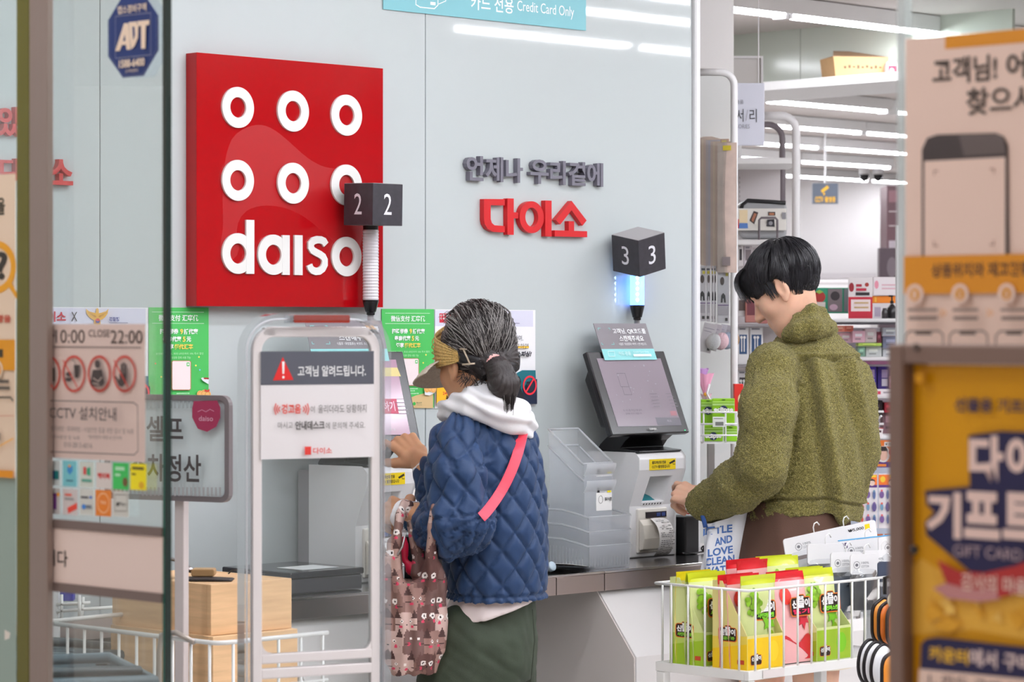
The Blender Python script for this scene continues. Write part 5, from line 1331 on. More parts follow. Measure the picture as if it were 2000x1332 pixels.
def pouch(m, kind, label, w_=.112, h=.195, group='snack pouches in the wire basket', seed=0):
    base, low, top, fr_, sub_ = KCOL[kind]; r = thing('snack_pouch', label, 'snack', m, group); rs = random.Random(seed)
    p1, p2 = rs.uniform(0, 6), rs.uniform(0, 6)
    def th_(u, v): return .011*(max(0, math.sin(math.pi*u))**.5)*(max(0, math.sin(math.pi*min(1, v*1.06)))**.6)+.0015*math.sin(9*v+p1)*math.sin(math.pi*u)
    def lean(v): return .012*v*v*math.sin(p2)
    for nm, v0, v1, c in (('bag', 0, .90, base), ('crimped_top', .90, 1, top)):
        b = MB()
        for sg in (-1, 1): b.grid(lambda u, v: ((u-.5)*w_*(1+.02*math.sin(20*(v0+(v1-v0)*v)+p1)), sg*th_(u, v0+(v1-v0)*v)+lean(v0+(v1-v0)*v)-.0006*sg, h*(v0+(v1-v0)*v)), 13, 14 if nm == 'bag' else 4)
        obj(nm, b, M(c, .28, coat=.2), r, smooth=True)
    y = -.0125
    def at(cx, cz):
        u = cx/w_+.5; v = cz/h; return -th_(u, v)+lean(v)-.0012
    def drape(b):      # lay print on the curved front
        b.v = [(x_, at(x_, z_)+(y_-y)*1.0, z_) for x_, y_, z_ in b.v]; return b
    b = MB()
    for i in range(30 if kind != 'red' else 0):
        a, rr_ = rs.uniform(0, 6.28), rs.uniform(0, 1)**.6; blob(b, -w_*.22+math.cos(a)*rr_*w_*.2, h*.70+math.sin(a)*rr_*h*.14, .0062, .0062, y-.0001*i, 10)
    if b.v: obj('fruit_print', drape(b), M((128, 176, 40), .4, var=.3, vscale=90), r)
    b = MB()
    if kind == 'red':
        blob(b, -w_*.2, h*.74, .017, .019, y)
    else: blob(b, w_*.30, h*.30, .014, .018, y)
    obj('fruit_print', drape(b), M((214, 60, 50) if kind == 'red' else low, .4), r)
    b = MB(); b.flat([(w_*(-.49+.98*i/10), h*(.26+.05*math.sin(i*.9))) for i in range(11)]+[(w_*.49, h*.03), (-w_*.49, h*.03)], y); obj('colour_print', drape(b), M(low, .35), r)
    b = MB(); b.flat([(w_*a+.002, h*c) for a, c in ((-.02, .55), (.1, .46), (.06, .40), (.18, .42), (.24, .34), (.3, .43), (.42, .42), (.36, .48), (.45, .56), (.3, .54), (.2, .6), (.12, .53))], y-.0003); obj('splash_print', drape(b), M(fr_ if kind != 'lemon' else (60, 150, 60), .4), r)
    e = len(C.objects); logo(r, w_*.14, h*.62, w_*.58, y-.0006, sub_, (130, 220, 50) if kind != 'red' else (220, 40, 90))
    return r
def display_box(m, kind, label, w_=.118, d=.096, hb=.185, hf=.072):
    base, low, top, fr_, sub_ = KCOL[kind]; r = thing('display_box', label, 'box', m, 'snack display boxes in the wire basket')
    mid = tuple(int((a+b)/2) for a, b in zip(base, low)); t = .0012
    prof = [(0, 0), (d, 0), (d, hb), (d*.72, hb), (0, hf)]
    b = MB(); b.prism(prof, 0, t, 'x'); b.prism(prof, w_-t, w_, 'x'); b.box(t, w_-t, 0, t, 0, hf); b.box(t, w_-t, d-t, d, 0, hb); b.box(t, w_-t, t, d-t, 0, t)
    obj('carton', b, M(base, .45), r)
    # printed side (left) : colour fades in bands, logo
    s = MB(); s.add([(-.0004, 0.0, 0), (-.0004, d, 0), (-.0004, d, hb*.22), (-.0004, 0, hb*.30)], [(0, 1, 2, 3)]); obj('side_print', s, M(low, .45), r)
    s = MB(); s.add([(-.0003, 0.0, hb*.25), (-.0003, d, hb*.2), (-.0003, d, hb*.36), (-.0003, 0, hf*1.0 if hf < hb*.42 else hb*.42)], [(0, 1, 2, 3)]); obj('side_print', s, M(mid, .45), r)
    side = bpy.data.objects.new('side_logo', None); C.objects.link(side); side.parent = r; side.matrix_local = Matrix.Translation((-.0006, d, 0)) @ Matrix.Rotation(-math.pi/2, 4, 'Z')
    logo(side, d*.44, hb*.40, .048, 0, sub_, (130, 200, 50))
    b = MB(); b.flat([(d*.72, .012), (d*.92, .012), (d*.92, .021), (d*.72, .021)], -.0003); obj('count_mark', b, M((190, 70, 40), .4), side)
    f = MB(); fl(f, .001, .001, w_-.001, hf*.92, -.0004); obj('front_print', f, M(low, .4), r)
    b = MB(); blob(b, w_*.72, hf*.5, .017, .022, -.0007); obj('fruit_print', b, M((244, 206, 40) if kind == 'lemon' else fr_, .4), r)
    logo(r, w_*.24, hf*.30, .034, -.0010, '', (0, 0, 0))
    return r
def bl(x, y, z=0, a=0, t=0): return BM @ Matrix.Translation((x, y, BZ-.0025+z)) @ Matrix.Rotation(math.radians(a), 4, 'Z') @ Matrix.Rotation(math.radians(t), 4, 'X')
display_box(bl(.012, .014), 'lemon', 'yellow cut-away snack carton at the near corner of the wire basket')
display_box(bl(.004, .128), 'green', 'green cut-away snack carton at the far left of the wire basket')
display_box(bl(.245, .016), 'green', 'green cut-away snack carton at the right of the basket front', hb=.15)
pouch(bl(.074, .034, .0015, 0, -4), 'green', 'green grape snack pouch standing in the yellow carton', seed=1)
pouch(bl(.066, .062, .0015, 3, -5), 'red', 'pink snack pouch with red top behind the grape pouch in the yellow carton', seed=2)
pouch(bl(.064, .086, .0015, 0, -2), 'red', 'rearmost pink snack pouch in the yellow carton', seed=3)
pouch(bl(.056, .150, .0015, -4, -3), 'green', 'front pale pouch in the far left green carton', seed=4)
pouch(bl(.055, .180, .0015, 4, -3), 'green', 'middle pale pouch in the far left green carton', seed=5)
pouch(bl(.058, .206, .0015, 0, -3), 'lemon', 'rear yellow-topped pouch in the far left green carton', seed=6)
pouch(bl(.190, .030, .0015, 0, -5), 'red', 'red strawberry snack pouch at the middle of the basket front', seed=7)
pouch(bl(.192, .060, .0015, 2, -4), 'red', 'red-topped snack pouch right behind the strawberry pouch', seed=8)
pouch(bl(.300, .040, .0015, 0, -4), 'green', 'green grape snack pouch standing in the right green carton', seed=9)
pouch(bl(.302, .066, .0015, 3, -4), 'green', 'second green pouch in the right green carton', seed=10)
pouch(bl(.300, .092, .0015, -3, -3), 'green', 'rear green pouch in the right green carton', seed=11)
for i, (x_, y_, k_, l_) in enumerate(((.17, .13, 'red', 'tall red-topped pouch in the second row, left'), (.18, .165, 'red', 'red-topped pouch behind the tall one in the second row'), (.30, .14, 'green', 'lime-topped pouch in the second row by the white garment packs'), (.30, .175, 'green', 'farthest lime-topped pouch, touching the garment packs'))):
    pouch(bl(x_, y_, .022, 4-3*i, -4), k_, l_, seed=20+i)
# ------------------------------------------------------------------ clear hanging garment packs
POLY = glass_mat((250, 251, 252), .9, .16, (245, 247, 250))
def pack(px, py, z, w_, h, rot, content, label, mark=True, price=None, tilt=0, top=(236, 236, 238)):
    r = thing('garment_pack', label, 'package', mat4(P(px, py, z), rot) @ Matrix.Rotation(math.radians(tilt), 4, 'Y'), 'clear hanging garment packs behind the snacks')
    rs = random.Random(px)
    p1 = rs.uniform(0, 6)
    b = MB()
    for sg in (-1, 1): b.grid(lambda u, v: ((u-.5)*w_*(1+.03*math.sin(9*v+p1)), sg*(.012*math.sin(math.pi*u)**.6*min(1, v*5)+.003*math.sin(14*v+5*u+p1)*min(1, v*3)*math.sin(math.pi*u)), -.03-(h-.03)*v), 12, 14)
    obj('clear_bag', b, POLY, r, smooth=True)
    obj('header', MB().prism([(x_, z_) for x_, z_ in rrect(-w_/2, -.045, w_/2, 0, .006, 3)], -.0016, .0016), M(top, .35), r)
    b = MB(); b.grid(lambda u, v: ((u-.5)*w_*.82, -.007*math.sin(math.pi*u)-.001, -.055-(h-.07)*v), 8, 4); b.grid(lambda u, v: ((u-.5)*w_*.82, .007*math.sin(math.pi*u)+.001, -.055-(h-.07)*v), 8, 4); obj('folded_garment', b, M(content, .8), r, smooth=True)
    hk = MB(); hk.tube([(0, 0, -.012), (0, 0, .012), (.004, 0, .020), (.011, 0, .022), (.016, 0, .014)], .0016, 6); obj('hook', hk, M((240, 240, 240), .3), r, smooth=True)
    if mark:
        b = MB(); b.annulus(-w_*.28, -.024, .0085, .0085, .0075, .0075, -.0020, n=20); blob(b, -w_*.28, -.024, .004, .0035, -.0020); b2 = b
        for k, ss in enumerate(('100%', 'COTTON')): text_into(b2, ss, -w_*.28+.012, -.022-k*.008, -w_*.28+.032, -.017-k*.008, -.0020, bold=.0)
        obj('mark_print', b2, M((120, 120, 126), .5), r)
    if price:
        b = MB(); text_into(b, price, w_*.05, -.017, w_*.30, -.009, -.0020, bold=.02); obj('price_lettering', b, M((40, 40, 44), .5), r)
        b = MB(); fl(b, w_*.32, -.019, w_*.40, -.006, -.0020); obj('price_spot', b, M((244, 210, 20), .5), r)
    return r
pack(1590, 1040, 6.55, .16, .17, 20, (226, 226, 226), 'white garment pack at the left end of the packs', tilt=-10)
pack(1648, 1028, 6.62, .17, .20, 25, (230, 230, 232), 'garment pack with a 5,000 price mark at the top of the packs', price='₩5,000', tilt=-9)
pack(1612, 1062, 6.50, .10, .15, 30, (34, 42, 50), 'garment pack with dark slate fabric, second from the left', mark=False)
o_ = pack(1690, 1052, 6.55, .14, .18, 22, (206, 210, 214), 'garment pack marked 95 with a blue edge', tilt=-4)
b = MB(); text_into(b, '95', -.066, -.018, -.048, -.004, -.0022, bold=.02); obj('size_lettering', b, M((70, 50, 100), .5), o_)
obj('blue_edge', MB().box(-.07, .07, -.0018, .0018, .0005, .003), M((90, 170, 220), .4), o_)
pack(1652, 1078, 6.44, .085, .15, 30, (44, 60, 80), 'small garment pack with blue-black fabric in the middle', mark=True)
pack(1688, 1082, 6.42, .075, .14, 26, (40, 40, 46), 'small garment pack with black fabric right of the blue-black one', mark=True)
pack(1722, 1074, 6.48, .10, .24, 26, (214, 214, 216), 'long pale grey garment pack near the yellow poster stand', mark=True)
pack(1756, 1048, 6.50, .11, .16, 24, (222, 224, 228), 'white garment pack half hidden by the yellow poster stand', mark=True)
pack(1752, 1096, 6.35, .10, .26, 24, (46, 54, 72), 'navy garment pack hanging beside the poster stand frame', mark=False, top=(58, 66, 84))
# ------------------------------------------------------------------ pumpkin and ghost cut-outs hanging on the basket
def plush(name, label, px, py, z, rx, rz, rot, col, shape, group):
    r = thing(name, label, 'decoration', mat4(P(px, py, z), rot), group)
    def outline(k, th_=0):
        out = []
        for i in range(40):
            a = 6.2832*i/40
            if shape == 'pumpkin': q = 1+.05*math.cos(5*a); x_, z_ = rx*q*math.cos(a), rz*q*math.sin(a)
            else:
                x_ = rx*math.cos(a)*(1-.12*math.sin(a)); z_ = rz*math.sin(a)
                if math.sin(a) > .6: x_ += rx*.25*(math.sin(a)-.6)
            out.append((x_*k, z_*k))
        return out
    obj('rim', MB().prism(outline(1), -.004, .004), M((24, 20, 24), .35), r, bevel=.0015)
    b = MB(); ks = [.90, .86, .7, .4, .05]; hs = [.0042, .009, .0125, .014, .0145]
    V = []
    for k, h_ in zip(ks, hs): V += [(x_, -h_, z_) for x_, z_ in outline(k)]
    b.add(V, [(j*40+i, j*40+(i+1) % 40, (j+1)*40+(i+1) % 40, (j+1)*40+i) for j in range(4) for i in range(40)]+[tuple(160+i for i in range(40))]); obj('face', b, M(col, .35, coat=.3), r, smooth=True)
    b = MB()
    if shape == 'pumpkin':
        for s in (-.35, .12, .5): b.tube([(rx*s*1.1, -.0135, rz*.72), (rx*s*.8, -.0155, rz*.1), (rx*s*1.15, -.013, -rz*.72)], .0014, 5)
    else:
        b.tube([(-rx*.25, -.0150, rz*.08), (-rx*.12, -.0155, -rz*.02), (rx*.05, -.0150, rz*.08)], .0012, 5); b.tube([(rx*.35, -.014, -rz*.2), (rx*.2, -.0152, -rz*.32), (rx*.32, -.0145, -rz*.45)], .0012, 5)
        for q in (-.02, .16): b.lathe([(.0001, -.001), (.0028, 0), (.0001, .001)], 8, m=Matrix.Translation((rx*(.3+q), -.0150, rz*.42)) @ Matrix.Rotation(math.pi/2, 4, 'X'))
    obj('line_detail', b, M((20, 18, 22), .4), r)
    return r
OR_ = (232, 122, 36); OR2 = (236, 150, 50)
for k, (px, py) in enumerate(((1722, 1214), (1736, 1218), (1754, 1222))):
    plush('pumpkin_decoration', ('rear', 'middle', 'front')[k]+' orange pumpkin of the upper bunch hanging on the basket', px, py, 5.92-.035*k, .030+.002*k, .050, 35, OR_ if k else OR2, 'pumpkin', 'pumpkins hanging on the basket')
for k, (px, py) in enumerate(((1697, 1293), (1708, 1298), (1722, 1303))):
    plush('ghost_decoration', ('rear', 'middle', 'front')[k]+' white ghost cut-out hanging below the basket rim', px, py, 5.86-.03*k, .030, .048, 33, (232, 234, 238), 'ghost', 'ghosts hanging on the basket')
plush('pumpkin_decoration', 'lowest orange pumpkin, right of the white ghosts', 1745, 1318, 5.72, .034, .050, 33, OR2, 'pumpkin', 'pumpkins hanging on the basket')
h = thing('black_hook', 'black plastic hook clipped on the basket rim above the pumpkins', 'hook', mat4(P(1737, 1133, 5.93), 40))
obj('clip', MB().tube([(0, .012, -.03), (0, .012, .004), (0, -.002, .008), (0, -.010, .002), (0, -.010, -.03), (0, -.020, -.045)], .0045, 8), M((20, 20, 24), .3), h, smooth=True)
h = thing('round_tag', 'cream round tag hanging from the pumpkin bunch', 'tag', mat4(P(1746, 1172, 5.86), 35))
obj('disc', MB().lathe([(.018, -.0006), (.018, .0006)], 24, m=Matrix.Rotation(math.pi/2, 4, 'X')), M((236, 226, 200), .5), h)
# ------------------------------------------------------------------ fixtures at the end of the glass wall
WP = M((232, 232, 234), .35)
def arch(name, label, cat, xl, xr, yt, yb, z, r_px, tube=.014, mat=WP, rot=0):
    r = thing(name, label, cat, Matrix.Translation(P(xr, 640, z)*Vector((1, 1, 0)) if False else Vector((P(xr, 640, z).x, z, 0))))
    s = z/F; x0 = (xl-xr)*s; zt = CAMH-(yt-CY)*s; rr = r_px*s; pts = [(0, 0, .02)]
    pts += [(0-rr+rr*math.cos(a), 0, zt-rr+rr*math.sin(a)) for a in [math.pi/2*k/6 for k in range(7)]]+[(x0, 0, zt)]
    obj('arch_tube', MB().tube(pts, tube, 10), mat, r, smooth=True); obj('foot', MB().box(-.03, .03, -.12, .12, 0, .02), mat, r, bevel=.003)
    return r, s, zt
ar, s_, zt = arch('display_frame', 'white arched end frame of the shelf next to the pillar', 'shelf', 1366, 1434, 141, 1332, 8.25, 26, .0105)
obj('acrylic_panel', MB().box((1366-1434)*s_, -.006, -.002, .002, .85, zt-.01), glass_mat((250, 252, 252), .8, .04), ar)
A1 = ar
ar, s_, zt = arch('display_frame', 'white arched end frame of the phone accessory shelf', 'shelf', 1490, 1555, 226, 1332, 9.6, 30, .014)
A2 = ar
ar, s_, zt = arch('display_frame', 'dark grey arched frame standing behind the white arched frames', 'shelf', 1445, 1528, 243, 1332, 10.4, 28, .011, M((116, 108, 114), .4))
A3 = ar
A1.name = 'display_stand'; A2.name = 'accessory_shelf'; A3.name = 'grey_stand'
def bx(name, label, cat, x0, y0, x1, y1, z, d, col, prints=(), group=None, rough=.45, rot=0, bevel=.002, mat=None, tilt=0):
    """a boxy product: its front face spans the given rectangle at depth z, d deep"""
    s = z/F; w_ = (x1-x0)*s; h_ = (y1-y0)*s
    r = thing(name, label, cat, mat4(P((x0+x1)/2, y1, z), rot) @ Matrix.Rotation(math.radians(tilt), 4, 'Y'), group)
    k = min(w_, h_, d)*.45
    obj('pack', MB().box(-w_/2, w_/2, 0, d, 0, h_), mat or M(col, rough), r, bevel=min(bevel, k))
    X = lambda x: (x-(x0+x1)/2)*s; Zz = lambda y: (y1-y)*s
    for i, q in enumerate(prints):
        b = MB(); y = -.0012-.0004*i
        if q[0] == 'r': fl(b, X(q[1]), Zz(q[4]), X(q[3]), Zz(q[2]), y)
        elif q[0] == 'e': blob(b, X(q[1]), Zz(q[2]), q[3]*s, q[4]*s, y, 20)
        elif q[0] == 'p': b.flat([(X(a), Zz(c)) for a, c in q[1]], y)
        elif q[0] == 't': text_into(b, q[1], X(q[2]), Zz(q[5]), X(q[4]), Zz(q[3]), y, bold=q[7] if len(q) > 7 else .02)
        obj('lettering' if q[0] == 't' else 'print', b, M(q[-1] if q[0] != 't' else q[6], .5), r)
    return r
def unit(name, label, cat, z, px): return thing(name, label, cat, Matrix.Translation(Vector((P(px, 640, z).x, z, 0))))
def adopt(u, r, nm):
    ch = [x for x in C.objects if x.parent == r]; pk = [x for x in ch if x.name.startswith('pack')][0]
    m = u.matrix_world.inverted() @ r.matrix_world
    pk.parent = u; pk.matrix_local = m; pk.name = nm
    for x in ch:
        if x is not pk: x.parent = pk
    bpy.data.objects.remove(r); return pk
def take(u, r, nm=None):
    for x in [x for x in C.objects if x.parent == r]:
        l = x.matrix_local.copy(); m = u.matrix_world.inverted() @ r.matrix_world @ l; x.parent = u; x.matrix_local = m
    bpy.data.objects.remove(r)
# hanging kraft packs, seen nearly edge on
kr = [(236, 214, 204), (240, 220, 208), (228, 206, 198), (246, 226, 208), (238, 214, 204), (222, 210, 214), (212, 208, 222), (232, 210, 204), (242, 222, 204), (236, 208, 194)]
for i in range(11):
    x0 = 1368+i*4.6
    c = kr[i % 10]; r = thing('hosiery_pack', 'slim kraft pack of the upper hanging row, number %s from the wall end' % ['first', 'second', 'third', 'fourth', 'fifth', 'sixth', 'seventh', 'eighth', 'ninth', 'tenth', 'eleventh'][i] if False else ['leftmost', 'second', 'third', 'fourth', 'fifth', 'sixth', 'seventh', 'eighth', 'ninth', 'tenth', 'rightmost'][i]+' slim kraft pack in the tall row beside the glass wall', 'package', mat4(P(x0+6, 267+i*1.2, 8.55-.03*i), -30), 'tall slim kraft packs beside the glass wall')
    s = 8.5/F; b = MB(); hh = 246*s
    for sg in (-1, 1): b.grid(lambda u, v: ((u-.5)*.030*2, sg*(.0016+.004*math.sin(math.pi*u)*math.sin(math.pi*v)), -hh*v), 5, 12)
    obj('sleeve', b, M(c, .35, coat=.5, var=.08, vscale=20), r, smooth=True)
    obj('header_mark', MB().box(-.010, .016, -.0075, -.0070, -.022, -.008), M((226, 208, 70) if i > 8 else (120, 112, 110), .5), r); obj('base_mark', MB().box(-.012, .014, -.0085, -.0080, -hh+.02, -hh+.045), M((150, 140, 142), .5), r)
r = bx('hosiery_pack', 'front kraft pack facing out at the right of the tall row', 'package', 1407, 271, 1424, 512, 8.3, .01, (204, 168, 150), [('r', 1410, 274, 1419, 284, (216, 200, 120)), ('r', 1410, 455, 1420, 490, (176, 140, 128)), ('r', 1409, 284, 1418, 345, (180, 170, 166))], rot=-10)
PW = (226, 220, 226)
for i, (x0, x1) in enumerate(((1364, 1379), (1380, 1388), (1390, 1394), (1395, 1399), (1401, 1424))):
    z = 8.35-.02*i; y0 = 519 if i < 4 else 523
    bx('hair_cap_pack', ['leftmost', 'second', 'third', 'fourth', 'rightmost, fully visible'][i]+' clear pack with a dark hair piece picture by the pillar', 'package', x0, y0, x1, 627+i, z, .006, PW,
       [('r', max(x0, x1-9), y0+5, x1-2, y0+9, (90, 84, 90)), ('r', max(x0, x1-7), y0+10, x1-2, y0+16, (226, 206, 60)), ('e', (x0+x1)/2-(2 if i == 4 else 0), y0+26, min(4, (x1-x0)*.3), 8, (84, 66, 62)), ('p', [((x0+x1)/2-min(5, (x1-x0)*.35), y0+68), ((x0+x1)/2-min(4, (x1-x0)*.3), y0+54), ((x0+x1)/2, y0+49), ((x0+x1)/2+min(4, (x1-x0)*.3), y0+54), ((x0+x1)/2+min(5, (x1-x0)*.35), y0+68), ((x0+x1)/2+1.5, y0+68), ((x0+x1)/2+1, y0+60), ((x0+x1)/2-1, y0+60), ((x0+x1)/2-1.5, y0+68)], (50, 44, 48)), ('r', x0+1, y0+72, x1-1, y0+74, (130, 100, 150)), ('r', x0+2, y0+76, x1-2, y0+92, (196, 188, 196)), ('r', max(x0, x1-8), y0+98, x1-3, y0+104, (60, 56, 60))], 'clear hair piece packs by the pillar', bevel=.001)
for i, (x0, y0, x1, y1, c, pc) in enumerate(((1362, 630, 1388, 688, (224, 214, 220), (244, 238, 240)), (1384, 632, 1399, 685, (206, 198, 206), (236, 196, 204)), (1397, 632, 1409, 683, (190, 184, 194), (150, 160, 178)), (1408, 634, 1419, 680, (176, 168, 178), (150, 124, 96)))):
    r = bx('pompom_card', ['white', 'pink', 'grey blue', 'tan'][i]+' fluffy pompom on a tilted pale card by the pillar', 'package', x0, y0, x1, y1, 8.3+.04*i, .002, c, [('r', x0+2, y0+10, x1-4, y0+11, (150, 140, 160)), ('r', x0+2, y0+16, x1-8, y0+17, (150, 140, 160)), ('r', x1-9, y1-10, x1-4, y1-5, (60, 54, 60))], 'pompom cards by the pillar', tilt=14)
    b = MB(); c0 = (.018, -.018, (y1-y0)*.42*8.3/F)
    b.grid(lambda u, v: (c0[0]+(.021+.002*math.sin(u*60)*math.sin(v*40))*math.cos(6.2832*u)*math.sin(math.pi*v), c0[1]+.018*math.sin(6.2832*u)*math.sin(math.pi*v), c0[2]+(.024+.002*math.sin(u*50))*math.cos(math.pi*v)), 24, 14, closed_u=True); obj('pompom', b, M(pc, .95, bump=.6, bscale=300), r, smooth=True)
for i, (x0, y0, x1, y1, z) in enumerate(((1388, 640, 1424, 700, 8.75), (1374, 694, 1396, 710, 8.7), (1398, 694, 1424, 710, 8.72), (1380, 722, 1398, 800, 8.8), (1401, 722, 1424, 800, 8.82), (1372, 866, 1390, 905, 8.7), (1395, 866, 1412, 905, 8.7))):
    bx('earphone_box', ['white box behind the pompom cards', 'small white box left under the pompom cards', 'small white box right under the pompom cards', 'white and tan earphone box left above the green mints', 'white earphone box right above the green mints', 'lower white box left of the grey rack post', 'lower white box right of the grey rack post'][i], 'box', x0, y0, x1, y1, z, .03, (232, 232, 236), [('r', x0+3, y0+(y1-y0)*.25, x1-3, y0+(y1-y0)*.75, (170, 152, 146) if i % 2 else (176, 190, 206)), ('r', (x0+x1)/2, y0+(y1-y0)*.35, (x0+x1)/2+3, y0+(y1-y0)*.7, (70, 72, 80)), ('r', x0+3, y0+2, x0+9, y0+5, (110, 110, 120))], 'small white boxes by the pillar')
for i, (y_, ) in enumerate(((712,), (716,))): pass
adopt(A1, bx('q', 'q', 'q', 1366, 709, 1426, 716, 8.68, .2, (120, 116, 122)), 'shelf_board')
adopt(A1, bx('q', 'q', 'q', 1362, 150, 1430, 1550, 9.0, .02, (222, 212, 216)), 'back_panel')
adopt(A1, bx('q', 'q', 'q', 1382, 866, 1396, 1630, 8.25, .03, (196, 188, 186)), 'rack_post')
# pink bouquet toy
r = thing('toy_bouquet', 'pink and lilac wrapped toy bouquet above the green mint pouches', 'toy', Matrix.Translation(P(1377, 800, 8.05)))
s = 8.05/F
def cone(cx, cz, rx, rz, ph, col, nm):
    b = MB(); b.grid(lambda u, v: (cx*s+(rx*s*(.15+.85*v)*(1+.16*math.sin(u*6.2832*7+ph)))*math.cos(6.2832*u), (rx*s*.7*(.15+.85*v))*math.sin(6.2832*u), cz*s+rz*s*v+.002*math.sin(u*6.28*5)), 40, 8, closed_u=True); obj(nm, b, M(col, .5, alpha=.92), r, smooth=True)
cone(0, 28, 16, 42, 0, (240, 170, 200), 'pink_wrap'); cone(-6, 52, 12, 28, 2, (206, 160, 220), 'lilac_wrap'); cone(2, 4, 10, 26, 1, (236, 200, 214), 'lower_wrap')
obj('bead', MB().lathe([(.001, -.006), (.006, 0), (.001, .006)], 12, (0, -.012, 30*s)), M((244, 176, 60), .3), r, smooth=True)
obj('ribbon', MB().tube([(.012, -.012, 50*s), (.004, -.016, 32*s), (.016, -.012, 16*s), (.002, -.014, 20*s)], .003, 5), M((240, 236, 240), .3), r, smooth=True)
# green mint pouches in a wire rack
mr = thing('wire_rack', 'small white wire rack holding green mint pouches beside the glass wall', 'rack', Matrix.Translation(P(1402, 864, 7.98)))
s = 7.98/F; X = lambda x: (x-1402)*s; Zq = lambda y: (864-y)*s
for y_ in (805, 828, 850): obj('wire', MB().tube([(X(1364), -.004, Zq(y_)), (X(1440), -.004, Zq(y_))], .0025, 6), WP, mr, smooth=True)
for x_ in (1374, 1417): obj('wire', MB().tube([(X(x_), -.002, Zq(803)), (X(x_), -.002, Zq(864))], .0025, 6), WP, mr, smooth=True)
obj('tray', MB().box(X(1372), X(1442), 0, .07, -.004, 0), WP, mr)
GN = (140, 196, 44)
def mint(x0, y0, x1, y1, z, label, txt=True):
    r = bx('mint_pouch', label, 'snack', x0, y0, x1, y1, z, .012, GN, [('r', x0+.5, y0+6, x1-.5, y0+8, (176, 220, 110)), ('r', x0+.5, y0+10, x1-.5, y0+14, (170, 210, 120)), ('e', (x0+x1)/2, y0+3, 4, 1, (60, 90, 30))]+([('e', (x0+x1)/2, y1-22 if y1-y0 > 60 else y0+22, 8, 8, (30, 44, 84)), ('t', 'eclipse', x0+3, (y1-28) if y1-y0 > 60 else y0+17, x1-3, (y1-13) if y1-y0 > 60 else y0+28, (246, 246, 240), .04)] if txt else []), 'green mint pouches in the wire rack', rough=.3)
mint(1374, 830, 1412, 862, 8.00, 'front green mint pouch with its name across, low in the rack')
mint(1369, 780, 1397, 829, 8.03, 'upper left green mint pouch in the rack')
mint(1391, 778, 1435, 829, 8.00, 'upper right green mint pouch in the rack')
mint(1414, 832, 1440, 862, 8.02, 'lower right green mint pouch half behind the olive sleeve', False)
bx('price_card', 'small white barcode card on the upper right mint pouch', 'card', 1392, 814, 1416, 834, 7.965, .001, (226, 230, 224), [('r', 1397, 824, 1413, 831, (120, 122, 118)), ('r', 1394, 817, 1412, 818, (90, 90, 90))])
bx('red_box', 'bright red carton behind the olive shoulder, right of the mints', 'box', 1434, 750, 1452, 806, 8.15, .05, (216, 44, 34), [('e', 1449, 780, 8, 12, (228, 200, 160))])
# --------------- accessory shelf
adopt(A1, bx('q', 'q', 'q', 1425, 165, 1440, 1590, 8.6, .03, (234, 234, 236), bevel=.004), 'end_post')
gz = 9.9
adopt(A2, bx('q', 'q', 'q', 1440, 323, 1524, 1440, gz+.25, .02, (212, 206, 208), [('r', 1444, 345+i*9, 1445, 350+i*9, (140, 136, 140)) for i in range(14)]), 'pegboard')
def board(y, x0=1436, x1=1561, z=gz-.1, th_=9, label=''):
    return adopt(A2, bx('q', 'q', 'q', x0, y, x1, y+th_, z, .36, (238, 238, 238), bevel=.003), 'shelf_board')
board(308, th_=12, label='top white shelf board of the phone accessory shelf'); board(468, th_=10, label='white shelf board under the zipped cases')
r = thing('q', 'q', 'q', Matrix.Translation(P(1440, 321, gz)))
s = gz/F; obj('plate', MB().prism([(0, 0), (98*s, 0), (60*s, -8*s), (30*s, -14*s), (14*s, -26*s), (0, -27*s)], -.004, .004), M((188, 180, 176), .5), r).name = 'bracket'; take(A2, r)
r = thing('q', 'q', 'q', Matrix.Translation(P(1436, 306, gz-.09))); 
obj('wire', MB().tube([(0, 0, 0), (0, 0, 18*s), (122*s, 0, 15*s), (122*s, 0, 0)], .003, 6), WP, r, smooth=True)
for i in range(4): obj('wire', MB().tube([((15+25*i)*s, 0, 0), ((15+25*i)*s, 0, 17*s)], .002, 5), WP, r, smooth=True)
take(A2, r)
zc = thing('zipped_case', 'silver grey case with a black zip on the accessory shelf', 'case', Matrix.Translation(P(1490, 466, gz-.06)))
obj('shell', MB().prism(rrect(-47*s, 0, 47*s, 74*s, 14*s), 0, .09), M((176, 178, 182), .3), zc, bevel=.01)
obj('zip', MB().tube([(-46*s, -.003, 44*s), (-40*s, -.004, 66*s), (-30*s, -.004, 74*s), (20*s, -.004, 71*s), (44*s, -.004, 69*s)], .007, 6), M((26, 26, 30), .4), zc, smooth=True)
bx('case_sleeve', 'printed cardboard sleeve on the zipped case, showing open cases', 'box', 1440, 407, 1536, 450, gz-.09, .02, (236, 234, 228),
   [('r', 1444, 410, 1460, 435, (240, 220, 180)), ('p', [(1464, 431), (1472, 412), (1481, 415), (1473, 438)], (60, 50, 50)), ('p', [(1467, 430), (1473, 416), (1478, 418), (1471, 434)], (170, 110, 84)), ('p', [(1444, 436), (1460, 436), (1461, 446), (1442, 446)], (86, 130, 200)), ('r', 1500, 414, 1514, 421, (40, 36, 40)), ('r', 1502, 416, 1512, 420, (196, 130, 96)), ('p', [(1498, 429), (1512, 428), (1513, 443), (1497, 442)], (44, 44, 52)), ('e', 1505, 436, 4, 4, (160, 160, 168)), ('r', 1527, 415, 1535, 428, (150, 150, 156)), ('r', 1440, 428, 1443, 446, (210, 60, 50))])
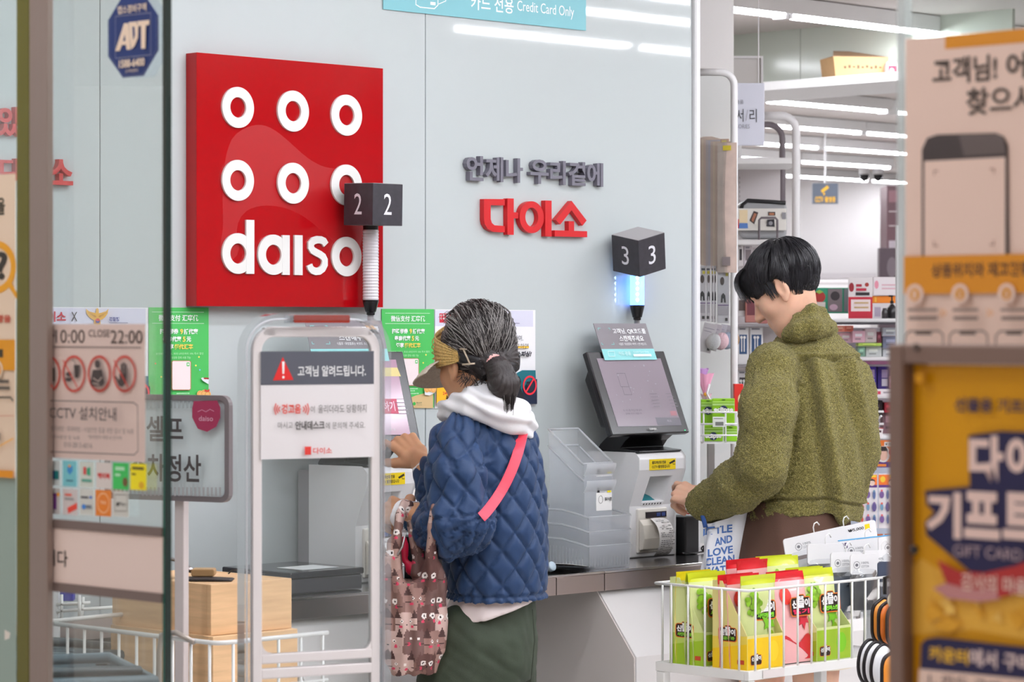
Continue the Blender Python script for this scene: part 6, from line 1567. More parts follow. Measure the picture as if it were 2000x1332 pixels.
r = thing('wire_divider', 'dark bent wire divider in front of the zipped case', 'rack', Matrix.Translation(P(1500, 468, gz-.14))); obj('wire', MB().tube([(-17*s, 0, 0), (-17*s, 0, 38*s), (-13*s, 0, 42*s), (14*s, 0, 42*s), (18*s, 0, 38*s), (18*s, 0, 0)], .004, 6), M((120, 112, 118), .3), r, smooth=True)
for i, (x0, y0, x1, y1, c, p_) in enumerate(((1441, 478, 1452, 520, (214, 210, 212), (60, 56, 60)), (1453, 480, 1470, 520, (206, 200, 204), (130, 120, 124)), (1441, 525, 1452, 560, (226, 224, 226), (90, 90, 96)), (1456, 578, 1482, 630, (196, 130, 122), (120, 60, 70)), (1482, 574, 1500, 632, (188, 118, 112), (140, 70, 80)), (1440, 578, 1458, 618, (224, 222, 224), (110, 96, 92)),
      (1441, 639, 1462, 712, (240, 240, 242), (52, 84, 128)), (1465, 639, 1490, 712, (240, 240, 242), (52, 84, 128)), (1441, 724, 1460, 790, (236, 236, 240), (70, 64, 72)), (1461, 726, 1484, 790, (226, 226, 230), (130, 124, 128)))):
    nm = ['small white hanging pack at the upper left of the accessory shelf', 'pale hanging pack with a grey picture on the accessory shelf', 'little white pack under the upper hanging packs', 'dusty pink phone case pack', 'dusty pink phone case pack nearest the forehead', 'tilted white pack with a dark window left of the pink cases', 'white earphone box with a blue picture at the left', 'white earphone box with a blue picture beside the olive shoulder', 'white box with a dark picture under the earphone boxes', 'grey white box under the second earphone box'][i]
    pr_ = [('r', x0+3, y0+(y1-y0)*.2, x1-3, y0+(y1-y0)*.72, p_), ('r', x0+3, y0+2, x1-6, y0+5, (140, 140, 150))]
    if 'earphone' in nm: pr_ += [('r', (x0+x1)/2-4, y0+22, (x0+x1)/2-2, y0+48, (240, 240, 240)), ('r', (x0+x1)/2+1, y0+22, (x0+x1)/2+3, y0+48, (240, 240, 240)), ('e', (x0+x1)/2-3.5, y0+20, 2.6, 3, (244, 244, 244)), ('e', (x0+x1)/2+2.5, y0+20, 2.6, 3, (244, 244, 244))]
    bx('accessory_pack', nm, 'package', x0, y0, x1, y1, gz-.05+.01*(i % 3), .03, c, pr_, 'packs on the phone accessory shelf')
for y_, l_ in ((633, 'metal shelf lip under the pink phone cases'), (713, 'metal shelf lip under the earphone boxes')): adopt(A2, bx('q', 'q', 'q', 1436, y_, 1561, y_+5, gz-.1, .34, (150, 146, 150)), 'shelf_lip')
# accessory sign
r = bx('aisle_sign', 'white hanging aisle sign with black Korean lettering near the pillar', 'sign', 1362, 162, 1493, 284, 9.3, .012, (218, 222, 236),
   [('t', '스마트용품', 1414, 195, 1452, 203, (130, 132, 146), 0.), ('t', '악', 1387, 207, 1402, 231, (90, 94, 108), .0), ('t', '세', 1412, 207, 1428, 233, (90, 94, 108), .0), ('t', '서', 1438, 213, 1452, 238, (50, 52, 62), .0), ('t', '리', 1464, 213, 1478, 239, (50, 52, 62), .0), ('t', '/', 1404, 211, 1409, 231, (170, 172, 184), 0), ('t', '/', 1430, 212, 1435, 232, (170, 172, 184), 0), ('t', '/', 1456, 215, 1461, 236, (170, 172, 184), 0), ('t', 'ACCESSORIES', 1412, 243, 1464, 251, (150, 152, 166), 0.), ('p', [(1366, 180), (1371, 225), (1366, 225)], (150, 165, 196))])
for x_ in (-.09, .09): obj('rod', MB().tube([(x_, .006, 122*9.3/F), (x_, .006, CEIL-(CAMH-(284-CY)*9.3/F)-.001)], .002, 6), WP, r)
r = bx('sign_board', 'blank white framed board behind the aisle sign', 'sign', 1400, 110, 1490, 168, 10.6, .02, (214, 212, 210)); 
obj('frame', MB().box(-.001, .105, -.012, -.002, 0, .0), WP, r) if False else None
s = 10.6/F; obj('pole', MB().tube([(0, .01, -.0005), (0, .01, -(CAMH-(168-CY)*10.6/F)+.001)], .008, 6), WP, r); obj('frame', MB().box(-45*s, 45*s, -.014, -.0015, 54*s, 58*s).box(41*s, 45*s, -.014, -.0015, 0, 54*s), WP, r)
# ------------------------------------------------------------------ bulkhead with glazed ledge and a carton on it
BK_ = mat4((0, 15.3, 0), -45)
o = obj('trim_2', MB().box(-.5, 6, -.45, .1, 2.585, 2.625), M((236, 236, 236), .5)); o.matrix_world = BK_; o['kind'] = 'structure'
for i in range(6): obj('glass_panel', MB().box(-.5+i*.62, .115+i*.62, 0, .02, 2.626, CEIL), M((196, 202, 192), .15, spec=.4), o)
r = thing('cardboard_carton', 'brown cardboard carton lying on the ledge under the ceiling', 'box', mat4(P(1690, 0, 13.5)*Vector((1, 1, 0))+Vector((0, 0, 2.626)), 12))
s = 13.5/F; obj('carton', MB().prism([(-60*s, 0), (48*s, 0), (48*s, 50*s), (-66*s, 50*s)], 0, .2), M((204, 166, 120), .8, var=.06), r, bevel=.003)
obj('flap', MB().add([(-66*s, 0, 50*s), (48*s, 0, 50*s), (66*s, .2, 68*s), (-38*s, .2, 68*s)], [(0, 1, 2, 3)]), M((150, 120, 92), .8), r)
b = MB(); text_into(b, 'EASY STORAGE BOX', -45*s, 18*s, 38*s, 26*s, -.002, bold=.02) if False else None
for i in range(9): b.box(-44*s+i*9*s, -39*s+i*9*s, -.002, -.0015, (26+(i % 3))*s, (31+(i % 2)*2)*s)
obj('faint_print', b, M((120, 96, 74), .8), r, kind='stuff')
bx('red_bag', 'white and red printed bag beside the carton on the ledge', 'bag', 1730, 118, 1756, 168, 13.45, .1, (226, 220, 220), [('r', 1735, 128, 1752, 160, (176, 40, 64)), ('e', 1742, 140, 5, 7, (236, 200, 200))], bevel=.02)
# ------------------------------------------------------------------ far end: CCTV sign, dome cameras, dark cabinet
r = bx('cctv_sign', 'dark hanging sign with a yellow camera symbol and CCTV lettering', 'sign', 1587, 358, 1637, 398, 21, .03, (76, 84, 98), [('p', [(1603, 372), (1616, 362), (1619, 367), (1606, 377)], (230, 174, 40)), ('r', 1608, 376, 1611, 381, (230, 174, 40)), ('t', 'CCTV', 1592, 384, 1608, 395, (230, 174, 40), .03), ('t', '촬영중', 1611, 384, 1632, 395, (230, 174, 40), .03)])
obj('rod', MB().tube([(0, .015, 40*21/F), (0, .015, CEIL-(CAMH-(398-CY)*21/F)-.001)], .008, 6), WP, r)
for i, x_ in enumerate((1688, 1715)):
    r = thing('dome_camera', ['left', 'right'][i]+' black dome camera hanging under the far ceiling', 'camera', Matrix.Translation(P(x_, 352, 26)*Vector((1, 1, 0))+Vector((0, 0, CEIL))))
    obj('collar', MB().lathe([(.05, -.0005), (.05, -.06)], 16), WP, r); obj('dome', MB().lathe([(.042, -.0605), (.045, -.08), (.035, -.11), (.012, -.125)], 16), M((30, 30, 34), .1), r, smooth=True)
bx('dark_cabinet', 'tall dark maroon display cabinet at the far right', 'cabinet', 1732, 362, 1790, 1013, 22, .4, (78, 50, 56), [('r', 1736, 372, 1754, 395, (120, 84, 90)), ('r', 1736, 470, 1756, 510, (150, 140, 146)), ('r', 1736, 412, 1754, 414, (170, 160, 160)), ('r', 1736, 440, 1754, 442, (170, 160, 160))])
bx('showcase', 'dark framed showcase at the far right beside the white wall', 'showcase', 1718, 484, 1756, 1096, 18, .1, (92, 78, 86), [('e', 1742, 522, 10, 20, (130, 118, 126))])
bx('wall_cupboard', 'long low white cupboard run along the far wall', 'cupboard', 1575, 546, 1700, 982, 24, .4, (226, 222, 222), [('r', 1580, 552, 1695, 556, (190, 184, 184))])
bx('wall_rail', 'grey horizontal rail on the far white wall', 'rail', 1570, 533, 1712, 544, 27.5, .05, (190, 184, 186))
# ------------------------------------------------------------------ product shelves right of the man
qz = 10.6
PS = unit('product_shelf', 'white product shelf unit with price rails right of the olive jacket', 'shelf', qz+.1, 1700)
def board2(y, th_, x0, l_): return adopt(PS, bx('q', 'q', 'q', x0, y, 1800, y+th_, qz-.15, .56, (236, 236, 238), bevel=.004), 'shelf_board')
board2(622, 8, 1600, 'upper white shelf board right of the olive jacket'); adopt(PS, bx('q', 'q', 'q', 1610, 630, 1800, 634, qz-.16, .02, (60, 54, 62)), 'price_rail')
board2(697, 8, 1640, 'second white shelf board right of the olive jacket'); adopt(PS, bx('q', 'q', 'q', 1640, 705, 1800, 712, qz-.16, .02, (120, 64, 96)), 'price_rail')
board2(770, 8, 1660, 'third white shelf board right of the olive jacket'); board2(850, 8, 1690, 'fourth white shelf board above the orange costume packs'); board2(915, 9, 1670, 'white shelf board between the costume packs and the sticker sheets')
adopt(PS, bx('q', 'q', 'q', 1600, 640, 1800, 1385, qz+.4, .02, (188, 180, 190)), 'back_panel')
adopt(PS, bx('q', 'q', 'q', 1752, 440, 1762, 1470, 9.9, .04, (226, 228, 232)), 'upright')
bx('product_board', 'green framed picture board with cosmetics behind the jacket collar', 'poster', 1588, 562, 1662, 612, qz+.1, .02, (40, 150, 116), [('e', 1601, 580, 11, 11, (176, 50, 44)), ('r', 1591, 590, 1612, 600, (226, 220, 214)), ('r', 1617, 564, 1645, 609, (130, 120, 124)), ('e', 1631, 578, 9, 9, (60, 54, 58)), ('e', 1628, 600, 8, 6, (210, 180, 200)), ('r', 1648, 564, 1660, 609, (110, 116, 120)), ('p', [(1593, 570), (1600, 566), (1608, 570), (1600, 574)], (150, 190, 80))])
bx('promo_card', 'red and white promotion card standing on the right shelf', 'card', 1657, 542, 1704, 622, qz-.12, .006, (234, 230, 232), [('r', 1657, 580, 1704, 622, (192, 30, 56)), ('r', 1662, 585, 1700, 608, (240, 226, 226)), ('e', 1663, 561, 5, 9, (150, 30, 44)), ('t', '2+1', 1672, 555, 1683, 560, (176, 40, 60), .02), ('e', 1693, 556, 4, 4, (160, 50, 40)), ('t', '다이소', 1672, 563, 1692, 568, (190, 40, 70), .03), ('t', '카드 결제', 1671, 571, 1698, 577, (40, 34, 40), .03), ('r', 1668, 590, 1696, 593, (200, 170, 120)), ('r', 1668, 599, 1696, 602, (200, 170, 120)), ('r', 1687, 611, 1697, 620, (200, 190, 196))]) if False else \
bx('promo_card', 'red and white promotion card standing on the right shelf', 'card', 1657, 542, 1704, 622, qz-.12, .006, (234, 230, 232), [('r', 1657, 580, 1704, 622, (192, 30, 56)), ('r', 1662, 585, 1700, 608, (240, 226, 226)), ('e', 1663, 561, 5, 9, (150, 30, 44)), ('r', 1672, 555, 1683, 560, (176, 40, 60)), ('e', 1693, 556, 4, 4, (160, 50, 40)), ('r', 1672, 563, 1692, 568, (190, 40, 70)), ('r', 1671, 571, 1698, 577, (40, 34, 40)), ('r', 1668, 590, 1696, 593, (200, 170, 120)), ('r', 1668, 599, 1696, 602, (200, 170, 120))])
bx('white_carton', 'white carton with pink text on the upper right shelf', 'box', 1706, 541, 1756, 577, qz-.02, .1, (238, 232, 236), [('e', 1712, 556, 4, 8, (230, 150, 170)), ('r', 1722, 555, 1752, 558, (226, 190, 200)), ('r', 1722, 562, 1752, 565, (226, 190, 200))])
bx('orange_carton', 'bright orange carton under the white carton on the right shelf', 'box', 1704, 578, 1758, 592, qz, .1, (242, 140, 30), [('r', 1708, 580, 1712, 590, (246, 190, 70))])
bx('white_carton', 'white carton beneath the orange one on the right shelf', 'box', 1704, 592, 1758, 622, qz, .1, (230, 226, 230), [('r', 1708, 600, 1720, 618, (180, 170, 190))])
r = thing('pump_bottle', 'black pump bottle standing on the upper right shelf', 'bottle', Matrix.Translation(P(1742, 622, qz-.1))); s = qz/F
obj('bottle', MB().lathe([(8*s, 0), (9*s, 2*s), (9*s, 20*s), (4*s, 27*s), (3*s, 28*s)], 18), M((40, 38, 42), .2), r, smooth=True); obj('pump', MB().lathe([(3.5*s, 28.5*s), (3.5*s, 34*s), (1.5*s, 34*s), (1.5*s, 42*s)], 12), M((24, 22, 26), .3), r); obj('spout', MB().box(-7*s, 3*s, -2*s, 2*s, 42*s, 45*s), M((24, 22, 26), .3), r, bevel=.003)
r = thing('dark_jar', 'small dark jar left of the pump bottle', 'jar', Matrix.Translation(P(1728, 622, qz-.12))); obj('jar', MB().lathe([(6*s, 0), (6*s, 12*s), (4*s, 18*s), (4*s, 20*s)], 14), M((60, 56, 60), .25), r, smooth=True)
IT = [(1634, 636, 1650, 648, (244, 150, 130), 'salmon box at the left under the upper shelf'), (1650, 636, 1667, 648, (240, 130, 110), 'deeper salmon box next to it under the upper shelf'), (1640, 650, 1665, 670, (232, 200, 214), 'pale pink box in the second row'), (1665, 646, 1690, 669, (236, 190, 206), 'pink product box in the second row, middle'), (1690, 642, 1712, 669, (238, 222, 228), 'white pink box in the second row'), (1713, 648, 1722, 672, (176, 90, 110), 'dark rose box in the second row'), (1676, 670, 1722, 676, (180, 214, 90), 'lime strip carton in the second row'), (1676, 677, 1690, 697, (130, 170, 150), 'grey green box low in the second row'), (1691, 677, 1722, 697, (222, 224, 226), 'clear tray low in the second row'), (1724, 640, 1756, 655, (190, 196, 206), 'blue grey tray at the right of the second row'), (1724, 657, 1756, 680, (120, 124, 148), 'slate box at the right of the second row'), (1724, 681, 1756, 697, (214, 216, 222), 'white box at the lower right of the second row'),
      (1686, 716, 1712, 770, (60, 36, 140), 'violet box with a pale window beside the olive shoulder'), (1714, 716, 1738, 768, (54, 30, 124), 'violet box with a pale window, middle'), (1739, 718, 1758, 766, (120, 50, 130), 'magenta violet box at the right end'), (1738, 735, 1744, 758, (226, 160, 190), 'small pink box before the magenta one'),
      (1700, 782, 1724, 812, (50, 40, 46), 'black box behind the white wire hooks'), (1724, 800, 1752, 850, (130, 96, 104), 'dusky box low on the third shelf'), (1728, 786, 1744, 806, (176, 36, 56), 'red and black box on the third shelf')]
for i, (x0, y0, x1, y1, c, l_) in enumerate(IT):
    cx = (x0+x1)/2; pr_ = [('r', x0+(x1-x0)*.2, y0+(y1-y0)*.25, x1-(x1-x0)*.25, y0+(y1-y0)*.5, tuple(min(255, int(v*1.15+30)) for v in c)), ('r', x0+(x1-x0)*.2, y0+(y1-y0)*.65, x1-(x1-x0)*.35, y0+(y1-y0)*.75, tuple(int(v*.7) for v in c))]
    if 'violet box with' in l_: pr_ = [('r', x0+8, y0+6, x1-4, y0+22, (170, 150, 190)), ('r', x0+8, y0+24, x1-4, y0+38, (220, 214, 226))]
    bx('product_box', l_, 'box', x0, y0, x1, y1, qz-.03+.02*(i % 3), .08, c, pr_, 'products on the right shelf')
bx('price_tray', 'white printed price tray in front of the violet boxes', 'tray', 1708, 760, 1756, 775, qz-.3, .02, (236, 230, 234), [('r', 1714, 764, 1720, 770, (210, 60, 90)), ('r', 1725, 765, 1745, 768, (170, 160, 170))])
wh = thing('wire_hook_display', 'white branching wire hooks right of the olive jacket', 'rack', Matrix.Translation(P(1712, 852, 9.9))); s = 9.9/F
for a in ([(0, 0, 0), (0, 0, 50*s)], [(-6*s, 0, 48*s), (14*s, 0, 48*s)], [(-6*s, 0, 24*s), (14*s, 0, 24*s)], [(0, 0, 32*s), (8*s, -.02, 40*s)], [(-6*s, 0, 2*s), (14*s, 0, 2*s)]): obj('wire', MB().tube(a, .004, 6), WP, wh)
bx('name_tag', 'white tag with a red border and black Korean words by the olive sleeve', 'tag', 1704, 835, 1723, 855, 9.885, .002, (238, 232, 234), [('r', 1704, 835, 1723, 836, (190, 50, 60)), ('t', '그레이언', 1706, 839, 1721, 845, (60, 40, 44), .01), ('t', '옵션', 1707, 847, 1716, 853, (60, 40, 44), .01)], tilt=6) if False else \
bx('name_tag', 'white tag with a red border hanging by the olive sleeve', 'tag', 1704, 835, 1723, 855, 9.885, .002, (238, 232, 234), [('r', 1704, 835, 1723, 836.5, (190, 50, 60)), ('r', 1706, 840, 1720, 844, (80, 50, 56)), ('r', 1707, 848, 1716, 852, (80, 50, 56))], tilt=6)
def costume(x0, label, z=9.95):
    bx('costume_pack', label, 'package', x0, 860, x0+50, 913, z, .02, (238, 126, 44), [('r', x0, 902, x0+50, 913, (88, 50, 140)), ('e', x0+22, 887, 14, 16, (240, 236, 236)), ('e', x0+22, 888, 9, 12, (232, 190, 170)), ('p', [(x0+13, 886), (x0+13, 878), (x0+18, 872), (x0+27, 872), (x0+31, 878), (x0+31, 886), (x0+29, 881), (x0+15, 881)], (44, 32, 34)), ('e', x0+39, 883, 6, 7, (220, 60, 70)), ('r', x0+24, 863, x0+48, 872, (240, 236, 232)), ('t', '₩1,000', x0+26, 865, x0+39, 870, (50, 40, 40), .01), ('r', x0+40, 864, x0+44, 871, (240, 214, 40)), ('r', x0+8, 906, x0+28, 911, (240, 140, 60))], 'orange costume packs')
costume(1703, 'orange costume pack with a child picture and a 1,000 price mark'); costume(1650, 'orange costume pack mostly behind the olive jacket')
def sheet(x0, label, k):
    pr = [('r', x0, 927, x0+36, 952, (240, 120, 40)), ('r', x0, 947, x0+36, 952, (92, 50, 130)), ('e', x0+26, 942, 6, 7, (236, 210, 196)), ('p', [(x0+20, 942), (x0+21, 937), (x0+26, 935), (x0+31, 937), (x0+32, 942), (x0+29, 939), (x0+23, 939)], (46, 34, 36)), ('r', x0+22, 928, x0+34, 932, (240, 214, 60)), ('e', x0+8, 936, 5, 6, (240, 200, 60))]
    cols = ((216, 84, 70), (120, 90, 150), (90, 110, 160), (228, 110, 120), (110, 150, 180), (96, 84, 140))
    for r_ in range(3):
        for c_ in range(3): i = r_*3+c_+k; pr.append(('e', x0+6+c_*12, 966+r_*24, 3+i % 2*1.5, 5+(i % 3)*2, cols[i % 6])); pr.append(('e', x0+6+c_*12, 959+r_*24-i % 2, 2, 2.2, cols[(i+2) % 6]))
    bx('sticker_sheet', label, 'stickers', x0, 925, x0+37, 1032, 9.9, .004, (232, 228, 232), pr, 'halloween sticker sheets', bevel=.001)
sheet(1677, 'halloween sticker sheet half behind the olive jacket hem', 0); sheet(1716, 'halloween sticker sheet right, beside the brown poster frame', 1)
adopt(PS, bx('q', 'q', 'q', 1660, 860, 1800, 1448, 10.15, .02, (196, 208, 226)), 'blue_panel')
for i, x0 in enumerate((1702, 1728)): bx('orange_card', ['left', 'right'][i]+' orange card top showing under the sticker sheets', 'card', x0, 1043, x0+23, 1070, 9.95, .004, (226, 112, 40), [('r', x0+2, 1045, x0+12, 1048, (120, 50, 30))])
# red snack boxes under the olive sleeve
for i, (x0, y0, x1, y1, c) in enumerate(((1412, 962, 1446, 985, (206, 50, 40)), (1408, 986, 1440, 1004, (196, 90, 80)))): bx('red_snack_box', ['upper', 'lower'][i]+' red snack box seen under the olive sleeve', 'box', x0, y0, x1, y1, 8.1, .05, c, [('r', x0+3, y0+4, x1-8, y0+9, (230, 170, 90))])
# ------------------------------------------------------------------ storefront glass, posters and gate in the foreground
SF = Fr(mat4((0, 3.2, 0), -45))
def sfbox(x0, x1, z0, z1, o0, o1, fr=SF):      # o0 < o1 : offsets towards the viewer
    a = fr.hit(x0, 700, o1)[0]; b = fr.hit(x1, 700, o1)[0]; return MB().box(a, b, -o1, -o0, z0, z1)
GL = glass_mat((251, 255, 254), .4)
DR = bpy.data.objects.new('door_1', sfbox(60, 319, .0, CEIL+.2, -.008, 0).mesh(GL)); C.objects.link(DR); DR.matrix_world = SF.m; DR['kind'] = 'structure'
obj('stile', sfbox(57, 92, 0, CEIL+.2, .004, .014), M((150, 134, 126), .35, .35, bump=.2, bscale=9, stretch=(30, 1, .4)), DR, bevel=.001)
obj('edge_profile', sfbox(32, 56.6, 0, CEIL+.2, .003, .013), M((104, 100, 44), .25, .2), DR, bevel=.001)  # olive colour stands in for green glass reflected in the metal
obj('glass_edge', sfbox(317.5, 324, 0, CEIL+.2, -.0085, .0005), M((26, 46, 44), .08, coat=1), DR)
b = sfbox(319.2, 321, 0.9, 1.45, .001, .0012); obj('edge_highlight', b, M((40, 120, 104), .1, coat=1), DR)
def sfp(x, y, off=.002): return SF.hit(x, y, off)
b1 = MB(); a0 = sfp(60, 1013)[0]; a1 = sfp(317, 1027)[0]; zt = sfp(200, 1021)[1]; zb = sfp(200, 1165)[1]
obj('door_band', MB().box(a0, a1, -.0022, -.0004, zb+.012, zt-.012), M((226, 206, 196), .5), DR)
for z0, z1 in ((zt-.0118, zt), (zb, zb+.0118)): obj('band_edge', MB().box(a0, a1, -.004, -.0004, z0, z1), M((120, 104, 98), .4, .2), DR)
pb = Print(DR, SF, .0026); pb.text('니다', 91, 1074, 132, 1106, (44, 38, 36), .01); pb.done()
# opening hours and CCTV sticker
BG = (216, 194, 184); DK = (66, 56, 54); RD_ = (196, 62, 48)
r, p = poster('hours_sticker', 'tan opening hours and CCTV notice sticker on the glass door', 'sticker', SF, .0003, 50, 633, 284, 897, BG, th=.0006)
p.text('EN', 93, 645, 107, 659, DK, 0); p.text('10:00', 109, 644, 166, 670, DK, .0); p.text('CLOSE', 174, 644, 215, 658, DK, .0); p.text('22:00', 217, 645, 279, 671, DK, .0)
p.line([(58, 677), (277, 679)], 1.6, DK)
for cx_ in (97, 146, 196, 245.5): p.ring(cx_, 730, 22.5, 36, .13, RD_, 'warning_ring')
p.rect(88, 718, 110, 745, DK, 'icon'); p.ell(98, 731, 8, 11, BG, 'icon'); p.ell(98, 731, 5, 7, DK, 'icon'); p.rect(93, 712, 104, 718, DK, 'icon')
p.poly([(148, 713), (160, 713), (157, 738), (150, 738)], DK, 'icon'); p.line([(152, 713), (149, 704), (144, 703)], 1.6, DK, 'icon'); p.ell(139, 731, 6, 5, DK, 'icon'); p.rect(133, 737, 146, 740, DK, 'icon'); p.ell(139, 742, 6, 3.4, DK, 'icon')
p.ell(196, 711, 5.5, 8, DK, 'icon'); p.poly([(187, 722), (205, 722), (210, 748), (206, 754), (186, 754), (182, 748)], DK, 'icon'); p.line([(188, 738), (198, 745), (206, 736)], 1.6, BG, 'icon'); p.line([(188, 748), (200, 751)], 1.6, BG, 'icon')
for k, dx in enumerate((0, 3.6, 7.2, 10.8)): p.rect(242+dx, 711-(3 if k in (1, 2) else 0), 244.8+dx, 735, DK, 'icon')
p.poly([(241, 730), (256, 730), (255, 748), (247, 756), (241, 754), (232, 736), (235, 734), (241, 742)], DK, 'icon')
for cx_ in (97, 146, 245.5): p.line([(cx_-14, 703), (cx_+14, 757)], 3.4, RD_, 'warning_bar')
p.line([(60, 781), (270, 786), (278, 792), (279, 880), (272, 888), (60, 880)], 1.8, DK)
p.text('CCTV 설치안내', 106, 794, 237, 820, DK, .01)
p.text('목적 : 고객안전 / 범죄예방 / 화재예방 / 시설안전 등을 위한 감시 및 녹화', 60, 833, 271, 844, (110, 98, 94), 0)
p.text('시간 : 24시간 연속촬영 및 녹화', 70, 849, 166, 857, (110, 98, 94), 0); p.text('*촬영범위 매장내 전지역', 182, 850, 248, 858, (110, 98, 94), 0); p.text('010-2813-6016', 136, 864, 191, 874, (110, 98, 94), 0)
p.done()
# blue octagonal security sticker
r = thing('security_sticker', 'dark blue octagonal security sticker with cream lettering, high on the glass door', 'sticker', SF.m)
def ngon(pts, off, th): b = MB(); b.prism([SF.hit(x, y, off) for x, y in pts][::-1], -off, -off+th); return b
oc = [(211, 40), (211, 110), (240, 152), (280, 148), (309, 98), (309, 30), (281, -12), (240, -9)]
obj('sheet', ngon(oc, .0010, .0006), M((30, 50, 104), .4), r)
p = Print(r, SF, .0012)
CR = (226, 204, 180)
p.line([(214, 41), (214, 108), (241, 149), (279, 145), (306, 97), (306, 31)], .9, (120, 124, 150)); p.line([(226, 32), (295, 25), (295, 107), (226, 114)], 1, (150, 150, 165), closed=True)
q = lambda x, y: (x/3.33, y/3.33)
p.poly([q(*a) for a in ((752, 333), (810, 152), (838, 152), (852, 322), (826, 324), (822, 290), (795, 294), (782, 330))], CR); p.poly([q(*a) for a in ((803, 268), (820, 265), (816, 225))], (30, 50, 104))
p.poly([q(*a) for a in ((842, 145), (892, 140), (905, 175), (903, 245), (880, 300), (858, 322), (848, 240))], CR); p.poly([q(*a) for a in ((866, 175), (880, 175), (883, 230), (872, 262))], (30, 50, 104))
p.poly([q(*a) for a in ((900, 138), (980, 130), (978, 162), (955, 165), (952, 315), (925, 318), (924, 168), (905, 172))], CR)
p.text('캡스경비구역', 232, 9, 288, 25, CR, .02); p.text('1588-6400', 235, 115, 285, 131, CR, .03); p.text('고객센터', 247, 135, 272, 142, CR, .0); p.done()
# small payment stickers
PAY = [((206, 216, 216), 95, 900, 118, 948), ((120, 196, 204), 123, 900, 150, 950), ((206, 214, 204), 156, 902, 184, 952), ((214, 206, 200), 188, 903, 218, 954), ((60, 190, 90), 221, 904, 251, 956), ((240, 224, 20), 255, 906, 286, 957),
       ((200, 198, 196), 95, 953, 118, 1004), ((206, 198, 196), 123, 955, 152, 1006), ((206, 208, 200), 156, 955, 184, 1006), ((226, 128, 40), 187, 957, 217, 1008), ((204, 204, 196), 222, 960, 251, 1009)]
LB = ['grey sticker with red, blue and green blocks', 'teal sticker with a blue drop', 'pale red and green sticker', 'pale sticker with red lettering', 'green sticker with a brown bear shape', 'bright yellow sticker', 'pale sticker with a purple letter T', 'pale sticker with a slanted red tag', 'pale sticker with blue marks', 'orange sticker with a round seal', 'pale sticker with a framed black mark']
for i, ((c, x0, y0, x1, y1), l_) in enumerate(zip(PAY, LB)):
    r, p = poster('payment_sticker', l_+' among the payment stickers on the glass door', 'sticker', SF, .0003, x0, y0, x1, y1, c, th=.0005, group='payment stickers on the glass door')
    X = lambda a: x0+(x1-x0)*a; Y = lambda a: y0+(y1-y0)*a
    if i == 0: p.rect(X(.1), Y(.4), X(.5), Y(.75), (200, 50, 60)); p.rect(X(.3), Y(.4), X(.7), Y(.75), (30, 80, 150)); p.rect(X(.55), Y(.4), X(.9), Y(.75), (30, 120, 120))
    if i == 1: p.poly([(X(.35), Y(.2)), (X(.7), Y(.2)), (X(.72), Y(.4)), (X(.5), Y(.55)), (X(.3), Y(.4))], (60, 140, 200)); p.rect(X(.25), Y(.75), X(.75), Y(.80), (50, 90, 120)); p.ell(X(.5), Y(.2), 2.5, 2.5, (240, 160, 60))
    if i == 2: p.text('1', X(.25), Y(.2), X(.45), Y(.5), (210, 60, 60), .04); p.poly([(X(.5), Y(.25)), (X(.75), Y(.2)), (X(.75), Y(.55)), (X(.5), Y(.5))], (60, 160, 120)); p.rect(X(.15), Y(.68), X(.85), Y(.78), (80, 160, 140))
    if i == 3: p.text('페이북', X(.08), Y(.4), X(.9), Y(.64), (204, 50, 50), .04)
    if i == 4: p.rect(X(.15), Y(.15), X(.75), Y(.28), (180, 230, 190)); p.ell(X(.8), Y(.72), 5, 9, (110, 84, 50)); p.rect(X(.15), Y(.4), X(.5), Y(.5), (180, 230, 190))
    if i == 5: p.rect(X(.1), Y(.12), X(.85), Y(.22), (70, 60, 20)); p.ell(X(.7), Y(.82), 5, 7, (220, 170, 40)); p.rect(X(.1), Y(.36), X(.35), Y(.42), (110, 100, 20))
    if i == 6: p.rect(X(.1), Y(.2), X(.85), Y(.30), (110, 50, 130)); p.rect(X(.42), Y(.2), X(.68), Y(.82), (110, 50, 130)); p.ell(X(.85), Y(.25), 3, 4, (236, 160, 40))
    if i == 7: p.poly([(X(.3), Y(.72)), (X(.95), Y(.52)), (X(.97), Y(.76)), (X(.36), Y(.94))], (220, 70, 54)); p.rect(X(.15), Y(.18), X(.6), Y(.26), (220, 90, 70)); p.rect(X(.15), Y(.34), X(.75), Y(.42), (150, 150, 150))
    if i == 8: p.rect(X(.08), Y(.28), X(.6), Y(.36), (60, 60, 70)); p.ell(X(.78), Y(.32), 2.5, 3, (50, 110, 200)); p.ell(X(.3), Y(.68), 4, 5, (60, 130, 210)); p.rect(X(.45), Y(.62), X(.85), Y(.74), (110, 120, 130))
    if i == 9: p.ring(X(.5), Y(.5), 12, 20, .1, (244, 196, 150)); p.text('TAX', X(.3), Y(.42), X(.7), Y(.54), (244, 206, 170), .02)
    if i == 10: p.line([(X(.1), Y(.12)), (X(.9), Y(.12)), (X(.9), Y(.78)), (X(.1), Y(.78))], 1, (70, 66, 64), closed=True); p.ell(X(.28), Y(.5), 2.5, 4, (40, 38, 38)); p.text('Pay', X(.4), Y(.42), X(.82), Y(.6), (60, 56, 56), .0)
    p.done()
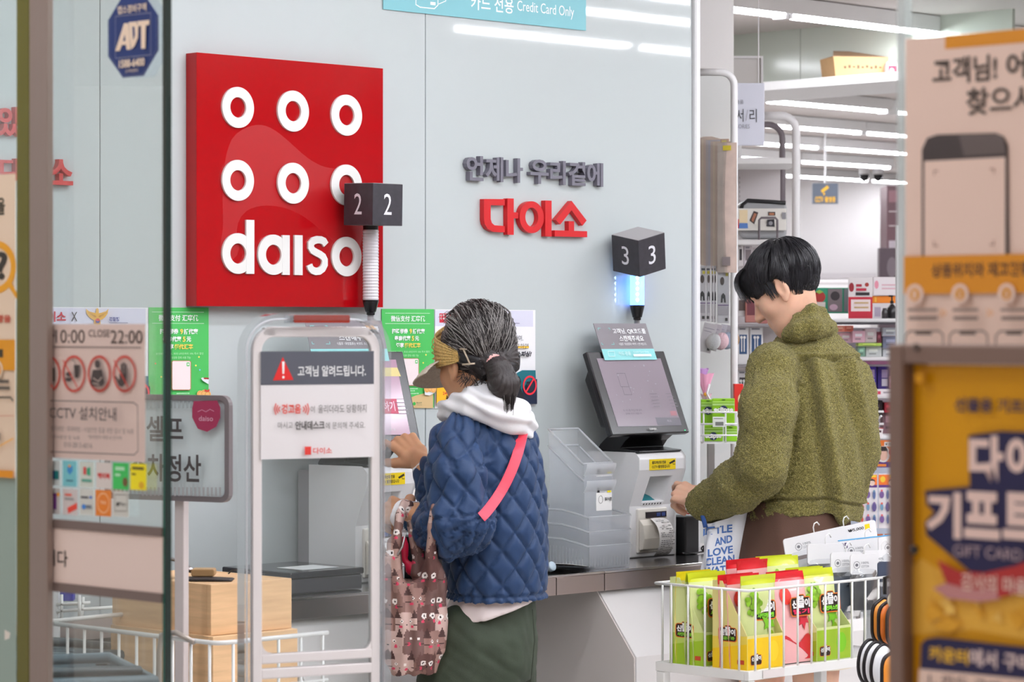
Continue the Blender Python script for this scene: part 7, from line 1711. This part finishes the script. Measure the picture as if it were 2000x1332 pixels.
# left pane with its poster
W1 = bpy.data.objects.new('window_1', sfbox(-160, 31, 0, CEIL+.2, -.03, -.022).mesh(GL)); C.objects.link(W1); W1.matrix_world = SF.m; W1['kind'] = 'structure'
FR_ = M((196, 206, 200), .6, alpha=.9)
fp = obj('frosted_film', sfbox(-160, 31, .55, SF.hit(15, 931, -.02)[1], -.0215, -.0212), M((150, 168, 158), .6), W1); 
obj('film_mark', ngon([(9, 1230), (20, 1236), (18, 1247), (9, 1250)], -.021, .0003), M((226, 220, 210), .5), W1)
r, p = poster('window_poster', 'cream and orange guide poster on the pane left of the door post', 'poster', SF, -.020, -150, 345, 30, 928, (230, 206, 180), th=.0006)
p.text('을', -6, 386, 10, 420, (60, 54, 40), .03); p.ring(-8, 522, 40, 52, .26, (230, 160, 30)); p.text('?', -5, 491, 15, 546, (50, 44, 36), .03); p.poly([(18, 560), (34, 585), (34, 572), (24, 552)], (230, 160, 30))
p.text('재고현황을', -45, 615, 22, 630, (190, 80, 60), .03); p.rect(-150, 663, 31, 722, (222, 150, 20)); p.rect(-20, 682, 8, 698, (60, 50, 30)); p.ell(-6, 722, 14, 20, (232, 208, 180)); p.ring(-6, 722, 11, 15, .3, (222, 150, 60)); p.rect(-60, 741, 20, 747, (90, 80, 70)); p.rect(-60, 754, 22, 760, (90, 80, 70))
p.line([(-100, 776), (24, 776), (29, 783)], 3.4, (70, 60, 50)); p.line([(-100, 812), (31, 812)], 1, (200, 110, 70)); p.line([(-20, 884), (30, 856)], 3, (236, 180, 90)); p.rect(-150, 914, 30, 928, (226, 146, 20)); p.rect(0, 845, 6, 860, (170, 150, 130)); p.done()
# ------------------------------------------------------------------ right pane and poster
W2 = bpy.data.objects.new('door_2', sfbox(1754, 2140, 0, CEIL+.2, -.008, 0).mesh(GL)); C.objects.link(W2); W2.matrix_world = SF.m; W2['kind'] = 'structure'
obj('glass_edge', sfbox(1752, 1765, 0, CEIL+.2, -.010, .003), glass_mat((252, 254, 254), .6, .5, (240, 243, 243)), W2)
PK = (240, 214, 200)
r, p = poster('search_poster', 'pinkish tan product search poster with a phone picture on the right glass door', 'poster', SF, .0040, 1769, 60, 2130, 860, PK, th=.0006)
OG = (226, 150, 36); D2 = (84, 74, 68)
p.rect(1846, 57, 2130, 84, OG); p.text('고객님!', 1822, 110, 1948, 162, D2, .03); p.text('어떤', 1966, 100, 2052, 152, D2, .03); p.text('찾으시', 1888, 168, 2020, 222, D2, .02)
p.poly([(1802, 500), (1802, 292), (1812, 270), (1832, 263), (1946, 260), (1962, 267), (1970, 284), (1972, 500)], (70, 62, 62)); p.rect(1807, 311, 1965, 500, PK)
p.poly([(1875, 264), (1946, 262), (1962, 268), (1966, 300), (1885, 305)], (104, 94, 92))
for (x_, y_, a_, b_) in ((1827, 334, 1, 1), (1944, 330, -1, 1), (1827, 480, 1, -1), (1944, 478, -1, -1)): p.line([(x_+8*a_, y_), (x_, y_), (x_, y_+9*b_)], 2.6, (170, 140, 124))
p.rect(1769, 497, 2130, 573, OG); p.text('상품위치와 재고현황', 1823, 512, 2018, 541, (110, 76, 46), .03)
for k, x_ in enumerate((1791, 1880, 1972)): p.ell(x_, 575-k*.8, 17, 20, PK); p.ell(x_, 575-k*.8, 10, 13, (226, 160, 70)); p.text('123'[k], x_-3, 568, x_+3, 583, PK, .02)
for x0, x1 in ((1780, 1838), (1868, 1918), (1962, 2020)): p.rect(x0, 602, x1, 608, (150, 130, 120)); p.rect(x0+2, 618, x1, 625, (130, 112, 104))
for x_ in (1850, 1942): p.line([(x_-6, 604), (x_, 611), (x_-6, 618)], 2, (230, 160, 70)); p.line([(x_+1, 604), (x_+7, 611), (x_+1, 618)], 2, (230, 160, 70))
for x0 in (1778, 1865, 1956): p.line([(x0, 690), (x0, 656), (x0+8, 647), (x0+66, 646), (x0+74, 654), (x0+74, 690)], 4, (130, 114, 106)); p.rect(x0+20, 648, x0+52, 654, (90, 78, 72))
p.done()
# ------------------------------------------------------------------ yellow gift card poster stand
YM = mat4((P(1752, 640, 2.45).x, 2.45, 0), -50); YF = Fr(YM)
ys = thing('poster_stand', 'yellow gift card poster in a taupe metal frame stand at the right edge', 'poster stand', YM)
xr = YF.hit(2100, 1000)[0]; zt = YF.hit(1850, 672)[1]; fw = YF.hit(1782, 1000)[0]
TP = M((136, 114, 104), .45, .3)
fb = MB().box(0, fw, -.012, .02, .25, zt).box(xr-fw, xr, -.012, .02, .25, zt).box(fw+.0002, xr-fw-.0002, -.012, .02, zt-fw*.95, zt).box(fw+.0002, xr-fw-.0002, -.012, .02, .25, .25+fw)
obj('frame', fb, TP, ys, bevel=.002); obj('backing', MB().box(fw+.0004, xr-fw-.0004, .004, .018, .25+fw, zt-fw), M((90, 80, 76), .6), ys)
for x_ in (.02, xr-.02): obj('leg', MB().box(x_-.012, x_+.012, -.01, .02, 0, .2498), TP, ys); obj('foot', MB().box(x_-.015, x_+.015, -.18, .18, 0, .02), TP, ys) if False else None
obj('foot', MB().box(0, xr, -.16, .16, .0, .012), TP, ys, bevel=.003)
YL = (226, 162, 8); NV = (36, 36, 78)
sh_ = obj('sheet', MB().box(fw+.0006, xr-fw-.0006, .001, .0035, .25+fw, zt-fw), M(YL, .35), ys)
p = Print(ys, YF, -.0008, .4, step=.0002)
LY = (240, 186, 70)
p.poly([(1783, 1105), (1800, 1090), (1830, 1110), (1900, 1120), (1960, 1100), (2060, 1100), (2060, 1260), (1900, 1230), (1783, 1240)], LY)
for k in range(16): rs = random.Random(k); p.poly([(a+rs.uniform(-12, 12), b_+rs.uniform(-12, 12)) for a, b_ in (lambda x_, y_: ((x_-18, y_), (x_, y_-16), (x_+18, y_+4), (x_, y_+16)))(rs.uniform(1800, 2040), rs.uniform(1120, 1225))], (244, 200, 100) if k % 2 else (232, 172, 50))
p.poly([(1897, 850), (1960, 842), (2060, 846), (2060, 1120), (1905, 1120), (1815, 1045), (1812, 1020), (1830, 1000), (1815, 985), (1812, 958), (1900, 950)], NV)
p.text('선물용 기프트', 1870, 778, 2030, 806, NV, .03)
for ch, x0, y0, x1, y1 in (('다', 1899, 850, 1966, 942), ('이', 1972, 850, 2030, 942), ('기', 1816, 960, 1884, 1050), ('프', 1890, 960, 1960, 1052), ('트', 1966, 962, 2040, 1054)):
    p.text(ch, x0, y0, x1, y1, (240, 214, 206), .05)
p.text('GIFT CARD', 1870, 1068, 2004, 1090, (190, 168, 176), .0)
p.poly([(1838, 1092), (1880, 1114), (1930, 1118), (1990, 1105), (2060, 1075), (2060, 1130), (1990, 1160), (1920, 1175), (1860, 1168), (1830, 1148), (1856, 1138)], (180, 50, 50)); p.poly([(1830, 1148), (1856, 1138), (1900, 1150), (1950, 1150), (1962, 1170), (1920, 1175), (1860, 1168)], (200, 140, 140))
p.text('감사의 마음을', 1886, 1124, 2040, 1158, (236, 206, 196), .02)
p.poly([(1806, 1306), (1808, 1256), (1818, 1247), (1840, 1244), (2060, 1268), (2060, 1330)], NV); p.text('카운터', 1824, 1264, 1900, 1294, (240, 190, 50), .03); p.text('에서 구매', 1903, 1272, 2025, 1306, (226, 206, 204), .03)
p.poly([(1804, 1332), (1805, 1305), (2060, 1330), (2060, 1420), (1804, 1400)], (240, 214, 200)); p.text('1. 카드 구매 안내', 1824, 1325, 2030, 1350, (110, 90, 90), .02)
p.ell(1806, 738, 11, 12, (206, 140, 20)); p.ell(1806, 738, 7, 8, YL)
p.done()
for y_ in (1074,): 
    x_, z_ = YF.hit(1787, y_, .013); obj('knob', MB().lathe([(.004, 0), (.004, .003), (.002, .004)], 12, m=Matrix.Translation((x_, -.0125, z_)) @ Matrix.Rotation(math.pi/2, 4, 'X')), M((30, 26, 26), .4), ys)
x_, z_ = YF.hit(1790, 678, .013); obj('rivet', MB().lathe([(.0035, 0), (.0035, .001), (.001, .0015)], 12, m=Matrix.Translation((x_, -.0125, z_)) @ Matrix.Rotation(math.pi/2, 4, 'X')), M((84, 72, 66), .4), ys)
# ------------------------------------------------------------------ clear security gate
GM = mat4((P(610, 640, 4.6).x, 4.6, 0), 28); GF = Fr(GM)
gt = thing('security_gate', 'clear plastic security gate with white inner frame and a customer notice', 'gate', GM)
ACR = glass_mat((248, 250, 252), .8, .10, (240, 242, 244)); GW = M((226, 220, 220), .3, coat=.3)
def H(x, y, off=0): return GF.hit(x, y, off)
def loop(x0, y0, x1, rpx, zb):
    a = H(x0, 900)[0]; b = H(x1, 900)[0]; t = H((x0+x1)/2, y0)[1]; rr = H(x0+rpx, 900)[0]-a; pts = [(a, 0, zb)]
    for k in range(9): q_ = math.pi-math.pi/2*k/8; pts.append((a+rr+rr*math.cos(q_), 0, t-rr+rr*math.sin(q_)))
    for k in range(9): q_ = math.pi/2-math.pi/2*k/8; pts.append((b-rr+rr*math.cos(q_), 0, t-rr+rr*math.sin(q_)))
    return pts+[(b, 0, zb)]
def ribbon(pts, w_, d_, ):      # rectangular section along a planar path
    b = MB(); n = len(pts); V = []
    for i, q_ in enumerate(pts):
        t = (Vector(pts[min(n-1, i+1)])-Vector(pts[max(0, i-1)])).normalized(); s = Vector((t.z, 0, -t.x))
        q_ = Vector(q_); V += [q_+s*w_/2+Vector((0, -d_/2, 0)), q_-s*w_/2+Vector((0, -d_/2, 0)), q_-s*w_/2+Vector((0, d_/2, 0)), q_+s*w_/2+Vector((0, d_/2, 0))]
    return b.add(V, [(i*4+k, i*4+(k+1) % 4, i*4+4+(k+1) % 4, i*4+4+k) for i in range(n-1) for k in range(4)]+[(3, 2, 1, 0), tuple(4*n-4+k for k in range(4))])
obj('outer_rim', ribbon(loop(477, 619, 750, 62, .08), .011, .030), ACR, gt, smooth=False)
obj('outer_highlight', MB().tube(loop(482, 624, 745, 58, .10), .0016, 6), M((240, 240, 242), .2, alpha=.8), gt, smooth=True)
obj('inner_frame', ribbon(loop(500, 648, 731, 34, .12), .0165, .012), GW, gt, bevel=.002)
obj('top_fill', MB().prism([H(*q_) for q_ in ((515, 640), (718, 640), (722, 655), (512, 655))][::-1], -.006, .006), GW, gt)
xa, xb = H(508.5, 900)[0], H(722.5, 900)[0]
obj('window_pane', MB().box(xa, xb, -.0015, .0015, .14, H(610, 652)[1]), glass_mat((250, 252, 252), .7, .05), gt)
def bar(y0, y1, nm='cross_bar'):
    obj(nm, MB().box(xa-.001, xb+.001, -.006, .006, H(610, y1)[1], H(610, y0)[1]), GW, gt, bevel=.002)
bar(1272, 1291); bar(1300, 1320)
for k, (cx_, cy_, sx_) in enumerate(((509, 1276, 1), (722, 1268, -1))):
    x_, z_ = H(cx_, cy_); R_ = .018; pts = [(x_, z_)]+[(x_+sx_*(R_-R_*math.cos(a)), z_+R_-R_*math.sin(a)) for a in [math.pi/2*j/6 for j in range(7)]][::1]
    obj('corner_fillet', MB().prism([(x_, z_-.002)]+[(x_+sx_*(R_-R_*math.cos(a)), z_+R_-R_*math.sin(a)) for a in [math.pi/2*j/6 for j in range(7)]], -.0055, .0055), GW, gt)
obj('base', MB().box(H(470, 900)[0]-.02, H(752, 900)[0]+.02, -.09, .09, 0, .08), GW, gt, bevel=.01); obj('lower_panel', MB().box(xa, xb, -.006, .006, .081, .30), GW, gt)
obj('alarm_light', MB().prism(rrect(H(567, 625)[0], H(620, 631)[1], H(677, 625)[0], H(620, 615)[1], .003, 3), -.014, .014), M((150, 36, 20), .2, trans=.0, coat=1), gt, bevel=.001)
obj('light_clip', MB().box(H(561, 620)[0], H(566.5, 620)[0], -.013, .013, H(620, 631)[1], H(620, 616)[1]), ACR, gt)
n0 = H(509, 685); n1 = H(729, 892)
nb = obj('notice_board', MB().box(H(509, 790, .008)[0], H(730, 790, .008)[0], -.009, -.0065, H(610, 895, .008)[1], H(620, 686, .008)[1]), M((226, 222, 224), .4), gt)
p = Print(nb, GF, .0092, .45)
p.rect(509, 686, 730, 751, (84, 86, 96)); p.poly([(552, 697), (533, 743), (573, 742)], (214, 36, 36)); p.poly([(550.5, 706), (555.5, 706), (554.5, 730), (551.5, 730)], (240, 240, 240)); p.ell(553, 736.5, 2.2, 2.6, (240, 240, 240))
p.text('고객님 알려드립니다.', 581, 714, 714, 735, (226, 226, 228), .02)
RR = (214, 80, 70)
for k, (cx_, sg_) in enumerate(((546, -1), (591, 1))):
    for j in range(3):
        w_ = 3+j*4; hh = 5+j*3; p.line([(cx_+sg_*(w_-3), 799-hh), (cx_+sg_*w_, 799), (cx_+sg_*(w_-3), 799+hh)], 2.2, RR)
p.text('경고음', 548.5, 789, 586.5, 808, RR, .03); p.text('이', 605, 793, 613, 806, (90, 84, 82), 0); p.text('울리더라도 당황하지', 620, 790, 714, 806, (90, 84, 82), 0)
p.text('마시고', 541, 824, 570, 837, (90, 84, 82), 0); p.text('안내데스크', 575, 822, 632, 839, (70, 64, 62), .03); p.text('에 문의해 주세요.', 634, 824, 711, 837, (90, 84, 82), 0)
p.rect(593, 872, 605.5, 888, (214, 60, 52)); p.text('다이소', 609, 874, 646, 886, (214, 60, 52), .02); p.done()
# ------------------------------------------------------------------ self parking sign
PM = mat4((P(345, 640, 5.25).x, 5.25, 0), -30); PF = Fr(PM)
ps = thing('parking_sign', 'grey framed self parking payment sign on a post behind the glass door', 'sign', PM)
a, t = PF.hit(208, 870)[0], PF.hit(345, 771)[1]; b_, u = PF.hit(451, 870)[0], PF.hit(345, 978)[1]
obj('panel', MB().prism(rrect(a+.006, u+.006, b_-.006, t-.006, .012), -.002, .002), M((196, 206, 208), .35), ps)
fr_o, fr_i = rrect(a, u, b_, t, .018), rrect(a+.010, u+.010, b_-.010, t-.010, .010)
b = MB(); n = len(fr_o); b.add([(x_, y_, z_) for y_ in (-.006, .006) for L_ in (fr_o, fr_i) for x_, z_ in L_], [f for k in range(n) for f in ((k, (k+1) % n, n+(k+1) % n, n+k), (2*n+k, 3*n+k, 3*n+(k+1) % n, 2*n+(k+1) % n), (k, 2*n+k, 2*n+(k+1) % n, (k+1) % n), (n+k, n+(k+1) % n, 3*n+(k+1) % n, 3*n+k))]); obj('frame', b, M((112, 104, 106), .4), ps)
obj('post', MB().box(-.0105, .0105, .007, .024, 0, u+.05), M((196, 186, 184), .4), ps, bevel=.002); obj('foot', MB().box(-.06, .03, -.05, .05, 0, .012), M((150, 144, 144), .4), ps)
p = Print(ps, PF, .0024, .5)
for i in range(27):
    x_ = 222+i*8.2
    if not (378 < x_ < 442): p.rect(x_, 783, x_+4, 797, (150, 158, 160), 'barcode_print')
    p.rect(x_, 951, x_+4, 968, (160, 160, 162), 'barcode_print')
p.poly([(386, 783), (432, 782), (438, 796), (438, 815), (430, 833), (412, 843), (394, 837), (383, 815), (383, 797)], (150, 40, 76)); p.text('daiso', 396, 812, 424, 822, (206, 150, 170), .01); p.text('Happy', 394, 797, 424, 807, (200, 130, 156), 0, .3) if False else p.line([(394, 804), (402, 800), (410, 804), (418, 799), (426, 803)], 1.4, (200, 130, 156))
p.text('셀프', 294, 812, 366, 862, (64, 58, 58), .02); p.text('주차정산', 262, 886, 401, 940, (64, 58, 58), .02); p.done()
# ------------------------------------------------------------------ wooden boxes and what lies on them
WM_ = M((222, 182, 138), .55, var=.10, vscale=6, bump=.08, bscale=40, stretch=(1, 1, 14))
def wood(name, label, px, yt, yb, z, lx, ly, t=.012, lid=True):
    m = mat4((P(px, 640, z).x, z, 0), 45); s = z/F; z1 = CAMH-(yt-CY)*s; z0 = CAMH-(yb-CY)*s
    r = thing(name, label, 'box', m @ Matrix.Translation((0, 0, z0)), 'plywood boxes behind the wire basket'); h_ = z1-z0
    obj('front_board', MB().box(0, lx, 0, t, 0, h_), WM_, r, bevel=.001); obj('back_board', MB().box(0, lx, ly-t, ly, 0, h_), WM_, r, bevel=.001)
    obj('side_board', MB().box(0, t, t+.0003, ly-t-.0003, 0, h_), WM_, r, bevel=.001); obj('side_board', MB().box(lx-t, lx, t+.0003, ly-t-.0003, 0, h_), WM_, r, bevel=.001)
    obj('top_board', MB().box(t+.0003, lx-t-.0003, t+.0003, ly-t-.0003, h_-t, h_-.001), WM_, r)
    return r, z1
_, ztop = wood('wooden_box', 'upper plywood box under the black strap and cables', 412, 1142, 1242, 5.3, .196, .30)
wood('wooden_box', 'lower plywood box standing on the floor under the upper one', 416, 1244, 2193, 5.28, .205, .31)
r = thing('strap_band', 'glossy black strap with a chrome clasp on the plywood box', 'strap', Matrix.Translation(P(330, 1139, 5.45)*Vector((1, 1, 0))+Vector((0, 0, ztop))))
def arcband(r0, w_, x0, a0, a1): return [(x0+r0*math.cos(a)*1.6, 0, .001+r0*math.sin(a)) for a in [a0+(a1-a0)*k/14 for k in range(15)]]
b = MB(); L = arcband(.034, 0, -.01, 2.4, .25)
b.add([(x_, y_, z_+dz) for dz in (0, .004) for x_, _, z_ in L for y_ in (-.018, .018)], [(2*i, 2*i+1, 2*i+3, 2*i+2) for i in range(14)]+[(30+2*i, 32+2*i, 33+2*i, 31+2*i) for i in range(14)]+[(2*i, 2*i+2, 32+2*i, 30+2*i) for i in range(14)]+[(2*i+1, 31+2*i, 33+2*i, 2*i+3) for i in range(14)]); obj('band', b, M((34, 28, 32), .15, coat=1), r, smooth=True)
obj('chrome_edge', MB().tube([(x_, -.019, z_+.004) for x_, _, z_ in L], .002, 6), M((200, 200, 204), .1, 1), r, smooth=True); obj('clasp', MB().lathe([(.001, -.006), (.007, -.003), (.008, .003), (.001, .006)], 14, (.040, -.014, .016)), M((214, 206, 206), .12, 1), r, smooth=True)
o = obj('snack_packet', MB().prism(rrect(-.022, 0, .022, .014, .004, 3), -.02, .02), M((176, 140, 96), .4), bevel=.002); o.matrix_world = Matrix.Translation(P(398, 1139, 5.44)*Vector((1, 1, 0))+Vector((0, 0, ztop+.0045))); tag(o, 'small tan packet on the plywood box behind the black cloth', 'packet')
o = obj('black_cloth', MB().prism([(-.05, 0), (-.048, .004), (0, .0042), (.045, .002), (.05, 0)], -.03, .03), M((26, 24, 28), .5), bevel=.0008); o.matrix_world = Matrix.Translation(P(404, 1139, 5.40)*Vector((1, 1, 0))+Vector((0, 0, ztop+.0002))); tag(o, 'flat black cloth lying at the front of the plywood box top', 'cloth')
o = obj('thin_cable', MB().tube([(-.02, 0, .003), (-.012, 0, .010), (0, 0, .012), (.012, .0, .010), (.024, 0, .003), (.05, .01, .002)], .0014, 6), M((28, 26, 30), .3), smooth=True); o.matrix_world = Matrix.Translation(P(466, 1139, 5.5)*Vector((1, 1, 0))+Vector((0, 0, ztop))); tag(o, 'thin looped black cable at the right end of the plywood box', 'cable')
# ------------------------------------------------------------------ wire basket trolley in front of the boxes
KM_ = mat4((P(425, 640, 5.0).x, 5.0, 0), 45); KS = 5.0/F; KZ = CAMH-(1257-CY)*KS
wb = thing('wire_basket', 'white wire basket on a rack in front of the plywood boxes', 'basket', KM_)
obj('rim', MB().tube([(0, .50, KZ), (0, 0.02, KZ), (.006, .006, KZ), (.02, 0, KZ), (.255, 0, KZ)], .0042, 8), WW, wb, smooth=True)
obj('rear_rim', MB().tube([(0, .50, KZ+.002), (.30, .52, KZ+.002)], .0042, 8), WW, wb, smooth=True)
wr = MB().tube([(0, 0, KZ-.38), (0, 0, KZ)], .003, 6).mesh(WW, True)
for i in range(10): o = obj('wire', wr, parent=wb); o.location = (0, .022+.052*i, 0)
for i in range(5): o = obj('wire', wr, parent=wb); o.location = (.035+.052*i, 0, 0)
for zz in (.085, .38): obj('cross_wire', MB().tube([(0, .50, KZ-zz), (0, .0, KZ-zz), (.255, 0, KZ-zz)], .003, 6), WW, wb, smooth=True)
obj('bent_hanger', MB().tube([(-.004, .16, KZ-.38), (-.004, .16, KZ-.03), (-.006, .15, KZ+.004), (-.006, .11, KZ+.012), (-.004, .06, KZ-.002)], .005, 8), M((176, 166, 158), .35, .5), wb, smooth=True)
for x_, y_ in ((.01, .01), (.01, .49), (.245, .01)): obj('leg', MB().box(x_-.008, x_+.008, y_-.008, y_+.008, 0, KZ-.381), WW, wb)
# ------------------------------------------------------------------ white rack and shopping baskets seen through the glass door
rk = thing('white_rack', 'white rack post with wire hooks seen low through the glass door', 'rack', Matrix.Translation(P(112, 0, 5.9)*Vector((1, 1, 0))))
s = 5.9/F; zq = lambda y: CAMH-(y-CY)*s
obj('post', MB().prism([(-.012, 0), (.012, 0), (.003, zq(1100)), (-.020, zq(1100))], -.01, .01), WP, rk)
for a in ([(0, -.012, zq(1180)), (66*s, -.012, zq(1176))], [(0, -.012, zq(1193)), (120*s, -.012, zq(1184))], [(0, -.012, zq(1211)), (40*s, -.012, zq(1207)), (50*s, -.012, zq(1204)), (52*s, -.012, zq(1165))], [(10*s, -.012, zq(1160)), (10*s, -.012, zq(1209))], [(46*s, -.02, zq(1160)), (46*s, -.02, zq(1206))]): obj('wire', MB().tube(a, .0035, 6), WW, rk, smooth=True)
bx('blue_box', 'deep blue box on the white rack seen through the glass door', 'box', 117, 1150, 143, 1174, 5.95, .03, (40, 50, 170))
def shop_basket(px, yt, z, rot, label, w_=.40, d=.27, h=.20, col=(98, 118, 126), tilt=0):
    r = thing('shopping_basket', label, 'basket', mat4(P(px, 640, z)*Vector((1, 1, 0)) +Vector((0, 0, CAMH-(yt-CY)*z/F-h)), rot) @ Matrix.Rotation(math.radians(tilt), 4, 'Y'), 'grey shopping baskets at the entrance')
    cm = M(col, .35); t = .004; b = MB()
    def wallp(P0, P1):      # slatted wall between two bottom corners, flaring outwards
        v0, v1 = Vector(P0), Vector(P1); L_ = (v1-v0).length; n = int(L_/.028); out = Vector(((v1-v0).y, -(v1-v0).x, 0)).normalized()
        m_ = Matrix((( (v1-v0).normalized()), out*-1, Vector((0, 0, 1))+out*.18)).transposed().to_4x4(); m_.translation = v0
        b.box(0, L_, 0, t, 0, h*.18, m_); b.box(-.01, L_+.01, 0, t, h*.80, h, m_); b.box(0, L_, 0, t, h*.45, h*.52, m_)
        for i in range(n+1): b.box(i*L_/n-.004, i*L_/n+.004, .0005, t-.0005, h*.15, h*.82, m_)
    c_ = [(-w_/2, -d/2, 0), (w_/2, -d/2, 0), (w_/2, d/2, 0), (-w_/2, d/2, 0)]
    for i in range(4): wallp(c_[i], c_[(i+1) % 4])
    b.box(-w_/2, w_/2, -d/2, d/2, 0, t); obj('body', b, cm, r)
    e = .18*h; rm = [(-w_/2-e, -d/2-e, h), (w_/2+e, -d/2-e, h), (w_/2+e, d/2+e, h), (-w_/2-e, d/2+e, h)]
    obj('rim', MB().tube(rm, .010, 8, closed=True), cm, r, smooth=True)
    obj('handle', MB().tube([(-w_/2-e, -.02, h), (-w_/2-e*.6, -d/2+.01, h+.012), (0, -d/2-.01, h+.018), (w_/2+e*.6, -d/2+.01, h+.012), (w_/2+e, -.02, h)], .008, 8), M((60, 74, 80), .35), r, smooth=True)
    return r
shop_basket(150, 1266, 6.0, -30, 'grey blue shopping basket with a lattice side, rear of the pile', w_=.26, d=.2)
shop_basket(40, 1262, 5.5, 35, 'dark grey shopping basket tipped at the left of the pile', col=(66, 84, 92), tilt=6, w_=.26, d=.2)
shop_basket(24, 1296, 5.2, 30, 'grey shopping basket in front of the tipped one', col=(84, 104, 112), tilt=4, w_=.22, d=.18)
shop_basket(-20, 1318, 4.7, 20, 'frontmost grey shopping basket at the lower left corner', col=(96, 116, 126))
